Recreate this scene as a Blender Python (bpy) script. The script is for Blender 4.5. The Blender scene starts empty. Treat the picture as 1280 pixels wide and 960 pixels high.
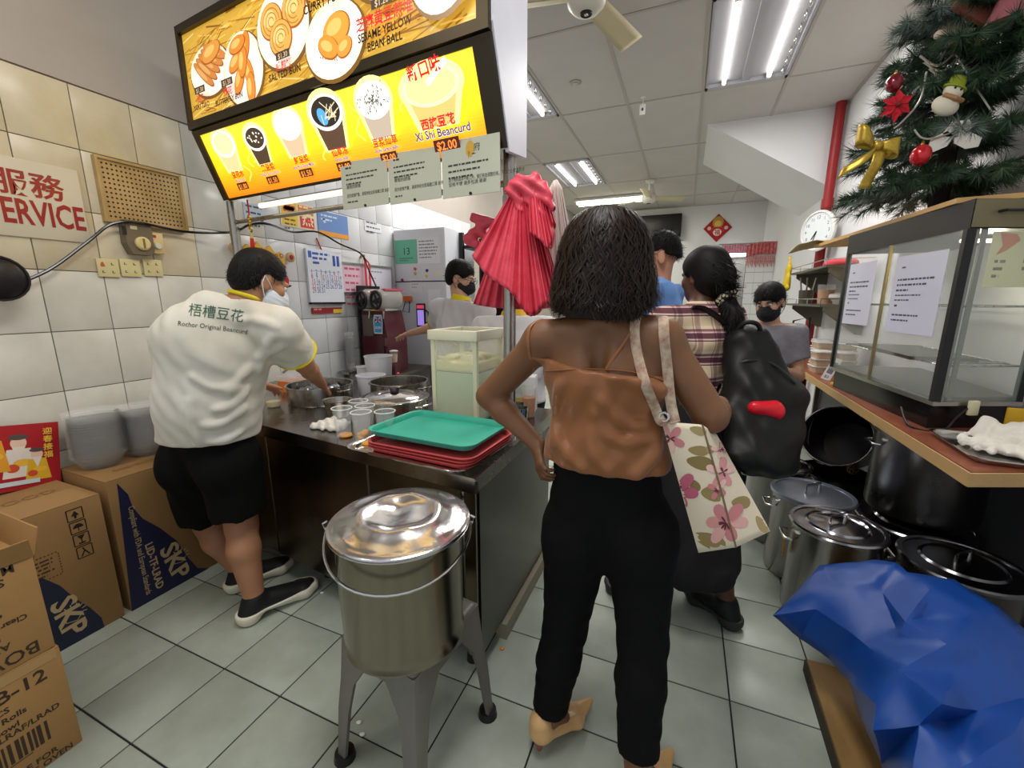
import bpy, bmesh, math, random
import numpy as np
from mathutils import Vector, Matrix, Euler
from mathutils.bvhtree import BVHTree
random.seed(7); np.random.seed(7)
scn = bpy.context.scene
COL = scn.collection
PI = math.pi

# ---------------------------------------------------------------- camera, world, lights, exposure
CAM_H = 1.45; FOC = 519.1; YAW = .3903; PIT = .2008
cam_d = bpy.data.cameras.new('camera'); cam = bpy.data.objects.new('camera', cam_d); COL.objects.link(cam)
cam.location = (0, 0, CAM_H); cam.rotation_euler = (PI/2 - PIT, 0, YAW)
cam_d.sensor_width = 36.0; cam_d.lens = FOC/1280*36.0; cam_d.clip_start = .02
scn.camera = cam

wd = bpy.data.worlds.new('world'); scn.world = wd; wd.use_nodes = True
wd.node_tree.nodes['Background'].inputs[0].default_value = (.86, .93, 1.0, 1)
wd.node_tree.nodes['Background'].inputs[1].default_value = .62

scn.view_settings.view_transform = 'Standard'; scn.view_settings.look = 'None'
scn.view_settings.gamma = 1.0; scn.view_settings.use_curve_mapping = False
scn.view_settings.exposure = 0.09

def area_lamp(name, loc, sx, sy, power, col=(1, .97, .93), rot=(0, 0, 0)):
    l = bpy.data.lights.new(name, 'AREA'); l.shape = 'RECTANGLE'; l.size = sx; l.size_y = sy
    l.energy = power; l.color = col
    o = bpy.data.objects.new(name, l); COL.objects.link(o); o.location = loc; o.rotation_euler = rot
    o['kind'] = 'helper'
    return o
WL, WR, CEIL, YB, YF = -2.75, 1.45, 3.52, 10.8, -1.3
LAMP_P = 30
# fluorescent ceiling panels of the shop (tubes modelled below, except for the unseen entrance lamp)
area_lamp('lamp_aisle', (.37, 4.36, CEIL-.035), .55, 1.3, LAMP_P*1.5)
area_lamp('lamp_kitchen', (-1.87, 4.36, CEIL-.035), .55, 1.3, LAMP_P*1.6)
area_lamp('lamp_back', (-1.87, 7.4, CEIL-.035), .55, 1.3, LAMP_P*1.2)
area_lamp('lamp_rear_batten', (-1.5, 9.4, CEIL-.14), 1.3, .2, LAMP_P, (1, .98, .85))
area_lamp('lamp_front', (-.37, .9, CEIL-.035), .55, 1.3, LAMP_P*1.3)
area_lamp('lamp_entrance', (-1.9, -.3, CEIL-.035), .55, 1.3, LAMP_P*.6, (1, .93, .8))

# ---------------------------------------------------------------- helpers
_f = np.array([-math.sin(YAW)*math.cos(PIT), math.cos(YAW)*math.cos(PIT), -math.sin(PIT)])
_r = np.array([math.cos(YAW), math.sin(YAW), 0.]); _u = np.cross(_r, _f)
def at(px, py, x=None, y=None, z=None, d=None):
    """the world point seen at a photo pixel on a plane x=, y=, z= or at depth d"""
    v = _f + _r*(px-640)/FOC - _u*(py-480)/FOC
    t = x/v[0] if x is not None else y/v[1] if y is not None else (z-CAM_H)/v[2] if z is not None else d
    return Vector((v[0]*t, v[1]*t, CAM_H + v[2]*t))

def lin(c):
    if isinstance(c, str): c = tuple(int(c[i:i+2], 16) for i in (0, 2, 4))
    return tuple(((v/255)/12.92 if v/255 <= .04045 else ((v/255+.055)/1.055)**2.4) for v in c[:3])

def mat(name, col, rough=.5, metal=0., var=0., vscale=6., bump=0., bscale=40., emit=0., trans=0., ior=1.45, alpha=1.,
        rvar=0., spec=None, sheen=0., stretch=None, col2=None, coat=0., sss=0., objvar=0., aniso=0.):
    m = bpy.data.materials.new(name); m.use_nodes = True; nt = m.node_tree; N = nt.nodes; L = nt.links
    b = N['Principled BSDF']; c = lin(col)
    b.inputs['Base Color'].default_value = (*c, 1); b.inputs['Roughness'].default_value = rough
    b.inputs['Metallic'].default_value = metal; b.inputs['IOR'].default_value = ior
    if trans: b.inputs['Transmission Weight'].default_value = trans
    if alpha < 1: b.inputs['Alpha'].default_value = alpha
    if spec is not None: b.inputs['Specular IOR Level'].default_value = spec
    if sheen: b.inputs['Sheen Weight'].default_value = sheen
    if coat: b.inputs['Coat Weight'].default_value = coat
    if aniso: b.inputs['Anisotropic'].default_value = aniso
    if sss:
        b.inputs['Subsurface Weight'].default_value = sss; b.inputs['Subsurface Radius'].default_value = (.012, .005, .003)
    if emit:
        b.inputs['Emission Color'].default_value = (*c, 1); b.inputs['Emission Strength'].default_value = emit
    if var or bump or rvar or objvar:
        tc = N.new('ShaderNodeTexCoord'); src = tc.outputs['Object']
        if stretch:
            mp = N.new('ShaderNodeMapping'); mp.inputs['Scale'].default_value = stretch
            L.new(src, mp.inputs[0]); src = mp.outputs[0]
        if objvar:
            oi = N.new('ShaderNodeObjectInfo'); vm = N.new('ShaderNodeVectorMath'); vm.operation = 'SCALE'
            cb = N.new('ShaderNodeCombineXYZ'); L.new(oi.outputs['Random'], cb.inputs[0]); L.new(oi.outputs['Random'], cb.inputs[1])
            L.new(cb.outputs[0], vm.inputs[0]); vm.inputs['Scale'].default_value = 37.
            ad = N.new('ShaderNodeVectorMath'); L.new(src, ad.inputs[0]); L.new(vm.outputs[0], ad.inputs[1]); src = ad.outputs[0]
        if var or rvar or objvar:
            n = N.new('ShaderNodeTexNoise'); n.inputs['Scale'].default_value = vscale; n.inputs['Detail'].default_value = 5.
            n.inputs['Roughness'].default_value = .6; L.new(src, n.inputs['Vector'])
            if var:
                rp = N.new('ShaderNodeValToRGB'); rp.color_ramp.elements[0].position = .3; rp.color_ramp.elements[1].position = .7
                c2 = lin(col2) if col2 else tuple(v*(1-var) for v in c)
                rp.color_ramp.elements[0].color = (*c2, 1); rp.color_ramp.elements[1].color = (*c, 1)
                L.new(n.outputs['Fac'], rp.inputs[0]); out = rp.outputs[0]
                if objvar:
                    hs = N.new('ShaderNodeHueSaturation'); ma = N.new('ShaderNodeMapRange')
                    ma.inputs['To Min'].default_value = 1-objvar; ma.inputs['To Max'].default_value = 1+objvar*.5
                    L.new(oi.outputs['Random'], ma.inputs[0]); L.new(ma.outputs[0], hs.inputs['Value']); L.new(out, hs.inputs['Color']); out = hs.outputs[0]
                L.new(out, b.inputs['Base Color'])
                if emit: L.new(out, b.inputs['Emission Color'])
            if rvar:
                mr = N.new('ShaderNodeMapRange'); mr.inputs['To Min'].default_value = max(.02, rough-rvar); mr.inputs['To Max'].default_value = min(1, rough+rvar)
                L.new(n.outputs['Fac'], mr.inputs[0]); L.new(mr.outputs[0], b.inputs['Roughness'])
        if bump:
            n2 = N.new('ShaderNodeTexNoise'); n2.inputs['Scale'].default_value = bscale; n2.inputs['Detail'].default_value = 3.
            L.new(src, n2.inputs['Vector']); bp = N.new('ShaderNodeBump'); bp.inputs['Strength'].default_value = 1.
            bp.inputs['Distance'].default_value = bump; L.new(n2.outputs['Fac'], bp.inputs['Height']); L.new(bp.outputs[0], b.inputs['Normal'])
    return m

def print_mat(name, rough=.45, emit=0., attr='Col'):
    m = bpy.data.materials.new(name); m.use_nodes = True; nt = m.node_tree; b = nt.nodes['Principled BSDF']
    a = nt.nodes.new('ShaderNodeAttribute'); a.attribute_name = attr
    nt.links.new(a.outputs['Color'], b.inputs['Base Color']); b.inputs['Roughness'].default_value = rough
    if emit:
        nt.links.new(a.outputs['Color'], b.inputs['Emission Color']); b.inputs['Emission Strength'].default_value = emit
    return m

def link(name, me, parent=None, loc=None):
    o = bpy.data.objects.new(name, me); COL.objects.link(o)
    if parent is not None: o.parent = parent
    if loc is not None: o.location = loc
    return o
def tag(o, label, cat, group=None):
    o['label'] = label; o['category'] = cat
    if group: o['group'] = group
    return o
def thing(name, label, cat, loc=(0, 0, 0), rz=0., group=None, rot=None):
    o = bpy.data.objects.new(name, None); COL.objects.link(o); o.empty_display_size = .05
    o.location = loc; o.rotation_euler = rot if rot else (0, 0, rz)
    return tag(o, label, cat, group)
def structure(o): o['kind'] = 'structure'; return o
def stuff(o): o['kind'] = 'stuff'; return o
def copy_tree(o, parent=None):
    c = o.copy(); COL.objects.link(c)
    if parent is not None: c.parent = parent
    for ch in list(o.children): copy_tree(ch, c)
    return c

def frame_of(z, x=None):
    z = Vector(z).normalized(); x = Vector(x) if x is not None else (Vector((1, 0, 0)) if abs(z.x) < .9 else Vector((0, 1, 0)))
    x = (x - z*x.dot(z)).normalized(); return x, z.cross(x), z

class MB:
    """collects shapes into one mesh"""
    def __init__(s): s.v = []; s.f = []; s.M = Matrix.Identity(4)
    def add(s, vs, fs):
        b = len(s.v); M = s.M
        s.v.extend([tuple(M @ Vector(p)) for p in vs]); s.f.extend([tuple(i+b for i in f) for f in fs]); return s
    def box(s, lo, hi, bev=0.):
        (x0, y0, z0), (x1, y1, z1) = lo, hi
        if not bev:
            return s.add([(x0, y0, z0), (x1, y0, z0), (x1, y1, z0), (x0, y1, z0), (x0, y0, z1), (x1, y0, z1), (x1, y1, z1), (x0, y1, z1)],
                [(3, 2, 1, 0), (4, 5, 6, 7), (0, 1, 5, 4), (1, 2, 6, 5), (2, 3, 7, 6), (3, 0, 4, 7)])
        bm = bmesh.new(); bmesh.ops.create_cube(bm, size=1)
        for v in bm.verts: v.co = Vector(((x0+x1)/2+v.co.x*(x1-x0), (y0+y1)/2+v.co.y*(y1-y0), (z0+z1)/2+v.co.z*(z1-z0)))
        bmesh.ops.bevel(bm, geom=bm.edges[:], offset=bev, segments=2, profile=.5, affect='EDGES')
        bm.verts.index_update(); s.add([v.co.copy() for v in bm.verts], [[v.index for v in f.verts] for f in bm.faces]); bm.free(); return s
    def cyl(s, a, b, ra, rb=None, n=16, caps=True):
        rb = ra if rb is None else rb; a, b = Vector(a), Vector(b); x, y, z = frame_of(b-a)
        vs = [a+(x*math.cos(t)+y*math.sin(t))*ra for t in [2*PI*i/n for i in range(n)]] + [b+(x*math.cos(t)+y*math.sin(t))*rb for t in [2*PI*i/n for i in range(n)]]
        fs = [(i, (i+1) % n, n+(i+1) % n, n+i) for i in range(n)]
        if caps: fs += [tuple(range(n-1, -1, -1)), tuple(range(n, 2*n))]
        return s.add(vs, fs)
    def lathe(s, prof, c=(0, 0, 0), n=32, axis=(0, 0, 1), sx=1., sy=1.):
        x, y, z = frame_of(axis); c = Vector(c); vs = []; fs = []; rings = []
        for r, h in prof:
            if r < 1e-6: rings.append([len(vs)]); vs.append(c+z*h)
            else:
                rings.append(list(range(len(vs), len(vs)+n)))
                vs += [c+z*h+x*(r*sx*math.cos(2*PI*i/n))+y*(r*sy*math.sin(2*PI*i/n)) for i in range(n)]
        for A, B in zip(rings, rings[1:]):
            for i in range(n):
                j = (i+1) % n
                if len(A) == 1 and len(B) == 1: continue
                if len(A) == 1: fs.append((A[0], B[j], B[i]))
                elif len(B) == 1: fs.append((A[i], A[j], B[0]))
                else: fs.append((A[i], A[j], B[j], B[i]))
        return s.add(vs, fs)
    def tube(s, pts, r, n=8, closed=False, flat=None, caps=True):
        pts = [Vector(p) for p in pts]; m = len(pts); vs = []; fs = []; px = None
        for i, p in enumerate(pts):
            a = pts[(i-1) % m] if (closed or i) else p; b = pts[(i+1) % m] if (closed or i < m-1) else p
            t = (b-a).normalized() if (b-a).length > 1e-9 else Vector((0, 0, 1))
            x, y, z = frame_of(t, px) if px is not None and abs(px.dot(t)) < .999 else frame_of(t, flat)
            px = x; rr = r[i] if isinstance(r, (list, tuple)) else r
            rx, ry = rr if isinstance(rr, (list, tuple)) else (rr, rr)
            vs += [p+x*rx*math.cos(2*PI*k/n)+y*ry*math.sin(2*PI*k/n) for k in range(n)]
        for i in range(m if closed else m-1):
            A = i*n; B = ((i+1) % m)*n
            fs += [(A+k, A+(k+1) % n, B+(k+1) % n, B+k) for k in range(n)]
        if caps and not closed: fs += [tuple(range(n-1, -1, -1)), tuple(range((m-1)*n, m*n))]
        return s.add(vs, fs)
    def prism(s, poly, lo, hi, axis='z'):
        """extrude a 2D polygon; axis z: (x,y), x: (y,z), y: (x,z)"""
        n = len(poly)
        P = lambda a, b, h: (a, b, h) if axis == 'z' else (h, a, b) if axis == 'x' else (a, h, b)
        vs = [P(a, b, lo) for a, b in poly]+[P(a, b, hi) for a, b in poly]
        return s.add(vs, [tuple(range(n-1, -1, -1)), tuple(range(n, 2*n))]+[(i, (i+1) % n, n+(i+1) % n, n+i) for i in range(n)])
    def sphere(s, c, r, nu=16, nv=10):
        rx, ry, rz = r if isinstance(r, (tuple, list)) else (r, r, r); c = Vector(c); vs = [c+Vector((0, 0, -rz))]; fs = []
        for j in range(1, nv):
            th = PI*j/nv-PI/2
            vs += [c+Vector((rx*math.cos(th)*math.cos(2*PI*i/nu), ry*math.cos(th)*math.sin(2*PI*i/nu), rz*math.sin(th))) for i in range(nu)]
        vs.append(c+Vector((0, 0, rz))); T = len(vs)-1
        for i in range(nu): fs.append((0, 1+(i+1) % nu, 1+i)); fs.append((T, T-nu+i, T-nu+(i+1) % nu))
        for j in range(nv-2):
            for i in range(nu):
                a = 1+j*nu; fs.append((a+i, a+(i+1) % nu, a+nu+(i+1) % nu, a+nu+i))
        return s.add(vs, fs)
    def grid(s, fn, nu, nv, closed_u=False):
        vs = [fn(i/(nu if closed_u else nu-1), j/(nv-1)) for j in range(nv) for i in range(nu)]
        return s.add(vs, [(j*nu+i, j*nu+(i+1) % nu, (j+1)*nu+(i+1) % nu, (j+1)*nu+i) for j in range(nv-1) for i in range(nu if closed_u else nu-1)])
    def build(s, name, m, parent=None, smooth=35, loc=None, fix=True):
        me = bpy.data.meshes.new(name); me.from_pydata([tuple(p) for p in s.v], [], s.f)
        if fix:
            bm = bmesh.new(); bm.from_mesh(me); bmesh.ops.recalc_face_normals(bm, faces=bm.faces[:]); bm.to_mesh(me); bm.free()
        if smooth:
            me.shade_smooth(); me.set_sharp_from_angle(angle=math.radians(smooth))
        me.materials.append(m); me.update()
        return link(name, me, parent, loc)
def bx(name, lo, hi, m, parent=None, bev=0.): return MB().box(lo, hi, bev).build(name, m, parent)
def sheet(fn, nu, nv, th, name, m, parent=None, smooth=60, closed_u=False, sub=0):
    """a bent sheet of real thickness"""
    o = MB().grid(fn, nu, nv, closed_u).build(name, m, parent, smooth)
    md = o.modifiers.new('thick', 'SOLIDIFY'); md.thickness = th; md.offset = 0
    if sub: sb = o.modifiers.new('sub', 'SUBSURF'); sb.levels = sb.render_levels = sub
    return o

# flat print: coloured shapes and lettering on one plane, layered by fractions of a millimetre
_txt = {}
def text_mesh(s, res=2, off=0.):
    k = (s, res, round(off, 3))
    if k not in _txt:
        cu = bpy.data.curves.new('t', 'FONT'); cu.body = s; cu.resolution_u = res; cu.offset = off
        o = bpy.data.objects.new('t', cu); COL.objects.link(o)
        dg = bpy.context.evaluated_depsgraph_get(); dg.update(); e = o.evaluated_get(dg); me = e.to_mesh()
        _txt[k] = ([v.co.copy() for v in me.vertices], [tuple(p.vertices) for p in me.polygons])
        e.to_mesh_clear(); bpy.data.objects.remove(o); bpy.data.curves.remove(cu)
    return _txt[k]
class Print:
    def __init__(s, o, u, v, layer=.0003):
        s.o = Vector(o); s.u = Vector(u).normalized(); s.v = Vector(v).normalized(); s.n = s.u.cross(s.v).normalized()
        s.vs = []; s.fs = []; s.cs = []; s.k = 0; s.layer = layer
    def pt(s, x, y, k=0): return s.o+s.u*x+s.v*y+s.n*(s.layer*(1+k))
    def _put(s, pts, faces, col):
        b = len(s.vs); s.vs += [s.pt(x, y, s.k) for x, y in pts]; s.fs += [tuple(i+b for i in f) for f in faces]; s.cs += [(*lin(col), 1)]*len(faces)
    def up(s): s.k += 1; return s
    def poly(s, pts, col): s._put(pts, [tuple(range(len(pts)))], col); return s
    def rect(s, x0, y0, x1, y1, col): return s.poly([(x0, y0), (x1, y0), (x1, y1), (x0, y1)], col)
    def ell(s, cx, cy, rx, ry, col, n=20, rot=0., a0=0, a1=2*PI):
        c, q = math.cos(rot), math.sin(rot)
        P = [(rx*math.cos(a0+(a1-a0)*i/n), ry*math.sin(a0+(a1-a0)*i/n)) for i in range(n+(0 if a1-a0 > 6.28 else 1))]
        return s.poly([(cx+c*x-q*y, cy+q*x+c*y) for x, y in P], col)
    def line(s, pts, w, col):
        for (x0, y0), (x1, y1) in zip(pts, pts[1:]):
            d = math.hypot(x1-x0, y1-y0)
            if d < 1e-9: continue
            nx, ny = -(y1-y0)/d*w/2, (x1-x0)/d*w/2
            s.poly([(x0-nx, y0-ny), (x1-nx, y1-ny), (x1+nx, y1+ny), (x0+nx, y0+ny)], col)
        return s
    def text(s, t, x, y, size, col, align='l', rot=0., sx=1., bold=0., shear=0., res=2):
        V, F = text_mesh(t, res, min(.03, bold/size*.55))
        if not V: return s
        w = max(p.x for p in V)*size*sx; dx = {'l': 0, 'c': -w/2, 'r': -w}[align]; c, q = math.cos(rot), math.sin(rot); s.k += 1
        P = [(p.x*size*sx+dx+p.y*size*shear, p.y*size) for p in V]
        s._put([(x+c*a-q*b, y+q*a+c*b) for a, b in P], F, col); s.k -= 1
        return s
    def fit(s, t, x0, x1, y, size, col, **k):
        V, F = text_mesh(t, k.get('res', 2)); w = max(p.x for p in V)*size
        return s.text(t, x0, y, size, col, sx=(x1-x0)/w, **k)
    def lines(s, x0, x1, y, dy, n, h, col, rnd=None):
        rnd = rnd or random
        for i in range(n):
            xe = x0+(x1-x0)*(rnd.uniform(.72, 1) if i < n-1 else rnd.uniform(.3, .7)); x = x0
            while x < xe:
                w = h*rnd.uniform(1.2, 4); s.rect(x, y-i*dy, min(x+w, xe), y-i*dy+h, col); x += w+h*.7
        return s
    def build(s, name, m, parent=None, warp=None):
        me = bpy.data.meshes.new(name); vs = [warp(p) for p in s.vs] if warp else s.vs
        me.from_pydata([tuple(p) for p in vs], [], s.fs); me.update()
        ca = me.attributes.new('Col', 'FLOAT_COLOR', 'FACE'); ca.data.foreach_set('color', np.array(s.cs, np.float32).ravel())
        me.materials.append(m); return link(name, me, parent)

# signed-distance bodies: one continuous surface out of smoothly joined tapered volumes
class SDF:
    def __init__(s, lo, hi, h):
        s.lo = np.array(lo, float); s.h = h; s.n = (np.ceil((np.array(hi)-s.lo)/h)+1).astype(int)
        s.ax = [(s.lo[i]+h*np.arange(s.n[i])).astype(np.float32) for i in range(3)]
        s.D = np.full(s.n, 1., np.float32)
    def _sl(s, lo, hi):
        a = np.clip(np.floor((np.array(lo)-s.lo)/s.h).astype(int), 0, s.n-1); b = np.clip(np.ceil((np.array(hi)-s.lo)/s.h).astype(int)+1, 1, s.n)
        return tuple(slice(int(x), int(max(y, x+1))) for x, y in zip(a, b))
    def put(s, fn, lo, hi, k=.02, op='u'):
        p = k+3*s.h; sl = s._sl(np.array(lo)-p, np.array(hi)+p)
        X, Y, Z = s.ax[0][sl[0]][:, None, None], s.ax[1][sl[1]][None, :, None], s.ax[2][sl[2]][None, None, :]
        d = fn(X, Y, Z); a = s.D[sl]
        if op == 's': d = -d; t = np.clip(.5+.5*(d-a)/k, 0, 1); s.D[sl] = a*(1-t)+d*t+k*t*(1-t)
        else: t = np.clip(.5+.5*(a-d)/k, 0, 1); s.D[sl] = a*(1-t)+d*t-k*t*(1-t)
        return s
    def cap(s, a, b, ra, rb=None, k=.02, op='u', e=0.):
        rb = ra if rb is None else rb; ra += e; rb += e; a = np.array(a, float); b = np.array(b, float); ab = b-a; L2 = max(ab@ab, 1e-9); R = max(ra, rb)
        def fn(X, Y, Z):
            t = np.clip(((X-a[0])*ab[0]+(Y-a[1])*ab[1]+(Z-a[2])*ab[2])/L2, 0, 1)
            return np.sqrt((X-a[0]-t*ab[0])**2+(Y-a[1]-t*ab[1])**2+(Z-a[2]-t*ab[2])**2)-(ra+(rb-ra)*t)
        return s.put(fn, np.minimum(a, b)-R, np.maximum(a, b)+R, k, op)
    def ecap(s, a, b, L, ra, rb, k=.03, op='u', e=0.):
        """tapered capsule of elliptic section: radii (along L, across L)"""
        a = np.array(a, float); b = np.array(b, float); ab = b-a; ln = np.linalg.norm(ab); w = ab/ln
        L = np.array(L, float); L = L-w*(L@w); L /= np.linalg.norm(L); M = np.cross(w, L)
        ra = (ra[0]+e, ra[1]+e); rb = (rb[0]+e, rb[1]+e); R = max(*ra, *rb)
        def fn(X, Y, Z):
            x, y, z = X-a[0], Y-a[1], Z-a[2]; h = x*w[0]+y*w[1]+z*w[2]; t = np.clip(h/ln, 0, 1)
            rx = ra[0]+(rb[0]-ra[0])*t; ry = ra[1]+(rb[1]-ra[1])*t; mn = np.minimum(rx, ry); ov = h-t*ln
            q = np.sqrt(((x*L[0]+y*L[1]+z*L[2])/rx)**2+((x*M[0]+y*M[1]+z*M[2])/ry)**2+(ov/mn)**2)
            return (q-1)*mn
        return s.put(fn, np.minimum(a, b)-R, np.maximum(a, b)+R, k, op)
    def ell(s, c, r, R=None, k=.02, op='u', e=0.):
        c = np.array(c, float); r = np.array(r, float)+e; R = np.eye(3) if R is None else np.array(R, float); mn = r.min()
        def fn(X, Y, Z):
            x, y, z = X-c[0], Y-c[1], Z-c[2]
            return (np.sqrt(sum(((x*R[i][0]+y*R[i][1]+z*R[i][2])/r[i])**2 for i in range(3)))-1)*mn
        return s.put(fn, c-r.max(), c+r.max(), k, op)
    def half(s, p, n, k=.004):
        """keep the side the normal points away from"""
        n = np.array(n, float); n /= np.linalg.norm(n); p = np.array(p, float)
        d = (s.ax[0]-p[0])[:, None, None]*n[0]+(s.ax[1]-p[1])[None, :, None]*n[1]+(s.ax[2]-p[2])[None, None, :]*n[2]
        s.D = np.maximum(s.D, d.astype(np.float32)); return s
    def warp(s, fn):
        X, Y, Z = s.ax[0][:, None, None], s.ax[1][None, :, None], s.ax[2][None, None, :]
        m = np.abs(s.D) < .05; F = np.broadcast_to(fn(X, Y, Z), s.D.shape); s.D = np.where(m, s.D+F, s.D).astype(np.float32); return s
    def mesh(s, smooth=1):
        D = s.D; n = D.shape; ins = D < 0
        c = np.zeros((n[0]-1, n[1]-1, n[2]-1), np.int8)
        for i in (0, 1):
            for j in (0, 1):
                for k in (0, 1): c += ins[i:n[0]-1+i, j:n[1]-1+j, k:n[2]-1+k]
        act = (c > 0) & (c < 8); idx = np.full(c.shape, -1, np.int64); cells = np.argwhere(act); idx[act] = np.arange(len(cells))
        acc = np.zeros((len(cells), 3)); cnt = np.zeros(len(cells)); ci, cj, ck = cells.T
        off = [(i, j, k) for i in (0, 1) for j in (0, 1) for k in (0, 1)]
        for a in off:
            for ax in range(3):
                if a[ax]: continue
                b = list(a); b[ax] = 1
                da = D[ci+a[0], cj+a[1], ck+a[2]]; db = D[ci+b[0], cj+b[1], ck+b[2]]; m = (da < 0) != (db < 0)
                t = np.where(m, da/np.where(m, da-db, 1), 0)
                for q in range(3): acc[:, q] += np.where(m, a[q]+(t if q == ax else 0), 0)
                cnt += m
        V = s.lo+(cells+acc/np.maximum(cnt, 1)[:, None])*s.h
        F = []
        for ax in range(3):
            o1, o2 = [(1, 2), (2, 0), (0, 1)][ax]
            A = np.take(ins, range(n[ax]-1), ax); B = np.take(ins, range(1, n[ax]), ax); E = np.argwhere(A != B)
            E = E[(E[:, o1] > 0) & (E[:, o1] < n[o1]-1) & (E[:, o2] > 0) & (E[:, o2] < n[o2]-1)]
            if not len(E): continue
            q = []
            for d1, d2 in ((0, 0), (-1, 0), (-1, -1), (0, -1)):
                P = E.copy(); P[:, o1] += d1; P[:, o2] += d2; q.append(idx[P[:, 0], P[:, 1], P[:, 2]])
            q = np.stack(q, 1); fl = ins[E[:, 0], E[:, 1], E[:, 2]]; q[~fl] = q[~fl][:, ::-1]; F.append(q)
        F = np.concatenate(F); F = F[(F >= 0).all(1)]
        for _ in range(smooth):
            S = np.zeros_like(V); w = np.zeros(len(V))
            for i in range(4):
                for j in ((i+1) % 4, (i-1) % 4): np.add.at(S, F[:, i], V[F[:, j]]); np.add.at(w, F[:, i], 1)
            V = np.where(w[:, None] > 0, V*.5+.5*S/np.maximum(w, 1)[:, None], V)
        return V, F
    def build(s, name, m, parent=None, smooth=1, org=None):
        V, F = s.mesh(smooth); me = bpy.data.meshes.new(name)
        if org is not None: V = V-np.array(org)
        me.vertices.add(len(V)); me.vertices.foreach_set('co', V.astype(np.float32).ravel())
        me.loops.add(F.size); me.loops.foreach_set('vertex_index', F.astype(np.int32).ravel())
        me.polygons.add(len(F)); me.polygons.foreach_set('loop_start', np.arange(0, F.size, 4, dtype=np.int32))
        me.update(calc_edges=True); me.validate(); me.shade_smooth(); me.materials.append(m)
        return link(name, me, parent)
# ---------------------------------------------------------------- materials
M = {}
M['floor'] = mat('floor_tile', (176, 184, 172), .38, var=.14, vscale=5, rvar=.12, bump=.0006, bscale=60, objvar=.06, col2=(156, 163, 150))
M['grout'] = mat('grout', (40, 39, 36), .9)
M['wgrout'] = mat('wall_grout', (120, 112, 98), .9)
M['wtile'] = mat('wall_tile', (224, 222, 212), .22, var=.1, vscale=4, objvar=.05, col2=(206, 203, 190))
M['stile'] = mat('stain_and_light_tile', (220, 210, 184), .28, var=.14, vscale=3.5, objvar=.06, col2=(198, 185, 152))  # beige puts warm light cast into the colour, along with stains near the vent
M['ktile'] = mat('kitchen_tile', (222, 224, 226), .22, var=.06, vscale=4, objvar=.03)  # cooler white carries the bluish light cast in its colour
M['plaster'] = mat('plaster', (182, 173, 163), .85, var=.12, vscale=1.6, bump=.0008, bscale=30)
M['white'] = mat('white_paint', (228, 229, 232), .7, var=.04, vscale=2)
M['ceil'] = mat('ceiling_board', (198, 194, 191), .9, var=.07, vscale=2.2, bump=.0018, bscale=130, objvar=.03)
M['bar'] = mat('ceiling_bar', (176, 170, 164), .6)
M['steel'] = mat('brushed_steel', (176, 172, 164), .28, 1., var=.1, vscale=30, rvar=.08, stretch=(1, 1, .08))
M['steel_d'] = mat('dull_steel', (128, 122, 110), .36, 1., var=.25, vscale=3.5, rvar=.1)
M['chrome'] = mat('polished_steel', (205, 203, 200), .14, 1., rvar=.06, vscale=9)
M['alu'] = mat('aluminium', (188, 186, 182), .3, 1., rvar=.1, vscale=14)
M['black'] = mat('black_plastic', (22, 22, 24), .4)
M['blackgloss'] = mat('black_gloss', (16, 16, 18), .18)
M['dark'] = mat('dark_metal', (48, 46, 46), .42, .6)
M['wplastic'] = mat('white_plastic', (232, 232, 228), .4)
M['cream'] = mat('cream_plastic', (214, 200, 158), .45)
M['red'] = mat('red_paint', (150, 28, 30), .45)
M['print'] = print_mat('print', .5)
M['printgloss'] = print_mat('print_gloss', .2)
M['tube'] = mat('lit_tube', (255, 252, 244), .5, emit=6.)
M['tube_w'] = mat('lit_tube_warm', (255, 250, 214), .5, emit=8.)
M['paper'] = mat('paper', (222, 222, 222), .7)
M['clear'] = mat('clear_plastic', (246, 247, 248), .12, trans=1., ior=1.2)
M['glass'] = mat('thin_glass', (244, 250, 248), .03, trans=1., ior=1.08)
M['card'] = mat('cardboard', (150, 115, 70), .85, var=.1, vscale=7, bump=.0004, bscale=90)
M['cloth_w'] = mat('white_cloth', (228, 222, 212), .9, var=.06, vscale=12, bump=.0006, bscale=240)
M['wood'] = mat('light_wood', (206, 164, 104), .55, var=.2, vscale=5, stretch=(1, .12, 1))

# ---------------------------------------------------------------- floor
FS = .31; FX0, FY0 = -1.91-3*FS, .55-3*FS
fl = structure(MB().box((WL-.1, YF, -.08), (WR+.1, YB+.1, -.004)).build('floor', M['grout'], smooth=0))
g = .003
tile_me = None
def tilebox(sx, sy, sz, bev, m, name):
    o = MB().box((-sx/2, -sy/2, -sz/2), (sx/2, sy/2, sz/2), bev).build(name, m); me = o.data; bpy.data.objects.remove(o); return me
tile_me = tilebox(FS-2*g, FS-2*g, .012, .0012, M['floor'], 'tile')
far = MB()
for i in range(0, 15):
    for j in range(0, 40):
        x = FX0+(i+.5)*FS; y = FY0+(j+.5)*FS
        if x < WL-.2 or x > WR+.2 or y > YB+.2 or y < YF: continue
        if y < 3.9 and y > .1: o = link('tile', tile_me, fl, (x, y, -.006+random.uniform(-.0004, 0)))
        else: far.box((x-FS/2+g, y-FS/2+g, -.012), (x+FS/2-g, y+FS/2-g, 0))
stuff(far.build('far_tiles', M['floor'], fl, smooth=0))

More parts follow.
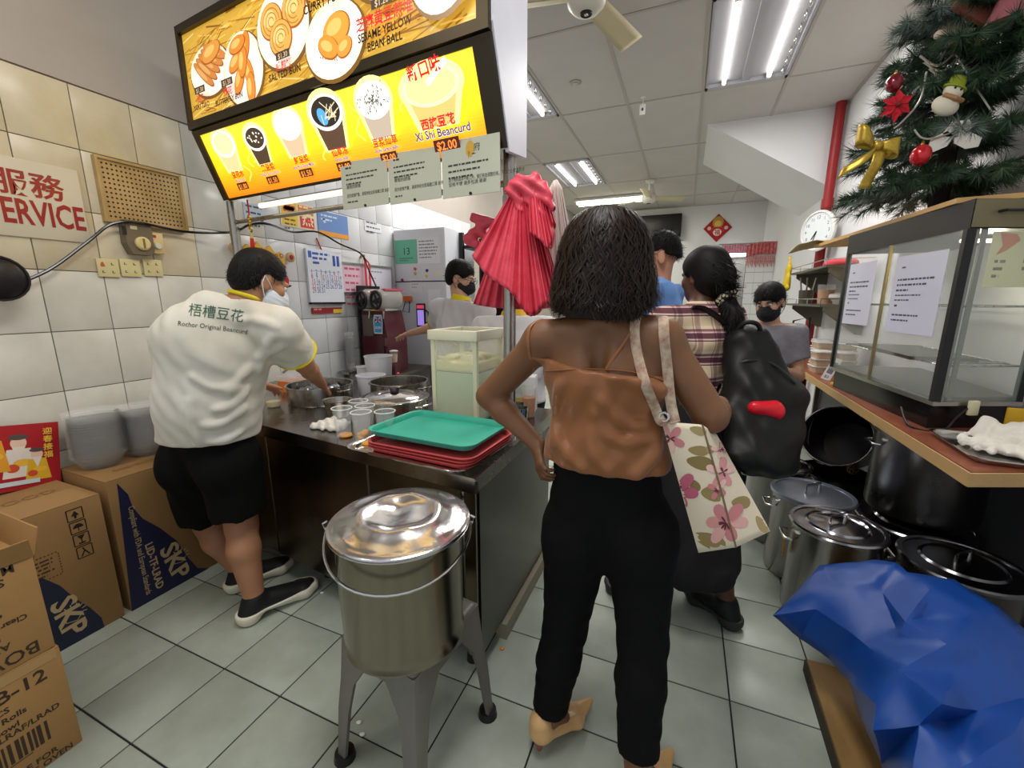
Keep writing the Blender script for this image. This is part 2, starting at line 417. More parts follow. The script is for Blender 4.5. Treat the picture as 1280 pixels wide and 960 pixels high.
# ---------------------------------------------------------------- left wall: plaster above, tiles below
wl = structure(MB().box((WL-.12, YF, 0), (WL-.008, YB, CEIL+.1)).build('wall_left', M['plaster'], smooth=0))
structure(MB().box((WL-.012, YF, 2.445), (WL+.004, 3.6, CEIL)).build('trim_1', M['plaster'], smooth=0))
TW, TH, TZ = .2345, .285, 2.44
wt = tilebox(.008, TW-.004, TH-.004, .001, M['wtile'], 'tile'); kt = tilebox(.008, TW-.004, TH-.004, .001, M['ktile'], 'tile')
MB().box((WL-.010, YF, 0), (WL-.006, 5.2, TZ+.002)).build('grout', M['wgrout'], wl, smooth=0)
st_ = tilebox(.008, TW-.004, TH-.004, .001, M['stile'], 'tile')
farw = MB()
for i in range(-9, 24):
    for k in range(9):
        y = 1.225+(i+.5)*TW; z = TZ-(k+.5)*TH
        if y < YF or y > 5.1: continue
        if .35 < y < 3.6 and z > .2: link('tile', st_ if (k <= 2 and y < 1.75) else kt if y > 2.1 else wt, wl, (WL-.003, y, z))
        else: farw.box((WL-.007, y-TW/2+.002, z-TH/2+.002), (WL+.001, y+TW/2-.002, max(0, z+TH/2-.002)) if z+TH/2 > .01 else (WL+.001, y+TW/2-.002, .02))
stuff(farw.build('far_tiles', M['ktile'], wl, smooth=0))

# ---------------------------------------------------------------- other walls, stair soffit
structure(MB().box((WR, YF, 0), (WR+.12, YB, CEIL+.1)).build('wall_right', M['white'], smooth=0))
wb = structure(MB().box((WL-.1, YB, 0), (WR+.1, YB+.1, CEIL+.1)).build('wall_back', M['white'], smooth=0))
# dark opening of the back kitchen
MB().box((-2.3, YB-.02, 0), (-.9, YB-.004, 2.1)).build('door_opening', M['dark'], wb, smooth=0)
st = MB(); p1, p2, p3 = (.05, CEIL), (WR, CEIL), (WR, 2.63)
st.prism([(.05, CEIL+.02), (WR, CEIL+.02), (WR, 2.66)], 6.02, 7.65, axis='y')
structure(st.build('trim_2', M['white'], smooth=0)); 
# ---------------------------------------------------------------- ceiling
ce = structure(MB().box((WL-.1, YF, CEIL+.03), (WR+.1, YB+.1, CEIL+.1)).build('ceiling', M['bar'], smooth=0))
CX = [-2.98, -2.237, -1.492, -.747, -.003, .738, WR]; CY = [-.85, .64, 2.13, 3.62, 5.11, 6.65, 8.19, 9.7, YB]
holes = {(4, 3), (1, 3), (1, 5), (4, 0), (1, 1)}   # cells that carry lamps; (col,row)
lampcells = {(4, 3): 'lamp', (1, 3): 'lamp', (1, 5): 'lamp'}
skip = {(3, 1): 'lamp', (1, 0): 'lamp'}
for i in range(6):
    for j in range(8):
        if (i, j) in lampcells or (i, j) in skip: continue
        x0, x1 = max(CX[i], WL), CX[i+1]; y0, y1 = CY[j], CY[j+1]
        MB().box((x0+.010, y0+.010, CEIL), (x1-.010, y1-.010, CEIL+.02)).build('panel', M['ceil'], ce, smooth=0)
gb = MB()
for x in CX[1:-1]: gb.box((x-.014, YF, CEIL-.006), (x+.014, YB, CEIL+.01))
for y in CY[:-1]: gb.box((WL, y-.012, CEIL-.005), (WR, y+.012, CEIL+.009))
gb.box((WR-.03, YF, CEIL-.008), (WR, YB, CEIL+.01)); gb.box((WL, YB-.03, CEIL-.008), (WR, YB, CEIL+.01))
gb.build('ceiling_bars', M['bar'], ce, smooth=0)

def panel_light(cell, label):
    i, j = cell; x0, x1, y0, y1 = CX[i]+.02, CX[i+1]-.02, CY[j]+.02, CY[j+1]-.02; cx, cy = (x0+x1)/2, (y0+y1)/2
    t = thing('ceiling_light', label, 'light', (cx, cy, CEIL), group='recessed fluorescent panels')
    hx, hy = (x1-x0)/2, (y1-y0)/2; b = MB()
    b.box((-hx, -hy, .02), (hx, hy, .028)); b.box((-hx, -hy, -.012), (-hx+.02, hy, .02)); b.box((hx-.02, -hy, -.012), (hx, hy, .02))
    b.box((-hx, -hy, -.012), (hx, -hy+.06, .02)); b.box((-hx, hy-.06, -.012), (hx, hy, .02)); b.box((-.035, -hy, .0), (.035, hy, .021))
    b.build('reflector_tray', mat('tray_grey', (176, 176, 184), .5) if 'tray_grey' not in bpy.data.materials else bpy.data.materials['tray_grey'], t, smooth=0)
    for s in (-1, 1):
        MB().cyl((s*.19, -hy+.1, -.006), (s*.19, hy-.1, -.006), .017, n=12).build('fluorescent_tube', M['tube'], t)
        h = MB()
        for e in (-1, 1): h.box((s*.19-.02, e*(hy-.085)-.022, -.02), (s*.19+.02, e*(hy-.085)+.022, .02))
        h.build('tube_holder', M['wplastic'], t, smooth=0)
    k = MB()
    for q in range(8): k.add(*_torus((hx-.06, -hy+.15+q*(2*hy-.3)/7, -.004), .03, .006))
    k.build('reflector_clip', M['chrome'], t)
def _torus(c, R, r, n=12, m=6, axis=(1, 0, 0), sx=1.6):
    x, y, z = frame_of(axis); c = Vector(c); vs = []; fs = []
    for i in range(n):
        a = 2*PI*i/n; d = x*math.cos(a)*1.+y*math.sin(a)
        for j in range(m):
            b = 2*PI*j/m; vs.append(c+d*(R+r*math.cos(b))+z*r*math.sin(b))
    for i in range(n):
        for j in range(m): fs.append((i*m+j, ((i+1) % n)*m+j, ((i+1) % n)*m+(j+1) % m, i*m+(j+1) % m))
    return vs, fs
panel_light((4, 3), 'twin tube recessed ceiling light over the aisle, nearest the stair soffit')
panel_light((1, 3), 'recessed twin tube ceiling light half hidden by the right edge of the menu board')
panel_light((1, 5), 'recessed ceiling light with clips above the pink bags, between the other lights')
panel_light((3, 1), 'recessed twin tube ceiling light over the front of the shop')
t = thing('batten_light', 'surface mounted fluorescent batten lying crosswise at the rear of the ceiling', 'light', (-1.56, 9.3, CEIL))
MB().box((-.78, -.17, -.05), (.78, .17, -.006), .006).build('housing', M['white'], t)
for yy in (-.09, .09): MB().cyl((-.74, yy, -.075), (.74, yy, -.075), .03, n=12).build('fluorescent_tube', M['tube_w'], t)

# ceiling fans
def fan(name, loc, label, ang, scale=1., rod=.2):
    t = thing(name, label, 'fan', loc)
    b = MB(); z0 = -.02
    b.lathe([(.0, .0), (.06, .0), (.07, .03), (.03, .05), (.015, .06), (.015, rod), (.07, rod+.005), (.075, rod+.04), (0, rod+.045)], n=20)
    b.build('rod_and_canopy', M['wplastic'], t)
    MB().lathe([(0, -.16), (.05, -.158), (.085, -.145), (.118, -.11), (.128, -.07), (.12, -.03), (.09, 0), (0, .002)], n=28).build('motor_housing', mat('fan_housing', (222, 218, 204), .35), t)
    MB().lathe([(0, -.166), (.02, -.166), (.03, -.162), (.036, -.166), (.04, -.158), (.034, -.150)], n=20).build('hub_cap', M['dark'], t)
    MB().lathe([(0, -.172), (.012, -.17), (.016, -.162), (0, -.16)], n=14).build('hub_badge', M['chrome'], t)
    bm_ = mat('fan_blade', (206, 194, 158), .5)
    for k in range(3):
        a = ang+k*2*PI/3; c, q = math.cos(a), math.sin(a)
        def fn(u, v, c=c, q=q):
            r = .11+.54*u; w = (.062+.02*u)*(1 if u < .97 else .97); x = r; y = (v-.5)*2*w; zz = -.07+(.5-v)*.05
            return (x*c-y*q, x*q+y*c, zz)
        sheet(fn, 14, 5, .006, 'blade', bm_, t)
    if scale != 1: t.scale = (scale,)*3
    return t
pf = at(733, 8, d=2.62)
fan('ceiling_fan', (pf.x, pf.y, pf.z+.12), 'cream ceiling fan with a dark hub cap beside the menu board', math.radians(-48), rod=max(.1, CEIL-pf.z-.17))
pf = at(811, 250, d=7.4)
fan('ceiling_fan', (pf.x, pf.y, pf.z+.1), 'small white ceiling fan at the rear under the batten light', .5, 1.0, rod=max(.1, CEIL-pf.z-.15))

# red pipe and clock on the stair side
t = thing('red_pipe', 'red painted vertical pipe in the corner beside the stair soffit', 'pipe', (1.375, 5.92, 0))
MB().cyl((0, 0, 0), (0, 0, CEIL-.002), .048, n=16).build('pipe', M['red'], t)
for z in (2.5, 1.4): MB().cyl((0, 0, z-.05), (0, 0, z+.05), .058, n=16).build('coupling', M['red'], t)
pc = at(1022, 289, y=5.68)
t = thing('wall_clock', 'round white wall clock in front of the red pipe', 'clock', pc, rot=(PI/2, 0, math.radians(-58)))
MB().lathe([(0, -.03), (.2, -.03), (.215, -.01), (.215, .012), (.195, .02), (.188, .008), (0, .008)], n=40).build('case', M['wplastic'], t)
P = Print((0, 0, .009), (1, 0, 0), (0, 1, 0)); P.ell(0, 0, .186, .186, (232, 238, 242), 40).up()
for h in range(12):
    a = PI/2-h*PI/6; P.text(str(h or 12), .145*math.cos(a), .145*math.sin(a)-.018, .05, (60, 66, 74), 'c')
for q in range(60):
    a = q*PI/30; P.line([(.172*math.cos(a), .172*math.sin(a)), (.182*math.cos(a), .182*math.sin(a))], .003, (60, 60, 60))
P.build('dial', M['print'], t)
hb = MB()
for a, L, w in ((-2.2, .10, .012), (-1.9, .14, .008)):
    c, q = math.cos(a), math.sin(a); hb.prism([(-q*w/2, c*w/2), (q*w/2, -c*w/2), (c*L+q*w/3, q*L-c*w/3), (c*L-q*w/3, q*L+c*w/3)], .012, .015)
hb.build('clock_hands', M['black'], t)
# small ceiling things
ps = at(719, 103, z=CEIL)
t = thing('smoke_detector', 'small round metal sprinkler rosette on the ceiling board', 'detector', ps)
MB().lathe([(0, 0), (.05, -.002), (.06, -.008), (.045, -.014), (.02, -.012), (.014, -.03), (0, -.034)], n=20).build('rosette', M['alu'], t)
ps = at(804, 121, z=CEIL)
t = thing('hanging_tag', 'small white tag hanging from a ceiling hook', 'tag', ps)
MB().lathe([(0, 0), (.03, -.002), (.026, -.008), (0, -.01)], n=12).tube([(0, 0, -.008), (.004, 0, -.04), (0, 0, -.07)], .004, 6).build('hook', M['wplastic'], t)
MB().box((-.028, -.008, -.17), (.028, .008, -.07), .004).build('tag_body', M['wplastic'], t)
Print((0, -.008, -.12), (1, 0, 0), (0, 0, 1)).ell(0, 0, .012, .016, (70, 90, 130)).build('tag_mark', M['print'], t)
# ---------------------------------------------------------------- stainless serving counter
CZ = .87
A_, B_ = Vector((-.60, 1.135)), Vector((-2.72, 1.405))
t = thing('serving_counter', 'long stainless steel serving counter with dark front panels and a lipped top', 'counter', (0, 0, 0))
top = [(-.60, 1.135), (-.60, 2.09), (-1.66, 2.09), (-1.66, 2.33), (-2.72, 2.33), (-2.72, 1.405)]
MB().prism(top, CZ-.012, CZ).prism([(-.60, 1.135), (-.595, 1.15), (-2.72, 1.42), (-2.72, 1.405)], CZ-.055, CZ-.0125).prism([(-.60, 1.15), (-.60, 2.09), (-.615, 2.09), (-.615, 1.15)], CZ-.055, CZ-.0125).build('worktop', mat('counter_top', (150, 146, 138), .25, 1., var=.3, vscale=5, rvar=.12), t, smooth=0)
fr = lambda s, o=0: (A_.x+(B_.x-A_.x)*s-o*.12, A_.y+(B_.y-A_.y)*s+o*.99)      # along the front edge, o = set back
mfront = mat('panel_steel', (112, 102, 84), .3, 1., var=.35, vscale=2.2, rvar=.12)
for a, b in ((.012, .035), (.042, .262), (.268, .60), (.606, .99)):
    p, q, q2, p2 = fr(a, .06), fr(b, .06), fr(b, .075), fr(a, .075)
    MB().prism([p, q, q2, p2], .14, CZ-.056).build('front_panel', mfront, t, smooth=0)
MB().prism([(-.632, 1.23), (-.632, 2.07), (-.65, 2.07), (-.65, 1.23)], .09, CZ-.056).build('side_panel', mat('side_steel', (112, 112, 108), .34, 1., var=.25, vscale=3, rvar=.1), t, smooth=0)
MB().prism([(-.66, 1.3), (-.66, 2.06), (-2.70, 2.06), (-2.70, 1.55)], .16, .185).build('bottom_shelf', M['steel_d'], t, smooth=0)
MB().prism([(-.61, 1.42), (-.61, 2.07), (-.66, 2.07), (-.66, 1.42)], .0, .075).build('plinth', mat('plinth_tan', (150, 142, 122), .6, var=.2, vscale=6), t, smooth=0)
for x, y in ((-.70, 1.28), (-1.66, 1.46), (-2.62, 1.55), (-.72, 2.02), (-1.66, 2.02), (-2.62, 2.27)):
    l = MB().cyl((x, y, .03), (x, y, .165), .02, n=12).build('leg', M['steel'], t)
    MB().cyl((x, y, 0), (x, y, .035), .026, .022, 12).build('leg_foot', M['black'], l)
# sticker on the side
P = Print((-.6315, 1.905, .74), (0, 1, 0), (0, 0, 1)); P.rect(-.035, -.09, .035, .09, (196, 186, 140)).up()
for k in range(7): P.rect(-.025, -.075+k*.022, .02, -.068+k*.022, (110, 100, 70))
P.build('side_sticker', M['print'], t)

# poles that carry the menu board
for x, y, lab in ((-.678, 1.622, 'stainless post beside the soy milk tank, hung with pink bags'), (-2.53, 1.789, 'stainless post behind the bending man at the left end of the menu board')):
    p = thing('steel_post', lab, 'post', (x, y, CZ), group='posts under the menu board')
    MB().cyl((0, 0, .004), (0, 0, 1.145), .026, n=20).build('post_tube', M['steel'], p)
    MB().lathe([(.026, 0), (.045, .0), (.045, .008), (.03, .02), (.0265, .04)], n=20).build('post_base', M['chrome'], p)

# ---------------------------------------------------------------- lit menu board
UV = Vector((.996, -.09, 0)); NV = Vector((-.09, -.996, 0))
BO = Vector((-2.47, 1.578, 0)); BL = 1.817
t = thing('menu_board', 'big illuminated menu board with pastry and drink pictures above the counter', 'sign', (0, 0, 0))
bp_ = lambda s, off, z: tuple(BO+UV*s-NV*off+Vector((0, 0, z)))          # s along, off behind the front plane
prof = [(0.01, 2.325), (0.01, 2.775), (.25, 2.775), (.22, 2.035), (.13, 2.012), (.015, 2.315)]
mb = MB(); n_ = len(prof)
mb.add([bp_(.006, o, z) for o, z in prof]+[bp_(BL-.012, o, z) for o, z in prof], [tuple(range(n_)), tuple(range(2*n_-1, n_-1, -1))]+[(i, (i+1) % n_, n_+(i+1) % n_, n_+i) for i in range(n_)])
mb.build('cabinet', M['dark'], t, smooth=0)
mfr = mat('bronze_frame', (74, 66, 52), .38, .8, var=.15, vscale=8)
def bar(name, pts, m): MB().add([bp_(*p) for p in pts], [(3, 2, 1, 0), (4, 5, 6, 7), (0, 1, 5, 4), (1, 2, 6, 5), (2, 3, 7, 6), (3, 0, 4, 7)]).build(name, m, t, smooth=0)
def bbox(name, s0, s1, o0, o1, z0, z1, m): bar(name, [(s0, o0, z0), (s1, o0, z0), (s1, o1, z0), (s0, o1, z0), (s0, o0, z1), (s1, o0, z1), (s1, o1, z1), (s0, o1, z1)], m)
bbox('upper_frame', 0, BL, -.012, .012, 2.315, 2.352, mfr)
bbox('upper_frame', 0, BL, -.012, .012, 2.75, 2.785, mfr)
bbox('upper_frame', 0, .022, -.012, .012, 2.352, 2.75, mfr)
bbox('upper_frame', BL-.045, BL, -.012, .012, 2.352, 2.75, mfr)
TL = lambda s, q, o=0.: tuple(Vector(bp_(s, .012+.118*(1-q), 2.0+.315*q))+(NV*.936+Vector((0, 0, -.351)))*o)     # on the tilted lower face, q 0..1 upward
def tbar(name, s0, s1, q0, q1, m, e=.012):
    MB().add([TL(s0, q0, -.004), TL(s1, q0, -.004), TL(s1, q0, e), TL(s0, q0, e), TL(s0, q1, -.004), TL(s1, q1, -.004), TL(s1, q1, e), TL(s0, q1, e)],
        [(3, 2, 1, 0), (4, 5, 6, 7), (0, 1, 5, 4), (1, 2, 6, 5), (2, 3, 7, 6), (3, 0, 4, 7)]).build(name, m, t, smooth=0)
tbar('lower_frame', 0, BL-.0, .93, 1., mfr); tbar('lower_frame', 0, .045, 0, .93, mfr); tbar('lower_frame', BL-.075, BL, 0, .93, mfr)
tbar('lower_frame', .045, BL-.075, -.02, .02, mfr, .01)
ec = [(BL-.012, -.008+.018, 2.345), (BL-.012, .01, 2.79), (BL-.012, .27, 2.79), (BL-.012, .27, 2.0), (BL-.012, .128, 1.985)]
MB().add([bp_(*p) for p in ec]+[bp_(BL+.006, o, z) for s, o, z in ec], [tuple(range(5)), tuple(range(9, 4, -1))]+[(i, (i+1) % 5, 5+(i+1) % 5, 5+i) for i in range(5)]).build('end_panel', mat('white_metal', (226, 226, 236), .35, var=.08, vscale=6), t, smooth=0)

M['litU'] = print_mat('lit_print_upper', .25, .62); M['litL'] = print_mat('lit_print_lower', .25, .9)
rnd = random.Random(5)
# upper picture: pastries on plates over wheat ears. x 0..1.75, y 0..0.40
P = Print(bp_(.022, .008, 2.352), UV, (0, 0, 1)); W_, H_ = BL-.067, .398
P.rect(0, 0, W_, H_, (214, 168, 62)).up()
for i in range(520):      # wheat stalks
    x = rnd.uniform(0, W_); y = rnd.uniform(0, H_); a = rnd.gauss(.16, .22); L = rnd.uniform(.05, .2)
    c = rnd.choice([(236, 202, 98), (196, 140, 40), (160, 112, 34), (244, 220, 136), (140, 96, 30), (222, 178, 70)])
    x0, y0, x1, y1 = x, y, x+L*math.cos(a), y+L*math.sin(a)
    if x1 > W_ or not 0 < y1 < H_: continue
    P.line([(x0, y0), (x1, y1)], rnd.uniform(.003, .008), c)
P.up()
def plate(cx, cy, rx, ry):
    P.up(); P.ell(cx+.006, cy-.008, rx*1.06, ry*1.06, (120, 84, 36), 30); P.up(); P.ell(cx, cy, rx, ry, (246, 238, 214), 30); P.up(); P.ell(cx, cy-.01, rx*.86, ry*.84, (252, 248, 236), 30); P.up()
def bun(cx, cy, rx, ry, rot=0., col=(222, 150, 62), hi=(240, 188, 104)):
    P.ell(cx, cy, rx, ry, (164, 92, 30), 24, rot); P.up(); P.ell(cx-.002, cy+.003, rx*.92, ry*.92, col, 24, rot); P.up(); P.ell(cx-rx*.15, cy+ry*.2, rx*.55, ry*.45, hi, 20, rot); P.up()
plate(.20, .20, .165, .11)
for a in range(5): bun(.15+.03*a, .19+.018*a, .10, .024, -.7+.06*a, (206, 132, 60), (226, 168, 100))
bun(.24, .265, .085, .04, .25)
plate(.475, .14, .15, .15)
for cx, cy, r in ((.43, .18, .5), (.51, .22, 1.2), (.445, .10, 1.0), (.52, .12, 1.9), (.485, .165, 1.3), (.46, .24, .2), (.53, .05, 1.5)): bun(cx, cy, .066, .034, r, (226, 138, 50), (246, 190, 104))
plate(.785, .225, .17, .15)
for cx, cy in ((.72, .26), (.87, .27), (.775, .185)):
    bun(cx, cy, .076, .07, 0, (226, 172, 84), (240, 204, 128))
    for k in (1, 2, 3): P.line([(cx+.018*k*math.cos(q*.4), cy+.017*k*math.sin(q*.4)) for q in range(14)], .004, (180, 116, 44))
    P.up()
plate(1.09, .10, .165, .135)
bun(1.11, .13, .078, .06, .2, (230, 156, 60)); bun(1.06, .08, .064, .04, -.5, (226, 148, 54)); bun(1.15, .06, .045, .035, .4)
for q in range(8): P.line([(1.01+.013*q, .06-.004*q), (1.016+.013*q, .05-.004*q)], .004, (164, 96, 30))
P.up(); plate(1.355, .29, .15, .125)
bun(1.32, .27, .06, .05, 0, (214, 128, 44)); bun(1.40, .275, .05, .045, 0, (206, 120, 40))
plate(1.615, .205, .135, .16)
for cx, cy in ((1.58, .21), (1.66, .22), (1.62, .14)):
    bun(cx, cy, .05, .056, 0, (168, 100, 40), (192, 126, 60))
    for q in range(26): P.ell(cx+rnd.gauss(0, .02), cy+rnd.gauss(0, .02), .003, .002, (226, 190, 130), 6)
P.up(); P.up()
def cap3(cx, cy, price, zh, en, sz=.034, w=.0):
    P.rect(cx-.045, cy+.068, cx+.045, cy+.098, (74, 58, 46)); P.up(); P.text(price, cx, cy+.072, .028, (226, 200, 150), 'c'); P.text(zh, cx, cy+.032, .036, (214, 40, 40), 'c', bold=.0012); P.text(en, cx, cy, sz, (24, 18, 14), 'c', bold=.0012, sx=.92); P.up()
cap3(.15, .03, '$1.30', '油条', 'YOU TIAO', .032); cap3(.38, .015, '$1.30', '麻花', 'BUTTERFLY BUN', .032)
cap3(.795, .03, '$1.30', '咸煎饼', 'SALTED BUN', .04)
P.text('CURRY PUFF', 1.06, .215, .044, (24, 18, 14), 'c', bold=.0014, sx=.92); P.text('咖喱角', 1.06, .255, .04, (214, 40, 40), 'c', bold=.001)
P.rect(1.31, .135, 1.41, .165, (74, 58, 46)); P.up(); P.text('$1.20', 1.36, .139, .03, (226, 200, 150), 'c')
P.text('芝麻黄豆煎堆', 1.365, .085, .05, (220, 40, 40), 'c', bold=.0014, sx=.92); P.text('SESAME YELLOW', 1.365, .046, .04, (20, 16, 14), 'c', bold=.0014, sx=.86); P.text('BEAN BALL', 1.365, .008, .04, (20, 16, 14), 'c', bold=.0014, sx=.86)
P.build('upper_picture', M['litU'], t)

# lower picture: drinks on yellow to orange. s .045..BL-.075
o0 = Vector(TL(.045, .02, .002)); vdir = Vector(TL(.045, .93))-Vector(TL(.045, .02)); LH = vdir.length; LW = BL-.12
P = Print(o0, UV, vdir, .0004)
NB = 26
for k in range(NB):       # printed yellow to orange blend
    q = (k+.5)/NB; mix = lambda a, b, t: tuple(a[i]+(b[i]-a[i])*t for i in range(3))
    c = mix((248, 132, 22), (255, 214, 30), min(1, q*2.1)) if q < .5 else mix((255, 214, 30), (250, 226, 60), (q-.5)*2)
    P.rect(0, LH*k/NB, LW, LH*(k+1)/NB, c)
P.up()
for k in range(16):
    x = rnd.uniform(.1, LW-.1); y = rnd.uniform(.05, LH*.6); P.line([(x+.02*math.sin(q*.9+k), y+q*.012) for q in range(7)], .006, (255, 236, 110))
P.up()
def cup(cx, cy, w, h, top, body, ring=(255, 255, 250), tilt=.0, glow=True):
    if glow:
        P.poly([(cx-w*.58, cy+h*.66), (cx-w*.38, cy-.006), (cx+w*.38, cy-.006), (cx+w*.58, cy+h*.66)], (255, 246, 160)); P.ell(cx, cy+h*.69, w*.6, h*.42, (255, 246, 160), 26); P.up()
    P.poly([(cx-w*.46, cy+h*.62), (cx-w*.3, cy), (cx+w*.3, cy), (cx+w*.46, cy+h*.62)], body); P.up()
    P.ell(cx, cy+h*.68, w*.52, h*.33, ring, 28); P.up(); P.ell(cx, cy+h*.69, w*.45, h*.27, top, 28); P.up()
def cname(cx, y, zh, en, pr, w=.13):
    P.text(zh, cx, y, .034, (206, 30, 34), 'c', bold=.0014); P.text(en, cx, y-.022, .02, (250, 250, 250), 'c', bold=.003); P.up(); P.text(en, cx, y-.022, .02, (40, 60, 150), 'c', bold=.0006)
    P.rect(cx-.045, y-.062, cx+.045, y-.028, (70, 30, 16)); P.up(); P.text(pr, cx, y-.058, .032, (250, 150, 60), 'c', bold=.001); P.up()
cup(.16, .12, .17, .18, (238, 224, 170), (226, 208, 150)); cname(.17, .09, '豆花水', 'Beancurd', '$1.80')
cup(.42, .12, .15, .16, (62, 48, 36), (74, 56, 42)); 
for q in range(16): P.ell(.42+rnd.gauss(0, .026), .232+rnd.gauss(0, .012), .006, .004, (236, 230, 214), 6)
P.up(); cname(.43, .09, '黑豆浆', 'Cham Soya Drink', '$1.50')
cup(.68, .12, .17, .18, (255, 255, 252), (214, 184, 150)); cname(.69, .09, '鲜豆浆', 'Ice/Hot Soya Milk', '$1.50')
cup(.94, .11, .19, .20, (40, 32, 26), (86, 62, 46))
P.ell(.915, .235, .026, .034, (84, 164, 232), 16, .5); P.up()
for q in range(14): P.line([(.965+rnd.gauss(0, .03), .245+rnd.gauss(0, .02)), (.98+rnd.gauss(0, .03), .23+rnd.gauss(0, .02))], .004, (220, 206, 170))
P.up(); cname(.95, .085, '仙草冻', 'Grass Jelly', '$1.00')
cup(1.215, .11, .17, .19, (228, 226, 216), (186, 168, 150))
for q in range(60): P.ell(1.215+rnd.gauss(0, .032), .24+rnd.gauss(0, .018), .006, .002, (70, 66, 60), 6, rnd.uniform(0, 3))
P.up(); cname(1.22, .085, '豆浆仙草', 'Soya Grass Jelly', '$2.00')
cup(1.50, .105, .25, .185, (246, 226, 150), (232, 190, 110), (238, 222, 180)); P.line([(1.49, .24), (1.59, .295)], .02, (250, 242, 214)); P.up()
P.text('新口味', 1.49, .268, .052, (206, 24, 30), 'c', bold=.002, rot=.08); P.text('西施豆花', 1.50, .105, .04, (206, 24, 30), 'c', bold=.002)
P.text('Xi Shi Beancurd', 1.51, .07, .04, (252, 252, 252), 'c', bold=.004); P.up(); P.text('Xi Shi Beancurd', 1.51, .071, .04, (24, 44, 120), 'c', bold=.0012)
P.rect(1.46, .02, 1.58, .062, (70, 26, 14)); P.up(); P.text('$2.00', 1.52, .025, .042, (250, 140, 60), 'c', bold=.0014)
P.build('lower_picture', M['litL'], t)

# three acrylic notices under the board
def notice(name, s0, s1, zt0, zt1, zb, label, logo=False, seed=1):
    P0 = Vector(bp_(0, .104, 0)); o = P0+UV*s0; w = s1-s0
    t = thing(name, label, 'notice', (o.x, o.y, zb), rz=math.atan2(UV.y, UV.x), group='acrylic notices under the menu board')
    MB().prism([(0, 0), (w-.004, 0), (w-.004, zt1-zb), (0, zt0-zb)], -.004, 0, axis='y').build('acrylic_sheet', mat('notice_sheet', (194, 198, 180), .3), t, smooth=0)
    h = zt0-zb; P = Print((0, -.0042, 0), (1, 0, 0), (0, 0, 1)); rr = random.Random(seed)
    if logo:
        P.ell(w*.5, h*.80, .02, .028, (206, 164, 60)); P.poly([(w*.47, h*.78), (w*.47, h*.62), (w*.5, h*.74)], (190, 140, 50)); P.up(); P.text('府', w*.56, h*.76, .03, (60, 50, 40)); P.lines(w*.53, w*.65, h*.70, .012, 1, .004, (60, 50, 40), rr)
        P.lines(.03, w-.05, h*.55, .022, 3, .006, (50, 50, 46), rr); P.text('由于原料成本不断上升，我们将会调整价格，不便之处敬请原谅', .03, h*.28, .0165, (30, 30, 28), sx=.72); P.text('如有不便 请多包涵 谢谢', .03, h*.2, .0165, (30, 30, 28))
    else:
        P.lines(.03, .12, h*.84, .02, 1, .007, (50, 52, 48), rr); P.lines(.03, w-.03, h*.70, .019, 3, .006, (54, 56, 52), rr); P.text('尊敬的顾客', .03, h*.43, .018, (40, 42, 40)); P.text('因为疫情严重，请保持安全距离戴口罩 谢谢', .03, h*.25, .0165, (40, 42, 40), sx=.8); P.lines(.03, w*.5, h*.13, .02, 1, .006, (54, 56, 52), rr)
    P.build('notice_text', M['print'], t)
    MB().cyl((w*.5, -.008, .006), (w*.5, .004, .006), .006, n=8).build('clip_screw', M['dark'], t)
notice('notice_sheet', .97, 1.25, 2.055, 2.045, 1.855, 'left acrylic notice under the menu board, with small print and a cut corner', seed=3)
notice('notice_sheet', 1.255, 1.53, 2.05, 2.04, 1.85, 'middle acrylic notice under the menu board, lines of bold print and Chinese text', seed=4)
notice('notice_sheet', 1.535, 1.80, 2.05, 2.045, 1.845, 'acrylic notice with a golden emblem hanging beside the steel post', True, seed=5)

# things under the board
t = thing('rail', 'thin steel rail between the posts below the menu board', 'rail', (0, 0, 0))
MB().tube([(-2.505, 1.787, 1.90), (-.702, 1.625, 1.90)], .012, 10).build('rail_tube', M['steel'], t)
t = thing('strip_light', 'slim lit fluorescent strip fixed below the left half of the menu board', 'light', (0, 0, 0))
a, b = Vector(bp_(.25, .17, 1.955)), Vector(bp_(1.05, .17, 1.955))
MB().tube([a, b], (.014), 8).build('fluorescent_tube', mat('tube_dim', (255, 244, 214), .5, emit=1.1), t)
MB().tube([a+Vector((0, .03, .012)), b+Vector((0, .03, .012))], (.018), 4).build('fitting', M['wplastic'], t)
# hanging charm
pc = at(313, 283, y=1.72)
t = thing('hanging_charm', 'red tassel charm with gold knots hanging from the rail above the bending man', 'charm', pc)
MB().tube([(0, 0, .14), (.002, 0, .05)], .004, 6).build('cord', mat('charm_red', (196, 20, 30), .6), t)
for z in (.045, .02, -.015): MB().add(*_torus((0, 0, z), .014, .005, axis=(.4, 1, .2))).build('gold_knot', mat('charm_gold', (186, 142, 50), .3, .8), t)
tm = MB().cyl((0, 0, -.04), (0, 0, -.065), .009, n=10)
tm.build('tassel_cap', mat('charm_gold2', (214, 190, 120), .4, .5), t)
tm = MB()
for k in range(14):
    a = 2*PI*k/14; tm.cyl((.005*math.cos(a), .005*math.sin(a), -.064), (.016*math.cos(a), .016*math.sin(a), -.22), .0042, .0036, 5)
stuff(tm.build('tassel', mat('tassel_red', (204, 24, 30), .7), t))
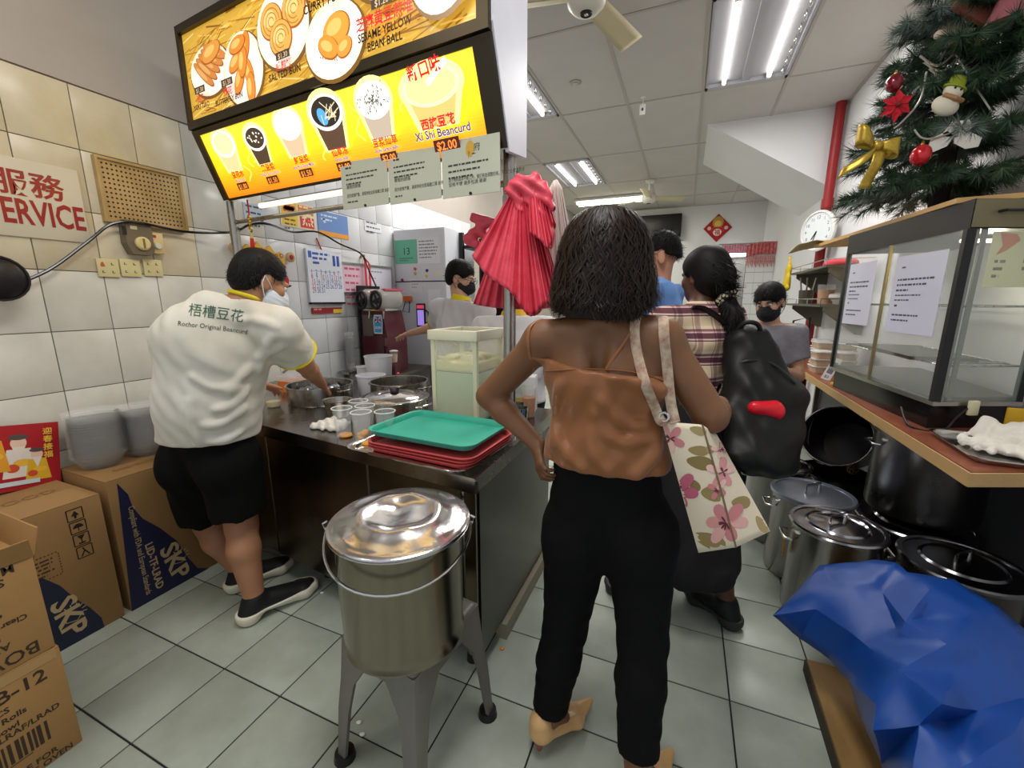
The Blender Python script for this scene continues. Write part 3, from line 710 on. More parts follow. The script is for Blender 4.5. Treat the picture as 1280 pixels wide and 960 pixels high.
# cable
pts = [at(0, 362, x=WL+.06), at(60, 338, x=WL+.05), at(110, 302, x=WL+.05), at(140, 280, x=WL+.06), at(175, 279, x=WL+.07), at(235, 290, x=WL+.05), at(290, 290, x=-2.60), at(312, 281, y=1.80), at(335, 280, y=1.85), at(365, 290, x=-2.6), at(397, 290, x=-2.62), at(425, 305, x=-2.64), at(452, 318, x=-2.66), at(462, 340, x=-2.62), at(470, 358, x=-2.55)]
def smooth_path(pts, n=6):
    pts = [Vector(p) for p in pts]; out = []
    for i in range(len(pts)-1):
        p0, p1, p2, p3 = pts[max(i-1, 0)], pts[i], pts[i+1], pts[min(i+2, len(pts)-1)]
        for k in range(n):
            s = k/n; out.append(.5*((2*p1)+(p2-p0)*s+(2*p0-5*p1+4*p2-p3)*s*s+(3*p1-p0-3*p2+p3)*s**3))
    return out+[pts[-1]]
t = tag(MB().tube(smooth_path(pts), .007, 8).build('power_cable', M['blackgloss']), 'long black power cable looping across the tiled wall to the drink machine', 'cable')
pw = at(-6, 348, x=WL+.09)
t = thing('wall_fan', 'black round fan guard just cut by the left picture edge at the cable end', 'fan', pw)
MB().lathe([(0, -.05), (.07, -.05), (.085, -.02), (.085, .03), (.06, .05), (0, .055)], n=24, axis=(1, 0, 0)).build('fan_housing', M['black'], t)
MB().add(*_torus((.03, 0, 0), .088, .006, 24, 6)).build('guard_ring', M['dark'], t)
MB().tube([(-.088, 0, 0), (-.05, 0, 0)], .025, 10).build('wall_bracket', M['black'], t)
# ---------------------------------------------------------------- things on the left wall
XW = WL+.0015
sy = lambda px, py: at(px, py, x=WL).y
zt, zb, yr = at(97, 214, x=WL).z, at(110, 304, x=WL).z, sy(104, 260)
t = thing('service_sign', 'pale acrylic sign with red Chinese characters and the word service', 'sign', (XW, yr, zb))
sg = MB().box((0, -.82, 0), (.008, 0, zt-zb), .002); sg.build('sign_plate', mat('sign_pale', (212, 204, 182), .25, var=.06, vscale=3), t)
P = Print((.0082, -yr, -zb), (0, 1, 0), (0, 0, 1)); c = (150, 36, 38)
ya, yb_ = sy(36, 235), sy(79, 245); q = yb_-ya; zc = at(58, 250, x=WL).z+.012
P.text('務', ya, zc, q*1.02, c, bold=.004); P.text('服', sy(-14, 225), zc, q*1.02, c, bold=.004); P.text('自助', sy(-120, 225), zc, q*1.02, c, bold=.004)
zl = at(103, 289, x=WL).z+.004; hh = (at(97, 259, x=WL).z-zl)/.72
P.fit('ERVICE', sy(2, 275), sy(104, 275), zl, hh, c, bold=.006); P.text('SELF S', sy(1, 275)-.02, zl, hh, c, 'r', sx=.7, bold=.006)
P.build('sign_lettering', M['printgloss'], t)
# perforated grille
gy0, gy1, gz0, gz1 = 1.262, 1.648, 1.835, 2.145
t = thing('vent_grille', 'yellowed perforated metal grille in a recessed frame above the switch', 'vent', (XW, (gy0+gy1)/2, (gz0+gz1)/2))
hy, hz = (gy1-gy0)/2, (gz1-gz0)/2; mg = mat('grille_beige', (190, 164, 112), .5, .2, var=.3, vscale=5, col2=(160, 132, 82))
f = MB(); f.box((0, -hy, -hz), (.028, -hy+.012, hz)); f.box((0, hy-.012, -hz), (.028, hy, hz)); f.box((0, -hy+.012, -hz), (.028, hy-.012, -hz+.012)); f.box((0, -hy+.012, hz-.012), (.028, hy-.012, hz)); f.build('grille_frame', mg, t, smooth=0)
MB().box((.002, -hy+.012, -hz+.012), (.018, hy-.012, hz-.012)).build('grille_sheet', mg, t, smooth=0)
h = MB(); nx, nz = 18, 12
for i in range(nx):
    for k in range(nz): h.cyl((.0178, -hy+.03+i*(2*hy-.06)/(nx-1), -hz+.03+k*(2*hz-.06)/(nz-1)), (.0184, -hy+.03+i*(2*hy-.06)/(nx-1), -hz+.03+k*(2*hz-.06)/(nz-1)), .0052, n=6)
stuff(h.build('grille_holes', mat('hole_dark', (52, 38, 22), .9), t))
# old switch gear
pz = at(170, 300, x=WL+.03)
t = thing('isolator_switch', 'old brown isolator switch box with a round dial below the grille', 'switch', (XW, pz.y, pz.z))
MB().prism([(-.055, -.02), (-.035, -.075), (.05, -.075), (.066, -.05), (.066, .085), (.05, .095), (-.05, .095)], .0, .055, axis='x').build('switch_body', mat('switch_brown', (112, 100, 78), .45, var=.15), t, smooth=0)
MB().lathe([(.034, 0), (.034, .012), (.026, .018), (0, .018)], (.055, .012, -.018), 24, (1, 0, 0)).build('dial', mat('dial_cream', (214, 196, 136), .4), t)
MB().box((.072, .008, -.042), (.076, .016, .006)).build('dial_slot', mat('slot', (120, 96, 40), .5), t)
MB().box((.045, -.062, .02), (.06, -.05, .06)).build('side_catch', M['black'], t)
P = Print((.0552, 0, 0), (0, 1, 0), (0, 0, 1)); P.rect(-.03, .05, .0, .068, (206, 196, 160))
for k in range(6): P.rect(-.02+k*.012, .078, -.014+k*.012, .09, (84, 74, 54))
P.build('switch_plate', M['print'], t)
pz = at(191, 304, x=WL+.03)
t = thing('dimmer_switch', 'cream switch with a small round knob next to the brown isolator', 'switch', (XW, pz.y, pz.z))
MB().box((0, -.032, -.055), (.045, .045, .055), .004).build('switch_body', mat('switch_cream', (204, 184, 124), .45), t)
MB().cyl((.045, .01, -.015), (.062, .01, -.015), .018, .015, 18).build('knob', mat('knob_grey', (206, 200, 180), .4), t)
Print((.0453, 0, 0), (0, 1, 0), (0, 0, 1)).rect(-.012, .028, .012, .042, (170, 30, 24)).build('red_mark', M['print'], t)
for k, px in enumerate((134, 162, 190)):
    pz = at(px, 335, x=WL)
    t = thing('socket_plate', ('cream socket plate with a red mark, the first in the row of three', 'plain cream socket plate in the middle of the row of three', 'cream socket plate at the end of the row, nearest the bending man')[k], 'socket', (XW, pz.y, pz.z), group='socket plates in a row')
    MB().box((0, -.044, -.045), (.012, .044, .045), .003).build('plate', mat('socket_cream', (216, 204, 150), .4), t)
    P = Print((.0122, 0, 0), (0, 1, 0), (0, 0, 1))
    for a in (-.02, .02):
        for b in (-.02, .02): P.rect(a-.008, b-.006, a-.003, b+.006, (110, 100, 66)); P.rect(a-.008, b-.006, a+.004, b-.003, (110, 100, 66))
    if k == 0: P.up(); P.poly([(-.032, .016), (-.02, .03), (-.012, .006), (-.03, .004)], (200, 90, 60))
    P.build('socket_marks', M['print'], t)
# crown shaped paper ornament behind the man's head
pz = at(331, 322, x=WL+.03)
t = thing('crown_ornament', 'golden crown shaped festive ornament with rosettes on the wall behind the bending man', 'ornament', (WL+.03, pz.y, pz.z))
mgold = mat('foil_gold', (214, 172, 60), .35, .4)
cp = [(-.16, -.08), (.14, -.1), (.155, .0), (.12, .05), (.08, .035), (.045, .085), (0, .055), (-.05, .1), (-.08, .055), (-.125, .075), (-.17, .02)]
MB().prism(cp, -.012, .006, axis='x').build('crown', mgold, t, smooth=0)
P = Print((.0062, 0, 0), (0, 1, 0), (0, 0, 1))
for a in range(-3, 4): P.ell(a*.042, -.0+.008*abs(a), .013, .015, (176, 28, 34)); P.up(); P.ell(a*.042, .0+.008*abs(a), .006, .007, (240, 214, 120)); P.ell(a*.042+.02, -.05, .01, .01, (190, 60, 40))
P.build('crown_print', M['print'], t)
for y, z in ((-.21, .04), (.205, .02)):
    r = MB().lathe([(0, 0), (.036, 0), (.036, .008), (.02, .014), (0, .014)], (0, y, z), 16, (1, 0, 0)).build('rosette', mat('rosette_gold', (200, 160, 110), .5), t)
    MB().lathe([(0, .0142), (.018, .0142), (.014, .02), (0, .02)], (0, y, z), 14, (1, 0, 0)).build('rosette_heart', mat('rosette_red', (170, 40, 44), .5), r)
    MB().tube([(-.004, y*.72, z-.03), (-.004, y, z)], .004, 6).build('rosette_stem', mgold, r)
MB().prism([(-.13, -.08), (.12, -.1), (.1, -.28), (.0, -.32), (-.1, -.27)], -.014, .0, axis='x').build('paper_face', mat('paper_pink', (226, 178, 150), .7), t, smooth=0)
MB().sphere((.01, .135, -.15), (.014, .03, .05), 10, 8).build('red_lobe', mat('lobe_red', (190, 36, 44), .5), t)
# posters, calendar, whiteboard on the kitchen wall
def wall_sheet(name, cat, label, px0, py0, px1, py1, col, th=.003, mtl=None):
    a = at(px0, py0, x=WL+.004); b = at(px1, py1, x=WL+.004)
    y0, y1, z0, z1 = a.y, b.y, min(a.z, b.z), max(a.z, b.z)
    t = thing(name, label, cat, (XW, y0, z0)); w, h = y1-y0, z1-z0
    MB().box((0.001, 0, 0), (.001+th, w, h)).build('sheet', mtl or mat(name+'_base', col, .5), t, smooth=0)
    return t, w, h, Print((.0012+th, 0, 0), (0, 1, 0), (0, 0, 1))
t, w, h, P = wall_sheet('promo_poster', 'poster', 'yellow and red promotional poster on the kitchen wall behind the rail', 348, 248, 394, 289, (236, 220, 190))
P.rect(.04*w, .05*h, .48*w, .95*h, (238, 200, 40)); P.rect(.52*w, .6*h, .98*w, .95*h, (226, 120, 40)); P.rect(.55*w, .06*h, .98*w, .5*h, (214, 50, 30)); P.up()
for k in range(9): P.ell(w*(.14+.03*k), h*(.66+.05*(k % 3)), .02, .016, (196, 60, 40), 8)
P.text('热', w*.6, h*.2, .11, (250, 230, 190), bold=.003); P.lines(.1*w, .42*w, .4*h, .03, 4, .012, (110, 80, 20)); P.lines(.56*w, .94*w, .85*h, .03, 3, .014, (250, 220, 160)); P.build('poster_print', M['print'], t)
t, w, h, P = wall_sheet('blue_poster', 'poster', 'blue poster with an orange bottom band beside the yellow poster', 396, 262, 436, 300, (110, 146, 206))
P.rect(0, 0, w, h*.2, (236, 160, 50)); P.up(); P.ell(w*.2, h*.62, .016, .02, (190, 214, 246)); P.lines(.1*w, .8*w, .8*h, .03, 2, .012, (220, 230, 250)); P.build('poster_print', M['print'], t)
t, w, h, P = wall_sheet('certificate', 'notice', 'pale blue notice half behind the hanging charm at the left post', 303, 252, 334, 282, (196, 208, 220))
P.lines(.1*w, .9*w, .8*h, .04, 4, .012, (60, 70, 90)); P.build('print', M['print'], t)
t, w, h, P = wall_sheet('price_note', 'notice', 'white paper note taped high on the wall left of the fridge', 455, 275, 477, 292, (232, 232, 238))
P.lines(.1*w, .9*w, .8*h, .04, 3, .012, (70, 74, 90)); P.build('print', M['print'], t)
t, w, h, P = wall_sheet('wall_calendar', 'calendar', 'hanging wall calendar with blue headline and a grid of dates', 380, 310, 429, 379, (228, 232, 242), .02)
P.rect(.04*w, .84*h, .13*w, .96*h, (50, 100, 190)); P.lines(.15*w, .65*w, .9*h, .035, 3, .018, (60, 90, 180)); P.rect(.72*w, .72*h, .8*w, .92*h, (50, 80, 170)); P.rect(.84*w, .72*h, .92*w, .92*h, (50, 80, 170)); P.rect(.05*w, .6*h, .95*w, .605*h, (90, 120, 190))
rr = random.Random(9)
for r_ in range(6):
    for c_ in range(7): P.text(str(r_*7+c_+1) if r_*7+c_ < 31 else '', w*(.07+.128*c_), h*(.55-.088*r_), .05, (196, 40, 50) if c_ == 0 or rr.random() < .1 else (50, 70, 150), sx=.8)
P.build('calendar_print', M['print'], t)
MB().box((.0, 0, -.006), (.03, w, .01)).build('bottom_strip', M['black'], t, smooth=0)
MB().tube([(.012, w*.45, h), (.004, w*.36, h+.09)], .005, 6).build('hanging_cord', mat('cord_red', (190, 40, 40), .6), t)
t, w, h, P = wall_sheet('red_notice', 'notice', 'dark red strip notice with a yellow label under the calendar', 389, 385, 427, 391, (150, 36, 44), .012)
P.rect(.68*w, -.0, w, h*.7, (226, 196, 60)); P.lines(.05*w, .6*w, .6*h, .02, 1, .014, (220, 150, 140)); P.build('print', M['print'], t)
t, w, h, P = wall_sheet('whiteboard', 'board', 'small whiteboard with pink sheet and grey frame above the drink machine', 425, 330, 489, 366, (222, 224, 236), .012)
P.rect(.02*w, .03*h, .4*w, .95*h, (236, 200, 214)); P.up(); P.lines(.05*w, .36*w, .82*h, .06, 6, .018, (200, 90, 120)); P.lines(.5*w, .8*w, .8*h, .06, 2, .012, (150, 150, 180)); P.build('writing', M['print'], t)
f = MB(); f.box((.0, -.02, -.02), (.02, w+.02, 0)); f.box((0, -.02, h), (.02, w+.02, h+.02)); f.box((0, -.02, 0), (.02, 0, h)); f.box((0, w, 0), (.02, w+.02, h)); f.build('frame', M['alu'], t, smooth=0)
pc = at(453, 320, x=WL+.02)
t = thing('red_ribbon', 'pair of red ribbons hanging from a brass hook in front of the whiteboard', 'ribbon', (WL+.02, pc.y, pc.z))
MB().cyl((-.018, 0, 0), (.02, 0, 0), .012, n=10).build('hook', mat('brass', (190, 150, 70), .3, .9), t)
for d in (0, .05): MB().box((.024, d-.012, -.34-d), (.028, d+.012, -.06)).tube([(.01, 0, -.005), (.026, d, -.06)], .006, 6).build('ribbon', mat('ribbon_red', (204, 50, 60), .6), t)
# ---------------------------------------------------------------- cartons by the left wall
M['navy'] = (24, 26, 66)
def carton(name, x0, x1, y0, y1, z0, h, label, m, group='cardboard cartons at the left wall'):
    t = thing(name, label, 'box', ((x0+x1)/2, (y0+y1)/2, z0), group=group)
    a, b = (x1-x0)/2, (y1-y0)/2
    MB().box((-a, -b, 0), (a, b, h-.004), .004).build('carton_body', m, t)
    for s in (-1, 1): MB().box((s*.001 if s > 0 else -a+.002, -b+.001, h-.0035), (a-.002 if s > 0 else -.001, b-.001, h)).build('top_flap', m, t, smooth=0)
    return t, a, b
def curve_blob(w, h, x0, pts):
    return pts
mA = M['card']; mB = mat('cardboard_pale', (158, 122, 76), .85, var=.08, vscale=7, bump=.0004, bscale=90)
# two printed lid cartons, standing along the wall
def skp_print(P, w, h, s=1., full=True):
    navy = M['navy']
    pts = [(0, 0), (0, h*.93)] if full else [(0, 0), (0, h*.52)]
    cr = [(.05, .9), (.10, .80), (.17, .68), (.27, .60), (.38, .55), (.47, .45), (.53, .32), (.58, .18), (.66, .08), (.80, .03), (.98, .0)] if full else [(.12, .50), (.24, .42), (.36, .36), (.46, .28), (.54, .16), (.60, .0)]
    P.poly(pts+[(a*w, b*h) for a, b in cr], navy)
    P.up()
t, a, b = carton('lid_carton', -2.72, -2.32, .90, 1.34, 0, .655, 'printed cardboard carton behind the bending man, with stacks of clear lids on top', mA)
P = Print((a+.0003, -b, 0), (0, 1, 0), (0, 0, 1)); cr = (196, 172, 128)
def onbox(pts, x=-2.32, y0=.90, y1=1.34, z1=.65):
    return [(min(max(q.y-y0, 0), y1-y0), min(max(q.z, 0), z1)) for q in (at(*p, x=x) for p in pts)]
P.poly([(0, 0)]+onbox([(146, 604), (160, 618), (166, 634), (178, 648), (200, 660), (221, 676), (235, 697), (247, 710), (262, 716)])+[(.40, 0)], M['navy']).up()
def vtext(tx, p0, p1, col, ybase, x=-2.32, y0=.90, k=0., bold=.002):
    """lettering that runs from pixel p0 down to p1"""
    a0, a1 = [(q.y-y0, q.z) for q in (at(*p, x=x) for p in (p0, p1))]; L = math.hypot(a1[0]-a0[0], a1[1]-a0[1])
    V, F = text_mesh(tx); wd = max(v.x for v in V); P.text(tx, a0[0], a0[1], ybase, col, rot=math.atan2(a1[1]-a0[1], a1[0]-a0[0]), sx=L/(wd*ybase), bold=bold)
vtext('SKP', (199, 688), (219, 727), cr, .11, bold=.005); vtext('LID-TF-LRAD', (181, 681), (196, 737), cr, .045); vtext('Compliant with FDA and European Standards', (160, 634), (183, 744), cr, .034, bold=.0005)
def crown(c, s_=1.):
    q0 = at(*c, x=-2.32); cx, cy = q0.y-.90, q0.z
    for q in range(6): aa = -.2+q*.45; P.line([(cx+.032*math.cos(aa)*s_, cy+.032*math.sin(aa)*s_), (cx+.046*math.cos(aa)*s_, cy+.046*math.sin(aa)*s_)], .004, cr)
    P.line([(cx-.02, cy+.02), (cx-.025, cy-.025), (cx+.01, cy-.035), (cx+.03, cy-.01)], .003, cr)
crown((224, 696))
P.build('carton_print', M['print'], t)
P = Print((-a, -b, .6553), (0, 1, 0), (-1, 0, 0)); P.text('LIDS', .1, -.12, .05, (120, 84, 48)); P.text('500 PCS', .08, -.3, .05, (120, 84, 48)); P.build('top_print', M['print'], t)
t, a, b = carton('cup_carton', -2.72, -2.32, .40, .875, 0, .615, 'printed cardboard carton in front of the red calendar, with handling marks and a cup outline', mB)
P = Print((a+.0003, -b, 0), (0, 1, 0), (0, 0, 1)); navy2 = (26, 34, 62)
P.poly([(0.001, 0), (0.001, .44)]+onbox([(52, 722), (75, 732), (94, 748), (112, 759), (127, 772), (131, 785)], y0=.40, y1=.875, z1=.6)+[(.41, 0)], navy2).up()
vtext('SKP', (62, 757), (82, 800), cr, .11, y0=.40, bold=.005)
def crown2(c):
    q0 = at(*c, x=-2.32); cx, cy = q0.y-.40, q0.z
    for q in range(6): aa = -.2+q*.45; P.line([(cx+.032*math.cos(aa), cy+.032*math.sin(aa)), (cx+.046*math.cos(aa), cy+.046*math.sin(aa))], .004, cr)
    P.line([(cx-.02, cy+.02), (cx-.025, cy-.025), (cx+.01, cy-.035), (cx+.03, cy-.01)], .003, cr)
crown2((91, 768))
ik = (84, 58, 34)
P.line([(.2+.06*math.cos(q*.4), .5+.055*math.sin(q*.4)) for q in range(9)], .003, (132, 100, 60)); P.line([(.14, .5), (.17, .43), (.24, .43), (.26, .5), (.14, .5)], .003, (132, 100, 60))
for k in range(4):
    z0 = .535-.058*k; x0 = .36+.002*k; P.line([(x0, z0), (x0+.05, z0), (x0+.05, z0+.05), (x0, z0+.05), (x0, z0)], .004, (40, 30, 24))
    if k == 0: P.poly([(x0+.012, z0+.02), (x0+.025, z0+.042), (x0+.038, z0+.02)], (40, 30, 24)); P.rect(x0+.021, z0+.008, x0+.029, z0+.022, (40, 30, 24))
    elif k == 1: P.ell(x0+.025, z0+.022, .017, .018, (40, 30, 24), 12, 0, 0, PI); P.line([(x0+.025, z0+.022), (x0+.025, z0+.006)], .003, (40, 30, 24))
    elif k == 2: P.poly([(x0+.012, z0+.044), (x0+.038, z0+.044), (x0+.025, z0+.022)], (40, 30, 24)); P.rect(x0+.014, z0+.006, x0+.036, z0+.012, (40, 30, 24)); P.line([(x0+.025, z0+.025), (x0+.025, z0+.01)], .004, (40, 30, 24))
    else: P.line([(x0+.012, z0+.006), (x0+.025, z0+.03), (x0+.02, z0+.044)], .005, (40, 30, 24)); P.line([(x0+.038, z0+.006), (x0+.025, z0+.03)], .005, (40, 30, 24))
for i in range(9):
    P.rect(.215+i*.011, .43, .221+i*.011, .434, ik); P.rect(.215+i*.011, .33, .221+i*.011, .334, ik)
for i in range(8): P.rect(.212, .335+i*.012, .216, .341+i*.012, ik); P.rect(.31, .335+i*.012, .314, .341+i*.012, ik)
P.lines(.225, .3, .41, .016, 5, .007, ik); P.build('carton_print', M['print'], t)
P = Print((-a, -b, .6153), (0, 1, 0), (-1, 0, 0)); P.text('CUPS', .06, -.14, .07, (120, 88, 50)); P.text('FOOD', .22, -.2, .07, (120, 88, 50)); P.rect(.05, -.32, .16, -.26, (140, 104, 62)); P.build('top_print', M['print'], t)
# nearest stack of two
mC = mat('cardboard_warm', (172, 132, 80), .85, var=.08, vscale=7, bump=.0004, bscale=90)
t, a, b = carton('bowl_carton', -2.22, -1.76, .02, .495, 0, .372, 'bottom carton of the nearest stack, printed with a barcode and taped', mC)
P = Print((a+.0003, -b, 0), (0, 1, 0), (0, 0, 1)); k_ = (58, 40, 26)
P.text('LID-TFB-12', .435, .29, .058, k_, 'r', bold=.002); P.text('QTY: 500 PCS', .35, .255, .026, k_, 'r', bold=.001); P.text('50 Pcs x 10 Rolls', .38, .225, .026, k_, 'r', bold=.001); P.text('For TFB Bowl', .36, .195, .026, k_, 'r', bold=.001); P.text('LID-TF-LRAF/LRAD', .445, .172, .026, k_, 'r', bold=.001)
rr = random.Random(4)
x = .20
while x < .41:
    w_ = rr.uniform(.003, .010); P.rect(x, .085, x+w_, .155, k_); x += w_+rr.uniform(.003, .008)
P.rect(.15, .078, .37, .081, k_); P.text('MADE FOR FOOD', .33, .062, .018, k_, 'r'); P.ell(.30, .048, .022, .012, (150, 108, 62), 12, .5)
P.line([(.21, .05), (.225, .02), (.235, .02), (.25, .05), (.21, .05)], .004, k_)
P.text('SUITABLE FOR', .42, .03, .026, k_, 'r', bold=.001); P.text('MICROWAVE OVEN', .45, .006, .026, k_, 'r', bold=.001)
P.build('carton_print', M['print'], t)
Print((a+.0004, -b, .372), (0, 1, 0), (0, 0, -1))
MB().box((-.1, -b-.001, .371), (a+.0015, b-.02, .3735)).box((a+.0002, -b+.02, .34), (a+.0012, b-.01, .3735)).build('packing_tape', mat('tape', (178, 142, 92), .15, coat=.4), t, smooth=0)
t, a, b = carton('open_carton', -2.22, -1.765, .02, .49, .374, .325, 'open carton on the top of the nearest stack, a white plastic bag inside', mC)
P = Print((a+.0003, -b, 0), (0, 1, 0), (0, 0, 1))
for tx, x, y, sz in (('BOW-12', .44, .052, .055), ('AX 20 Pcs', .385, .088, .03), ('10 Rolls', .375, .122, .028), ('Clear Micro Lid', .43, .152, .024), ('TF', .385, .232, .085), ('Max.', .39, .262, .024), ('SAFE', .405, .285, .034), ('MICROWAVE', .43, .318, .036)): P.text(tx, x, y, sz, k_, 'l', rot=PI, bold=.001)
P.build('carton_print', M['print'], t)
for c in [c for c in t.children if c.name.startswith('top_flap')]: bpy.data.objects.remove(c)
MB().add([(-a, b, .32), (a, b, .32), (a, b+.02, .40), (-a, b+.02, .40), (-a, b+.004, .32), (a, b+.004, .32), (a, b+.024, .40), (-a, b+.024, .40)], [(3, 2, 1, 0), (4, 5, 6, 7), (0, 1, 5, 4), (1, 2, 6, 5), (2, 3, 7, 6), (3, 0, 4, 7)]).build('open_flap', mC, t, smooth=0)
MB().add([(a, -b, .32), (a, b, .32), (a+.028, b-.01, .385), (a+.028, -b, .385), (a+.004, -b, .32), (a+.004, b, .32), (a+.032, b-.01, .385), (a+.032, -b, .385)], [(3, 2, 1, 0), (4, 5, 6, 7), (0, 1, 5, 4), (1, 2, 6, 5), (2, 3, 7, 6), (3, 0, 4, 7)]).build('open_flap', mC, t, smooth=0)
S = SDF((-2.25, .0, .68), (-1.74, .52, .86), .008)
S.ell((-2.02, .22, .74), (.19, .17, .075), k=.03); S.ell((-1.95, .33, .76), (.10, .11, .065), k=.04); S.ell((-2.1, .36, .75), (.1, .09, .06), k=.04)
S.warp(lambda X, Y, Z: .008*np.sin(X*70+np.sin(Y*50)*2)*np.sin(Y*44+Z*60+X*20)); S.half((0, 0, .703), (0, 0, -1))
o = S.build('plastic_bag', mat('bag_white', (232, 226, 216), .35, bump=.001, bscale=60), smooth=2); tag(o, 'crumpled white plastic bag lying in the open carton', 'bag')
# red calendar picture leaning on the wall
y0 = .50
t = thing('red_calendar', 'red calendar with a picture of festive robed figures leaning on the wall', 'calendar', (-2.70, .70, .625), rot=(math.radians(-9), math.radians(-6), 0))
MB().box((0, -.21, 0), (.014, .19, .29)).build('calendar_pad', mat('cal_red', (160, 16, 24), .45), t, smooth=0)
P = Print((.0142, 0, 0), (0, 1, 0), (0, 0, 1)); rr = random.Random(2)
P.rect(-.21, 0, .19, .29, (172, 20, 30)).up()
def figure(cx, cz, robe, s=1.):
    P.poly([(cx-.05*s, cz-.07*s), (cx-.035*s, cz+.05*s), (cx+.035*s, cz+.05*s), (cx+.055*s, cz-.07*s)], robe); P.ell(cx, cz+.075*s, .024*s, .027*s, (236, 200, 176)); P.up()
    P.ell(cx, cz+.10*s, .03*s, .012*s, (84, 74, 70)); P.poly([(cx-.02*s, cz+.06*s), (cx, cz+.0*s), (cx+.02*s, cz+.06*s)], (236, 226, 214)); P.ell(cx+.01*s, cz-.01*s, .028*s, .015*s, (240, 190, 60)); P.ell(cx-.02*s, cz-.03*s, .02*s, .018*s, (214, 80, 50)); P.up()
figure(-.15, .15, (46, 120, 66)); figure(.06, .13, (230, 224, 214), 1.05); figure(.115, .09, (226, 180, 40), .8); figure(-.03, .17, (228, 160, 40), 1.15); figure(-.14, .08, (196, 70, 60), .7); figure(-.06, .08, (236, 200, 60), .7)
P.rect(-.2, .022, .12, .042, (206, 220, 228)); P.up()
for i in range(4): P.text('迎春接福'[i], .135, .24-.036*i, .032, (244, 200, 70), bold=.001)
P.text('恭贺新年 万事如意', -.14, .008, .016, (240, 214, 150)); P.build('calendar_picture', M['print'], t)
# stacks of clear lids / bowls on the carton
mlid = mat('clear_bowl', (248, 249, 246), .25, alpha=.11)
def bowl_stack(x, y, n, r, lab):
    t = thing('bowl_stack', lab, 'bowls', (x, y, .657), group='stacked clear bowls')
    for k in range(n):
        z = k*.0125
        MB().lathe([(0, 0), (r*.70, 0), (r*.76, .004), (r*.98, .058), (r*1.04, .060), (r*1.04, .063), (r*.95, .062), (r*.72, .007), (0, .003)], (0, 0, z), 28).build('bowl', mlid, t)
for k, (px, py) in enumerate(((128, 581), (184, 566))):
    q = at(px, py, z=.657); bowl_stack(min(max(q.x, -2.62), -2.4), q.y, 18 if k == 0 else 17, .1 if k == 0 else .09, ('stack of clear bowls on the carton, the one nearest the red calendar', 'stack of clear bowls on the carton, right beside the bending man')[k])
# ---------------------------------------------------------------- steel bucket on the grey stool
SC = Vector((-.735, .935)); SH = .455
cor = [(-.895, .805), (-.60, .765), (-.57, 1.09), (-.865, 1.13)]; foot = [(-.925, .775), (-.575, .715), (-.525, 1.105), (-.875, 1.175)]
t = thing('stool', 'grey plastic stool with splayed legs under the steel bucket', 'stool', (SC.x, SC.y, 0))
msto = mat('stool_grey', (128, 124, 118), .45, .35, var=.2, vscale=7, stretch=(1, 1, .3))
L_ = lambda p, z: Vector((p[0]-SC.x, p[1]-SC.y, z))
sb = MB()
bm = bmesh.new()
vs_t = [bm.verts.new(L_(p, SH)) for p in cor]; vs_b = [bm.verts.new(L_((SC.x+(p[0]-SC.x)*1.03, SC.y+(p[1]-SC.y)*1.03), SH-.07)) for p in cor]
bm.faces.new(vs_t); bm.faces.new(vs_b[::-1])
for i in range(4): bm.faces.new((vs_b[i], vs_b[(i+1) % 4], vs_t[(i+1) % 4], vs_t[i]))
bmesh.ops.bevel(bm, geom=[e for e in bm.edges if abs(e.verts[0].co.z-e.verts[1].co.z) > .03 or (e.verts[0].co.z > SH-.01 and e.verts[1].co.z > SH-.01)], offset=.022, segments=3, profile=.5, affect='EDGES')
bmesh.ops.recalc_face_normals(bm, faces=bm.faces[:]); me = bpy.data.meshes.new('seat'); bm.to_mesh(me); bm.free(); me.shade_smooth(); me.set_sharp_from_angle(angle=.6); me.materials.append(msto); link('seat', me, t)
for i in range(4):
    c = L_(cor[i], 0); f = L_(foot[i], 0); a = L_(cor[(i+1) % 4], 0)-c; b = L_(cor[(i-1) % 4], 0)-c; a.normalize(); b.normalize(); mb = MB()
    secs = [(.0, SH-.012, .10), (.12, SH-.07, .11), (.3, SH-.15, .062), (.65, .2, .05), (1., .02, .036)]
    vs = []; th = .011
    for s_, z, w in secs:
        p = c.lerp(f, s_)+Vector((0, 0, z)); vs += [p+a*w, p+a*.012, p+b*.012, p+b*w, p+b*w+a*th, p+(a+b)*(.012+th), p+a*w+b*th]
        vs[-6] = p+a*.004+b*.0; vs[-5] = p+b*.004
    n = 7; fs = []
    for k in range(len(secs)-1):
        for j in range(n): fs.append((k*n+j, k*n+(j+1) % n, (k+1)*n+(j+1) % n, (k+1)*n+j))
    fs += [tuple(range(n)), tuple(range(len(secs)*n-1, (len(secs)-1)*n-1, -1))]
    l = mb.add(vs, fs).build('leg', msto, t, smooth=50)
    pf = f+(a+b)*.016; MB().cyl((pf.x, pf.y, 0), (pf.x, pf.y, .026), .034, .03, 16).build('rubber_foot', M['dark'], l)
BZ = SH+.001
t = thing('lidded_bucket', 'tall stainless steel bucket with a wire bail and dented lid standing on the grey stool', 'bucket', (-.722, .897, BZ))
mbk = mat('bucket_steel', (150, 142, 126), .2, 1., var=.3, vscale=4, rvar=.1, stretch=(1, 1, .4))
MB().lathe([(0, .004), (.165, .004), (.172, 0), (.178, .006), (.178, .012), (.174, .02), (.176, .05), (.181, .34), (.186, .352), (.188, .362), (.183, .364), (.178, .345), (.17, .06), (0, .06)], n=56).build('bucket_body', mbk, t)
lid = MB()
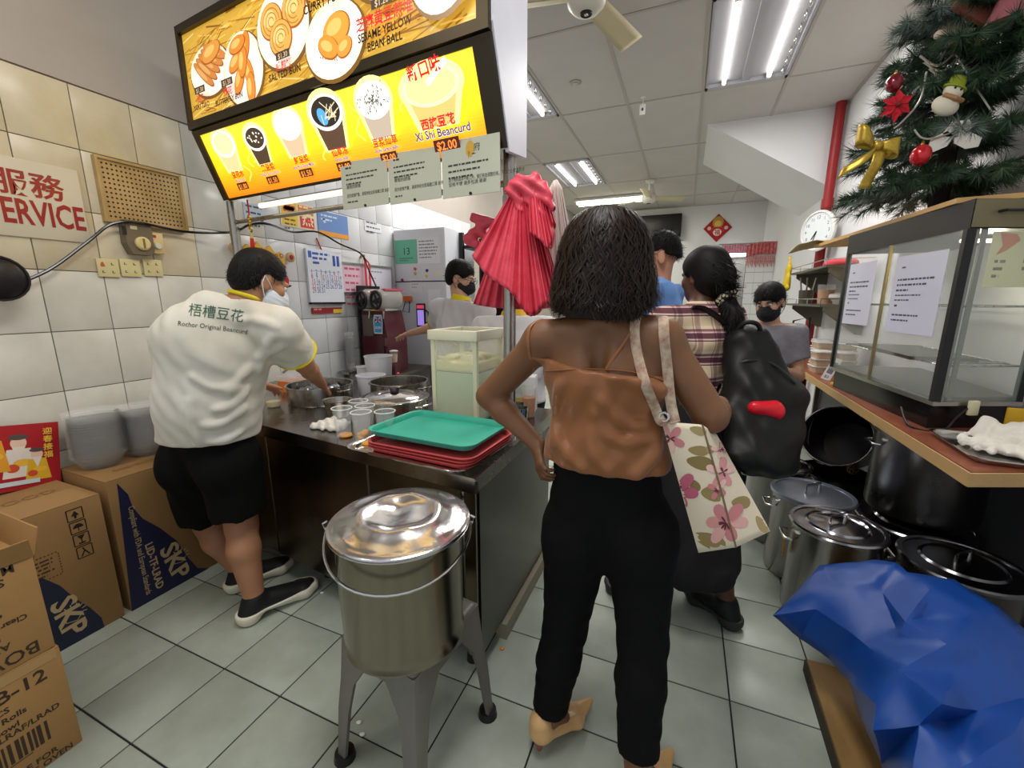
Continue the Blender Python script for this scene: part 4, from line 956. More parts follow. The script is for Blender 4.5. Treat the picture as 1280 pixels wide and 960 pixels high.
def lidp(u, v):
    r = .199*v; a = 2*PI*u; x, y = r*math.cos(a), r*math.sin(a); q = r/.199
    z = .372+(.010 if q > .97 else .004 if q > .9 else .016*(1-q**2)**.5+.012*math.exp(-((q-.55)/.12)**2))
    z += .0035*math.sin(x*46+1)*math.sin(y*38+x*20)*(q < .9) - .014*math.exp(-((x+.02)**2+(y-.02)**2)/.0035)*(q < .9)
    return (x, y, z-(.010 if q > .995 else 0))
lid.grid(lidp, 64, 28, closed_u=True); lid.lathe([(.199, .372), (.201, .366), (.199, .360), (.19, .360)], n=64)
o = lid.build('lid', mat('lid_alu', (214, 212, 214), .2, 1., rvar=.1, vscale=8, bump=.0012, bscale=26), t, smooth=60); o.rotation_euler = (0, math.radians(.5), 0)
def bail(R, drop, th0):
    pts = []
    for k in range(25):
        a = PI*k/24; x = -R*math.cos(a); y = -R*math.sin(a)
        c, s_ = math.cos(th0), math.sin(th0); pts.append((x*c-y*s_, x*s_+y*c, .352-drop*math.sin(a)**.8))
    return pts
th0 = math.radians(27)
MB().tube(bail(.205, .075, th0), .0042, 8).build('wire_bail', M['chrome'], t)
e = MB()
for s_ in (-1, 1):
    c = Vector((s_*.192*math.cos(th0), s_*.192*math.sin(th0), .345)); e.tube([c, c+Vector((s_*.018*math.cos(th0), s_*.018*math.sin(th0), .002)), c+Vector((s_*.024*math.cos(th0), s_*.024*math.sin(th0), .02)), c+Vector((s_*.012*math.cos(th0), s_*.012*math.sin(th0), .026))], .004, 6)
e.build('bail_hook', M['chrome'], t)
# ---------------------------------------------------------------- on the counter
Z = CZ+.001
def rrect(w, d, r, n=5):
    out = []
    for cx, cy, a0 in ((w/2-r, d/2-r, 0), (-w/2+r, d/2-r, PI/2), (-w/2+r, -d/2+r, PI), (w/2-r, -d/2+r, 1.5*PI)):
        out += [(cx+r*math.cos(a0+PI/2*k/n), cy+r*math.sin(a0+PI/2*k/n)) for k in range(n+1)]
    return out
def tray_mesh(w, d, h=.02, flare=.012, th=.003, r=.05, rim=.006):
    """shallow tray: floor, flared wall, rolled rim, underside"""
    rings = [(rrect(w-2*flare, d-2*flare, r-flare), th), (rrect(w-2*flare*.4, d-2*flare*.4, r), h*.85), (rrect(w, d, r), h), (rrect(w+2*rim, d+2*rim, r+rim), h), (rrect(w+2*rim, d+2*rim, r+rim), h-th), (rrect(w-.004, d-.004, r), h-th*1.6), (rrect(w-2*flare, d-2*flare, r-flare), 0)]
    vs = [(x, y, z) for ring, z in rings for x, y in ring]; n = len(rings[0][0]); fs = []
    for k in range(len(rings)-1):
        for i in range(n): fs.append((k*n+i, k*n+(i+1) % n, (k+1)*n+(i+1) % n, (k+1)*n+i))
    fs += [tuple(range(n)), tuple(range(len(rings)*n-1, (len(rings)-1)*n-1, -1))]
    return MB().add(vs, fs)
TC = Vector((-.875, 1.355)); TA = math.radians(-4)
def tray(name, label, w, d, z, m, dx=0, dy=0, da=0, group='stacked serving trays', rim=.006, h=.02):
    t = thing(name, label, 'tray', (TC.x+dx, TC.y+dy, z), TA+da, group)
    tray_mesh(w, d, h=h, rim=rim).build('tray_shell', m, t, smooth=40); return t
tray('steel_tray', 'steel tray at the bottom of the stack under the red trays', .54, .41, Z, M['chrome'], -.025, 0, .0, rim=.012)
mr = mat('tray_red', (206, 84, 84), .4, var=.06, vscale=8)
for k in range(3):
    tray('red_tray', ('lowest of the three salmon red trays on the steel tray', 'middle one of the three salmon red trays', 'topmost of the three salmon red trays, directly under the green tray')[k], .47, .355, Z+.006+.013*k, mr, .012+.004*k, -.004*k, .01*k, 'salmon red trays')
mg_ = mat('tray_green', (44, 168, 142), .45, var=.08, vscale=10, bump=.0003, bscale=200)
t = tray('green_tray', 'empty green plastic tray on top of the tray stack at the counter corner', .46, .345, Z+.006+.013*3+.015, mg_, .0, .012, math.radians(3), h=.024)
t.rotation_euler = (math.radians(-1.2), math.radians(1.), TA+math.radians(3))
# soy milk tank
tx0, tx1, ty0, ty1 = -1.118, -.868, 1.70, 1.97
t = thing('drink_tank', 'tall clear square tank of pale green soy milk with a cream rim beside the post', 'tank', ((tx0+tx1)/2, (ty0+ty1)/2, Z), math.radians(-3))
a, b, H_ = (tx1-tx0)/2, (ty1-ty0)/2, .425; th = .006
tk = MB(); tk.box((-a, -b, 0), (a, -b+th, H_)); tk.box((-a, b-th, 0), (a, b, H_)); tk.box((-a, -b+th, 0), (-a+th, b-th, H_)); tk.box((a-th, -b+th, 0), (a, b-th, H_)); tk.box((-a+th, -b+th, 0), (a-th, b-th, th))
tk.build('tank_walls', mat('acrylic', (244, 246, 232), .06, alpha=.22), t, smooth=0)
c = MB(); w = .018
for sx in (-1, 1):
    for sy in (-1, 1): c.box((sx*a-(w if sx > 0 else .002), sy*b-(w if sy > 0 else .002), 0), (sx*a+(.002 if sx > 0 else w), sy*b+(.002 if sy > 0 else w), H_))
c.build('corner_strip', mat('tank_cream', (226, 224, 192), .35), t, smooth=0)
r = MB(); e = .012
r.box((-a-e, -b-e, H_-.035), (a+e, -b+.02, H_+.012), .003); r.box((-a-e, b-.02, H_-.035), (a+e, b+e, H_+.012), .003); r.box((-a-e, -b+.018, H_-.035), (-a+.02, b-.018, H_+.012), .003); r.box((a-.02, -b+.018, H_-.035), (a+e, b-.018, H_+.012), .003)
r.build('rim', mat('tank_rim', (232, 228, 200), .4), t)
MB().box((-a+th+.001, -b+th+.001, th), (a-th-.001, b-th-.001, .235)).build('soy_milk', mat('soy_green', (190, 206, 160), .25, var=.06, vscale=6), t, smooth=0)
S = SDF((-a-.02, -b-.02, .2), (a+.02, b+.02, .37), .007)
rr = random.Random(3); S.D[:, :, S.ax[2] < .29] = -.004
for k in range(40): S.ell((rr.uniform(-a+.02, a-.02), rr.uniform(-b+.02, b-.02), rr.uniform(.288, .305)), (rr.uniform(.014, .026), rr.uniform(.014, .024), rr.uniform(.008, .014)), k=.012)
for ax_, s_ in (((1, 0, 0), a), ((-1, 0, 0), a), ((0, 1, 0), b), ((0, -1, 0), b)): S.half(np.array(ax_, float)*(s_-th-.003), ax_)
S.half((0, 0, .2365), (0, 0, -1))
S.build('bean_foam', mat('foam', (236, 226, 170), .5, var=.3, vscale=16, col2=(214, 206, 130)), t, smooth=1)
# pots
def pot(name, label, c, r, h, m, lid=None, handles=True, rim=True, group=None, cat='pot', a0=0., knob=True, inside=None, z=Z):
    t = thing(name, label, cat, (c[0], c[1], z), a0, group)
    MB().lathe([(0, .003), (r*.94, .003), (r*.97, 0), (r, .012), (r, h-.006), (r+.007, h-.003), (r+.007, h+.002), (r-.003, h+.001), (r-.004, h-.01), (r-.005, .02), (0, .016)], n=48).build('pot_body', m, t)
    if handles:
        for s in (-1, 1):
            q = MB().tube([(s*r, -.045, h*.78), (s*(r+.028), -.04, h*.79), (s*(r+.036), 0, h*.795), (s*(r+.028), .04, h*.79), (s*r, .045, h*.78)], .005, 8); q.build('handle', M['chrome'], t)
    if lid:
        l = MB().lathe([(r+.012, 0), (r+.014, .004), (r+.006, .007), (r*.93, .004), (r*.86, .012), (r*.6, .02), (r*.56, .014), (r*.3, .024), (0, .027)], (0, 0, h+.003), 48).build('lid', lid, t)
        if knob: MB().tube([(-.035, 0, h+.028), (-.03, 0, h+.05), (0, 0, h+.056), (.03, 0, h+.05), (.035, 0, h+.028)], [(.006, .009)]*5, 8).build('lid_handle', M['chrome'], l)
    return t
tb = pot('wash_pan', 'wide low steel pan that the bending man reaches into', (-1.93, 1.76), .175, .10, M['steel'], group=None, cat='pan')
tp = MB().lathe([(0, .0), (.2, .0), (.212, .006), (.215, .012), (.2, .010), (0, .006)], n=40)
S = SDF((-2.08, 1.62, .9), (-1.78, 1.92, .99), .007); rr = random.Random(8)
for k in range(26): S.ell((-1.93+rr.gauss(-.03, .05), 1.76+rr.gauss(0, .05), .93), (.022, .02, .02), k=.012)
S.half((0, 0, .90), (0, 0, -1)); S.half((-1.93, 1.76, .9), (0, 0, -1))
def clipr(X, Y, Z_): return 0*X+0*Y+0*Z_
o = S.build('wet_foil', mat('foil', (150, 152, 160), .25, .7, var=.5, vscale=40, bump=.003, bscale=60), smooth=1); tag(o, 'crumpled grey wet stuff heaped in the low steel pan', 'cloth')
p1 = pot('stock_pot', 'steel pot with a shiny lid near the soy milk tank, behind the clear cups', (-1.305, 1.64), .155, .10, M['steel'], lid=M['chrome'])
MB().lathe([(0, .131), (.02, .131), (.024, .14), (.018, .15), (0, .152)], n=16).build('lid_knob', M['black'], p1)
for c_ in [c for l in p1.children for c in l.children if c.name.startswith('lid_handle')]: bpy.data.objects.remove(c_)
pot('open_pot', 'open steel pot behind the lidded pot on the counter', (-1.50, 1.93), .16, .12, M['steel'])
def tumbler(loc, label, r=.040, h=.125, fill=None, group='clear cups on the counter'):
    t = thing('clear_cup', label, 'cup', loc, group=group)
    MB().lathe([(0, .001), (r*.72, 0), (r*.74, .003), (r*.98, h-.004), (r*1.06, h-.002), (r*1.06, h+.002), (r*.99, h+.001), (r*.96, h-.006), (r*.70, .006), (0, .004)], n=28).build('cup_wall', mcup, t)
    MB().add(*_torus((0, 0, h), r*1.04, .0022, 32, 6, axis=(0, 0, 1))).build('cup_rim', M['wplastic'], t)
    if fill:
        S = SDF((-r, -r, 0), (r, r, .06), .005); rr = random.Random(hash(label) % 97)
        for k in range(5): S.ell((rr.uniform(-.012, .012), rr.uniform(-.012, .012), .016+.006*k), (.017, .015, .009), k=.003)
        S.build('crackers', fill, t, smooth=1)
mcup = mat('cup_clear', (240, 242, 240), .08, alpha=.13)
mcr = mat('cracker', (226, 160, 70), .6, var=.2, vscale=30)
for (px, py), lab, f in (((451, 515), 'clear cup of crackers in the front row, the one nearest the green tray corner', 1), ((481, 514), 'clear cup of crackers next to the green tray, second of the front row', 1), ((427, 510), 'empty clear cup beside the folded white cloth', 0), ((456, 507), 'empty clear cup in the second row, between steel bowl and lidded pot', 0), ((448, 501), 'rearmost of the small clear cups, close to the white tub', 0)):
    q = at(px, py, z=Z+.125); tumbler((q.x, q.y, Z), lab, fill=mcr if f else None)
q = at(418, 503, z=Z+.085)
t = thing('steel_bowl', 'small tapered steel bowl behind the white cloth', 'bowl', (q.x-.03, q.y+.05, Z))
MB().lathe([(0, .002), (.045, 0), (.05, .006), (.068, .082), (.072, .086), (.066, .084), (.047, .01), (0, .008)], n=36).build('bowl_body', M['steel'], t)
for k, (px, py) in enumerate(((432, 543), (446, 556), (461, 553))):
    q = at(px, py, z=Z+.008); t = thing('cracker', ('small golden cracker lying beside the white cloth', 'golden cracker lying in front of the cracker cups', 'golden cracker half under the tray corner')[k], 'cracker', (q.x, max(q.y, 1.27), Z), group='loose crackers')
    MB().lathe([(0, 0), (.022, 0), (.027, .005), (.024, .011), (0, .014)], n=16, sx=1.15).build('cracker_body', mcr, t)
# folded white cloth
q = at(408, 536, z=Z)
S = SDF((q.x-.11, q.y-.06, Z-.01), (q.x+.11, q.y+.09, Z+.07), .0045)
S.ecap((q.x-.07, q.y+.0, Z+.008), (q.x+.07, q.y+.02, Z+.012), (0, 1, 0), (.035, .014), (.045, .018), k=.02); S.ecap((q.x-.02, q.y+.01, Z+.022), (q.x+.075, q.y+.035, Z+.026), (0, 1, 0), (.02, .013), (.03, .016), k=.012); S.cap((q.x-.06, q.y+.03, Z+.012), (q.x+.0, q.y+.045, Z+.03), .012, .016, k=.01)
S.warp(lambda X, Y, Z_: .0028*np.sin(X*120+Y*160)+.002*np.sin(X*60-Y*210)); S.half((0, 0, Z+.0005), (0, 0, -1))
tag(S.build('folded_cloth', M['cloth_w'], smooth=1), 'crumpled white dish cloth lying on the counter edge', 'cloth')
# white tubs
def tub(name, label, c, r, h, m, group=None):
    t = thing(name, label, 'tub', (c[0], c[1], Z), group=group)
    MB().lathe([(0, .002), (r*.84, 0), (r*.86, .004), (r, h-.008), (r+.004, h-.006), (r+.004, h), (r-.003, h), (r*.84, .008), (0, .006)], n=36).build('tub_body', m, t); return t
mtub = mat('frosted_tub', (232, 234, 240), .35, alpha=.86)
tub('white_tub', 'tall frosted white tub in front of the drink machine table', (-1.86, 2.19), .088, .215, mtub)
tub('white_tub', 'shorter frosted white tub in front of the tall one', (-1.765, 2.0), .085, .125, mtub)
t2 = tub('jam_jar', 'small jar with orange jam left of the tall white tub', (-2.02, 2.22), .045, .13, mtub)
MB().lathe([(0, .004), (.036, .004), (.041, .075), (0, .075)], n=24).build('jam', mat('jam', (206, 130, 50), .4), t2)
# things behind the man's arm
t = thing('orange_tub', 'orange filled food tub standing left of the low steel pan', 'tub', (-2.28, 1.90, Z))
MB().prism(rrect(.2, .14, .02), 0, .07).build('tub_fill', mat('orange_jelly', (222, 116, 20), .3), t, smooth=40)
MB().prism(rrect(.206, .146, .022), .071, .10).build('tub_top', mat('tub_clear', (240, 236, 228), .15, alpha=.3), t, smooth=40)
t = thing('ladle', 'wooden handled ladle leaning over the orange tub', 'ladle', (-2.33, 1.93, Z+.103))
MB().tube([(-.02, .0, .05), (.06, .01, .075), (.14, .02, .08)], .012, 10).build('handle', mat('pale_wood', (226, 210, 170), .6), t)
MB().tube([(-.08, -.02, .006), (-.02, 0, .05)], .008, 8).build('stem', M['steel'], t)
t = thing('sauce_cup', 'small clear cup of pale sauce on the counter beside the shirt of the bending man', 'cup', (-2.06, 1.555, Z))
MB().lathe([(0, .001), (.032, 0), (.043, .05), (.046, .052), (.04, .05), (.03, .004), (0, .003)], n=24).build('cup_wall', mcup, t); MB().lathe([(0, .004), (.03, .004), (.036, .03), (0, .032)], n=20).build('sauce', mat('sauce', (232, 216, 170), .4), t)
# post base side: glasses by the side edge
for px, py, lab in ((622, 0, ''),): pass
q = Vector((-.672, 1.80, Z)); t = thing('tea_glass', 'glass of orange tea behind the post at the counter side', 'glass', (-.69, 1.90, Z))
MB().lathe([(0, .001), (.03, 0), (.037, .15), (.035, .15), (.029, .006), (0, .004)], n=24).build('glass_wall', mcup, t); MB().lathe([(0, .006), (.028, .006), (.033, .10), (0, .10)], n=20).build('tea', mat('tea', (224, 140, 30), .2, trans=.3), t)
for k, (x, y) in enumerate(((-.672, 1.735), (-.715, 1.80))):
    t = thing('steel_cup', ('small steel cup in front, at the foot of the post', 'small steel cup behind, at the foot of the post')[k], 'cup', (x, y, Z), group='steel cups by the post')
    MB().lathe([(0, .002), (.028, 0), (.034, .09), (.036, .09), (.03, .006), (0, .005)], n=24).build('cup_body', M['chrome'], t)
t = thing('white_carton', 'white box with yellow markings behind the tea glass', 'box', (-.76, 2.0, Z), .2)
MB().box((-.07, -.05, 0), (.07, .05, .19), .004).build('carton', M['paper'], t)
Print((0, -.0502, 0), (1, 0, 0), (0, 0, 1)).rect(-.06, .03, .06, .08, (226, 190, 90)).up().rect(-.05, .1, .02, .15, (200, 210, 200)).build('carton_print', M['print'], t)
# ---------------------------------------------------------------- kitchen side behind the counter
t = thing('prep_table', 'steel table against the kitchen wall carrying the drink machine', 'table', (-2.52, 3.23, 0))
MB().box((-.222, -.30, .775), (.222, .30, .80), .003).build('table_top', M['steel_d'], t)
MB().box((-.21, -.285, .18), (.21, .285, .20)).build('lower_shelf', M['steel_d'], t, smooth=0)
for sx in (-1, 1):
    for sy in (-1, 1): MB().box((sx*.20-.014, sy*.275-.014, 0), (sx*.20+.014, sy*.275+.014, .775)).build('leg', M['steel'], t, smooth=0)
MB().box((-.205, -.29, .72), (.205, -.27, .775)).build('apron', M['dark'], t, smooth=0)
# slush drink machine
t = thing('drink_machine', 'maroon twin bowl drink dispenser with black wheels and a blue badge', 'dispenser', (-2.545, 3.10, .801)); t.scale = (.82, 1, 1.1)
mm = mat('maroon', (84, 26, 38), .35, coat=.3)
MB().prism([(-.17, 0), (.17, 0), (.17, .30), (.12, .50), (-.17, .50)], -.13, .145, axis='y').build('machine_body', mm, t, smooth=0)
MB().prism([(-.165, .02), (.125, .02), (.125, .30), (-.165, .30)], -.142, -.13, axis='y').build('front_panel', mm, t, smooth=0)
MB().prism([(-.2, 0), (-.172, 0), (-.172, .70), (-.2, .70)], -.14, .145, axis='y').build('black_side', M['black'], t, smooth=0)
MB().prism([(-.14, .30), (.0, .30), (.0, .47), (-.14, .47)], -.1435, -.1425, axis='y').build('window', mat('win_dark', (104, 92, 84), .15), t, smooth=0)
P = Print((.02, -.1435, .30), (1, 0, 0), (0, 0, 1)); P.poly([(-.01, .02), (.1, .02), (.11, .12), (.1, .17), (.0, .17), (-.015, .12)], (232, 240, 246)).up(); P.poly([(0, .03), (.09, .03), (.1, .12), (.09, .16), (.01, .16), (-.005, .12)], (70, 160, 214)).up()
P.rect(.012, .11, .082, .15, (40, 60, 130)).up(); P.line([(.012, .11), (.082, .15)], .008, (240, 240, 240)); P.line([(.012, .15), (.082, .11)], .008, (240, 240, 240)); P.up(); P.rect(.042, .11, .052, .15, (206, 40, 60)); P.rect(.012, .125, .082, .135, (206, 40, 60)); P.up(); P.text('SLUSH', .047, .06, .028, (250, 250, 250), 'c', bold=.001); P.build('badge', M['print'], t)
for k, x in enumerate((-.09, .10)):
    b = MB().lathe([(0, -.16), (.06, -.16), (.076, -.13), (.08, .1), (0, .12)], (x, 0, .595), 28, (0, 1, 0)).build('drum', mat('drum%d' % k, (206, 204, 198), .12, alpha=.55), t)
    w = MB().add(*_torus((x, -.185, .585), .064, .013, 24, 8, axis=(0, 1, 0)))
    for q in range(4): a_ = q*PI/2+.3; w.tube([(x, -.18, .585), (x+.064*math.cos(a_), -.185, .585+.064*math.sin(a_))], .009, 6)
    w.lathe([(0, -.012), (.022, -.01), (.022, .015), (0, .02)], (x, -.18, .575), 16, (0, 1, 0)); w.build('wheel', M['black'], t)
    MB().tube([(x+.06, -.15, .5), (x+.06, -.16, .44)], .008, 6).build('drain', M['chrome'], t)
MB().box((-.16, -.12, .501), (.15, .13, .515)).build('drum_base', M['chrome'], t, smooth=0)
MB().prism([(-.18, .62), (.16, .66), (.16, .675), (-.18, .64)], -.12, .14, axis='y').build('pink_cover', mat('pink_cover', (210, 90, 110), .6), t, smooth=0)
MB().box((.10, -.17, .225), (.17, -.132, .29)).build('tap_block', mm, t, smooth=0)
t = thing('drink_cup', 'clear cup of pale drink held under the tap of the maroon machine', 'cup', (-2.36, 2.985, .80+.10))
MB().lathe([(0, 0), (.026, 0), (.036, .10), (.034, .10), (.024, .004), (0, .004)], n=24).build('cup_wall', mcup, t); MB().lathe([(0, .005), (.023, .005), (.031, .075), (0, .075)], n=20).build('drink', mat('milk_drink', (222, 190, 150), .4), t); MB().lathe([(0, .101), (.037, .101), (.037, .106), (.02, .112), (0, .112)], n=24).build('cup_lid', M['wplastic'], t)
t = thing('drip_tray', 'dark drip tray block under the cup at the machine front', 'tray', (-2.36, 2.965, .801)); MB().box((-.05, -.04, 0), (.05, .04, .095), .004).build('tray_block', mm, t)
S = SDF((-2.46, 2.93, .79), (-2.28, 3.0, .84), .004); S.ecap((-2.43, 2.965, .806), (-2.31, 2.96, .808), (0, 1, 0), (.018, .01), (.02, .012), k=.01); S.half((0, 0, .8015), (0, 0, -1)); 
tag(S.build('pink_rag', mat('rag_pink', (236, 100, 100), .8), smooth=1), 'pink and orange rag on the steel table in front of the machine', 'cloth')
t = thing('cup_tower', 'tall nested stack of clear cups by the wall left of the drink machine', 'cups', (-2.68, 2.80, .0))
MB().box((-.06, -.1, .82), (.06, .1, .84)).box((-.06, -.02, .0), (-.05, .02, .82)).build('wall_bracket', M['steel'], t, smooth=0)
for k in range(9): MB().lathe([(.03, 0), (.04, .09), (.043, .092), (.04, .088), (.029, .001)], (.0, 0, .842+.03*k), 24).build('cup', mcup, t)
# fridge with notes
FY = 3.56
t = thing('fridge', 'tall white fridge door covered with notes and magnets behind the staff', 'fridge', (-2.44, FY, 0))
MB().box((-.30, .0, .05), (.29, .6, 2.12), .012).build('fridge_body', mat('fridge_white', (214, 217, 224), .3, var=.05, vscale=3), t)
MB().box((-.29, .02, 0), (.28, .58, .05)).build('fridge_base', M['dark'], t, smooth=0)
MB().box((-.30, -.004, 1.62), (.29, .0, 1.63)).build('door_gap', M['dark'], t, smooth=0)
def note(px0, py0, px1, py1, col, fn=None, nm='note'):
    a, b = at(px0, py1, y=FY), at(px1, py0, y=FY); w, h = b.x-a.x, b.z-a.z
    n_ = MB().box((0, -.003, 0), (w, -.0012, h)).build(nm, mat(nm, col, .6), t, smooth=0, loc=(a.x+2.44, 0, a.z))
    if fn: P = Print((0, -.0032, 0), (1, 0, 0), (0, 0, 1)); fn(P, w, h); P.build(nm+'_print', M['print'], n_)
note(495, 299, 521, 330, (110, 190, 160), lambda P, w, h: (P.text('13', w*.5, h*.38, h*.42, (24, 60, 60), 'c'), P.lines(w*.2, w*.8, h*.2, .02, 2, .01, (60, 120, 110))), 'green_date_note')
note(522, 296, 550, 330, (228, 228, 234), lambda P, w, h: P.lines(w*.1, w*.9, h*.85, .03, 6, .01, (110, 110, 120)), 'printed_note')
note(513, 348, 528, 366, (222, 220, 224), lambda P, w, h: P.lines(w*.15, w*.8, h*.8, .03, 3, .008, (150, 140, 150)), 'small_note')
note(536, 362, 550, 384, (232, 234, 240), None, 'folded_note'); note(543, 338, 553, 345, (226, 222, 200), None, 'tag_note')
for px, py, col, nm in ((519, 336, (206, 70, 70), 'red_magnet'), (519, 342, (220, 170, 90), 'orange_magnet'), (503, 350, (150, 40, 70), 'plum_magnet'), (533, 345, (236, 206, 50), 'flower_magnet'), (534, 338, (60, 50, 110), 'blue_magnet')):
    q = at(px, py, y=FY); MB().lathe([(0, -.012), (.012, -.012), (.016, 0), (0, 0)], (q.x+2.44, -.0005, q.z), 14, (0, -1, 0)).lathe([(0, 0), (.016, 0), (.012, .012), (0, .012)], (q.x+2.44, -.0005, q.z), 14, (0, -1, 0)).build(nm, mat(nm, col, .4), t)
q = at(508, 374, y=FY-.03); MB().box((q.x+2.44-.04, -.03, q.z-.02), (q.x+2.44+.05, -.001, q.z+.03)).build('orange_clip', mat('orange_clip', (222, 110, 40), .5), t)
MB().tube([(q.x+2.44-.02, -.02, q.z-.02), (q.x+2.44-.06, -.02, q.z-.12), (q.x+2.44+.02, -.02, q.z-.13), (q.x+2.44+.03, -.02, q.z-.02)], .005, 6).build('scissor_handle', M['dark'], t)
q = at(526, 394, y=FY-.02)
t = thing('phone_timer', 'violet lit phone in a pink and black case stuck on the fridge door', 'phone', (q.x, FY-.003, q.z))
MB().box((-.055, -.016, -.12), (.05, -.0, .115), .006).build('phone_case', M['black'], t)
P = Print((0, -.0165, 0), (1, 0, 0), (0, 0, 1)); P.rect(-.045, .065, .04, .1, (206, 70, 100)); P.rect(-.04, -.1, .035, .05, (166, 140, 236)); P.build('phone_screen', print_mat('screen', .2, .6), t)
MB().tube([(.05, -.008, .05), (.085, -.01, .03), (.085, -.01, -.05), (.05, -.008, -.08)], .007, 6).build('phone_strap', M['dark'], t)
# dark doorway / rack right of the fridge
t = thing('dark_rack', 'tall dark metal rack right of the white fridge', 'rack', (-1.86, 4.05, 0))
for sx in (-1, 1):
    for sy in (-1, 1): MB().box((sx*.26-.02, sy*.22-.02, 0), (sx*.26+.02, sy*.22+.02, 2.1)).build('post', M['dark'], t, smooth=0)
for z in (.3, .9, 1.4, 1.95): MB().box((-.26, -.22, z), (.26, .22, z+.03)).build('shelf', M['dark'], t, smooth=0)
MB().box((-.25, .2, .3), (.25, .21, 2.0)).build('back_sheet', M['black'], t, smooth=0)
t = thing('printed_bag', 'white bag with a blue fish print hanging on the dark rack', 'bag', (-1.62, 3.80, 1.72))
MB().prism([(-.12, 0), (.11, -.02), (.1, .27), (-.09, .29)], -.025, -.0, axis='y').build('bag_body', M['paper'], t, smooth=0)
P = Print((0, -.0255, 0), (1, 0, 0), (0, 0, 1)); P.ell(0, .12, .06, .035, (90, 170, 214), 16, -.3).up(); P.poly([(-.02, .15), (.03, .24), (.05, .14)], (232, 236, 240)); P.line([(-.02, .15), (.03, .24), (.05, .14)], .006, (70, 80, 100)); P.build('bag_print', M['print'], t)
t = thing('yellow_tag', 'small yellow paper tag on the rack above the masked staff member', 'tag', (-1.66, 3.795, 1.63)); MB().prism([(-.03, -.03), (.04, 0), (-.03, .03)], -.004, 0, axis='y').build('tag_paper', mat('tag_yellow', (226, 220, 60), .5), t, smooth=0)
# hanging bundles of plastic bags on the right post
# ---------------------------------------------------------------- right hand counter
mlam = mat('laminate_red', (150, 84, 58), .35, var=.3, vscale=26, col2=(112, 60, 42), rvar=.1)
t = thing('service_counter', 'long wood edged counter with a red brown top along the right wall', 'counter', (0, 0, 0))
poly = [(.945, 1.83), (WR-.006, 2.03), (WR-.006, 5.4), (.945, 5.4)]
MB().prism(poly, .822, .866).build('counter_core', mat('counter_core', (120, 92, 64), .6), t, smooth=0)
MB().prism([(.95, 1.836), (WR-.006, 2.036), (WR-.006, 5.39), (.95, 5.39)], .8665, CZ).build('laminate_top', mlam, t, smooth=0)
e = MB(); e.prism([(.938, 1.826), (.945, 1.83), (.945, 5.4), (.938, 5.4)], .82, .869); e.prism([(.938, 1.826), (WR-.006, 2.03), (WR-.006, 2.022), (.94, 1.818)], .82, .869)
e.build('wood_edge', mat('edge_wood', (196, 158, 102), .5, var=.2, vscale=9, stretch=(1, .1, 1)), t, smooth=0)
for y in (2.9, 4.1, 5.3):
    MB().box((1.36, y-.02, 0), (1.40, y+.02, .822)).build('support_leg', M['steel_d'], t, smooth=0)
    MB().box((.98, y-.015, .79), (1.40, y+.015, .822)).build('bracket_arm', M['steel_d'], t, smooth=0)
for y in (4.25, 5.3): MB().box((.98, y-.015, 0), (1.01, y+.015, .79)).build('front_leg', M['dark'], t, smooth=0)
MB().box((1.41, 2.05, 0), (1.435, 5.4, .81)).build('back_panel', mat('panel_grey', (92, 92, 96), .5, .3), t, smooth=0)
# ---------------------------------------------------------------- glass display case
CA = Vector((1.05, 2.37)); CD = Vector((-.1042, .9946)); CN = Vector((.9255, .3788))     # front edge direction, near face direction
CL = 1.06; 
cp = lambda s, q=0.: CA+CD*s+CN*q         # s along the front, q along the near face
t = thing('display_case', 'heated glass display case with a black base and steel racks on the right counter', 'case', (0, 0, 0))
def quadprism(pts, z0, z1): return MB().prism([tuple(p) for p in pts], z0, z1)
far_ = Vector((WR-.02, cp(CL).y+.03)); nearq = .40
ring = [cp(0), cp(0, nearq), far_, cp(CL)]
def inset(e): c = sum((Vector(p) for p in ring), Vector((0, 0)))/4; return [p+(c-p).normalized()*e for p in ring]
quadprism(inset(.05), CZ+.001, .985).build('base', M['blackgloss'], t, smooth=0)
quadprism(ring, .985, 1.004).build('base_trim', M['alu'], t, smooth=0)
quadprism(ring, 1.735, 1.85).build('top_fascia', mat('fascia_dark', (24, 23, 23), .45, .2), t, smooth=0)
# near end of the top, olive metal flap with a handle
n2 = Vector((-CN.y, CN.x))*-1
def nearplate(q0, q1, z0, z1, e0, e1): return MB().prism([tuple(cp(0, q0)+n2*e0), tuple(cp(0, q1)+n2*e0), tuple(cp(0, q1)+n2*e1), tuple(cp(0, q0)+n2*e1)], z0, z1)
nearplate(.003, nearq, 1.74, 1.848, .001, .005).build('end_flap', mat('flap_olive', (128, 120, 92), .4, .4), t, smooth=0)
h = [cp(0, .1)+n2*.006, cp(0, .1)+n2*.03, cp(0, .32)+n2*.03, cp(0, .32)+n2*.006]
MB().tube([(p.x, p.y, 1.80) for p in h], .006, 8).build('flap_handle', M['black'], t)
def post(s, q, w, m, nm): 
    p = cp(s, q); MB().box((-w, -w, 1.004), (w, w, 1.735)).build(nm, m, t, smooth=0, loc=(p.x, p.y, 0))
post(.012, .012, .015, M['black'], 'corner_post'); post(CL-.015, .012, .012, M['black'], 'corner_post')
post(.012, nearq-.02, .012, M['black'], 'corner_post')
for q in (.045, .08): 
    p = cp(.02, q); MB().box((-.008, -.006, 1.004), (.008, .006, 1.735)).build('slotted_strip', M['steel_d'], t, smooth=0, loc=(p.x, p.y, 0))
def pane(p, q, z0, z1, th=.004, nm='glass_pane'):
    d = (q-p).normalized(); n_ = Vector((-d.y, d.x))*th/2; MB().prism([tuple(p-n_), tuple(q-n_), tuple(q+n_), tuple(p+n_)], z0, z1).build(nm, M['pane'], t, smooth=0)
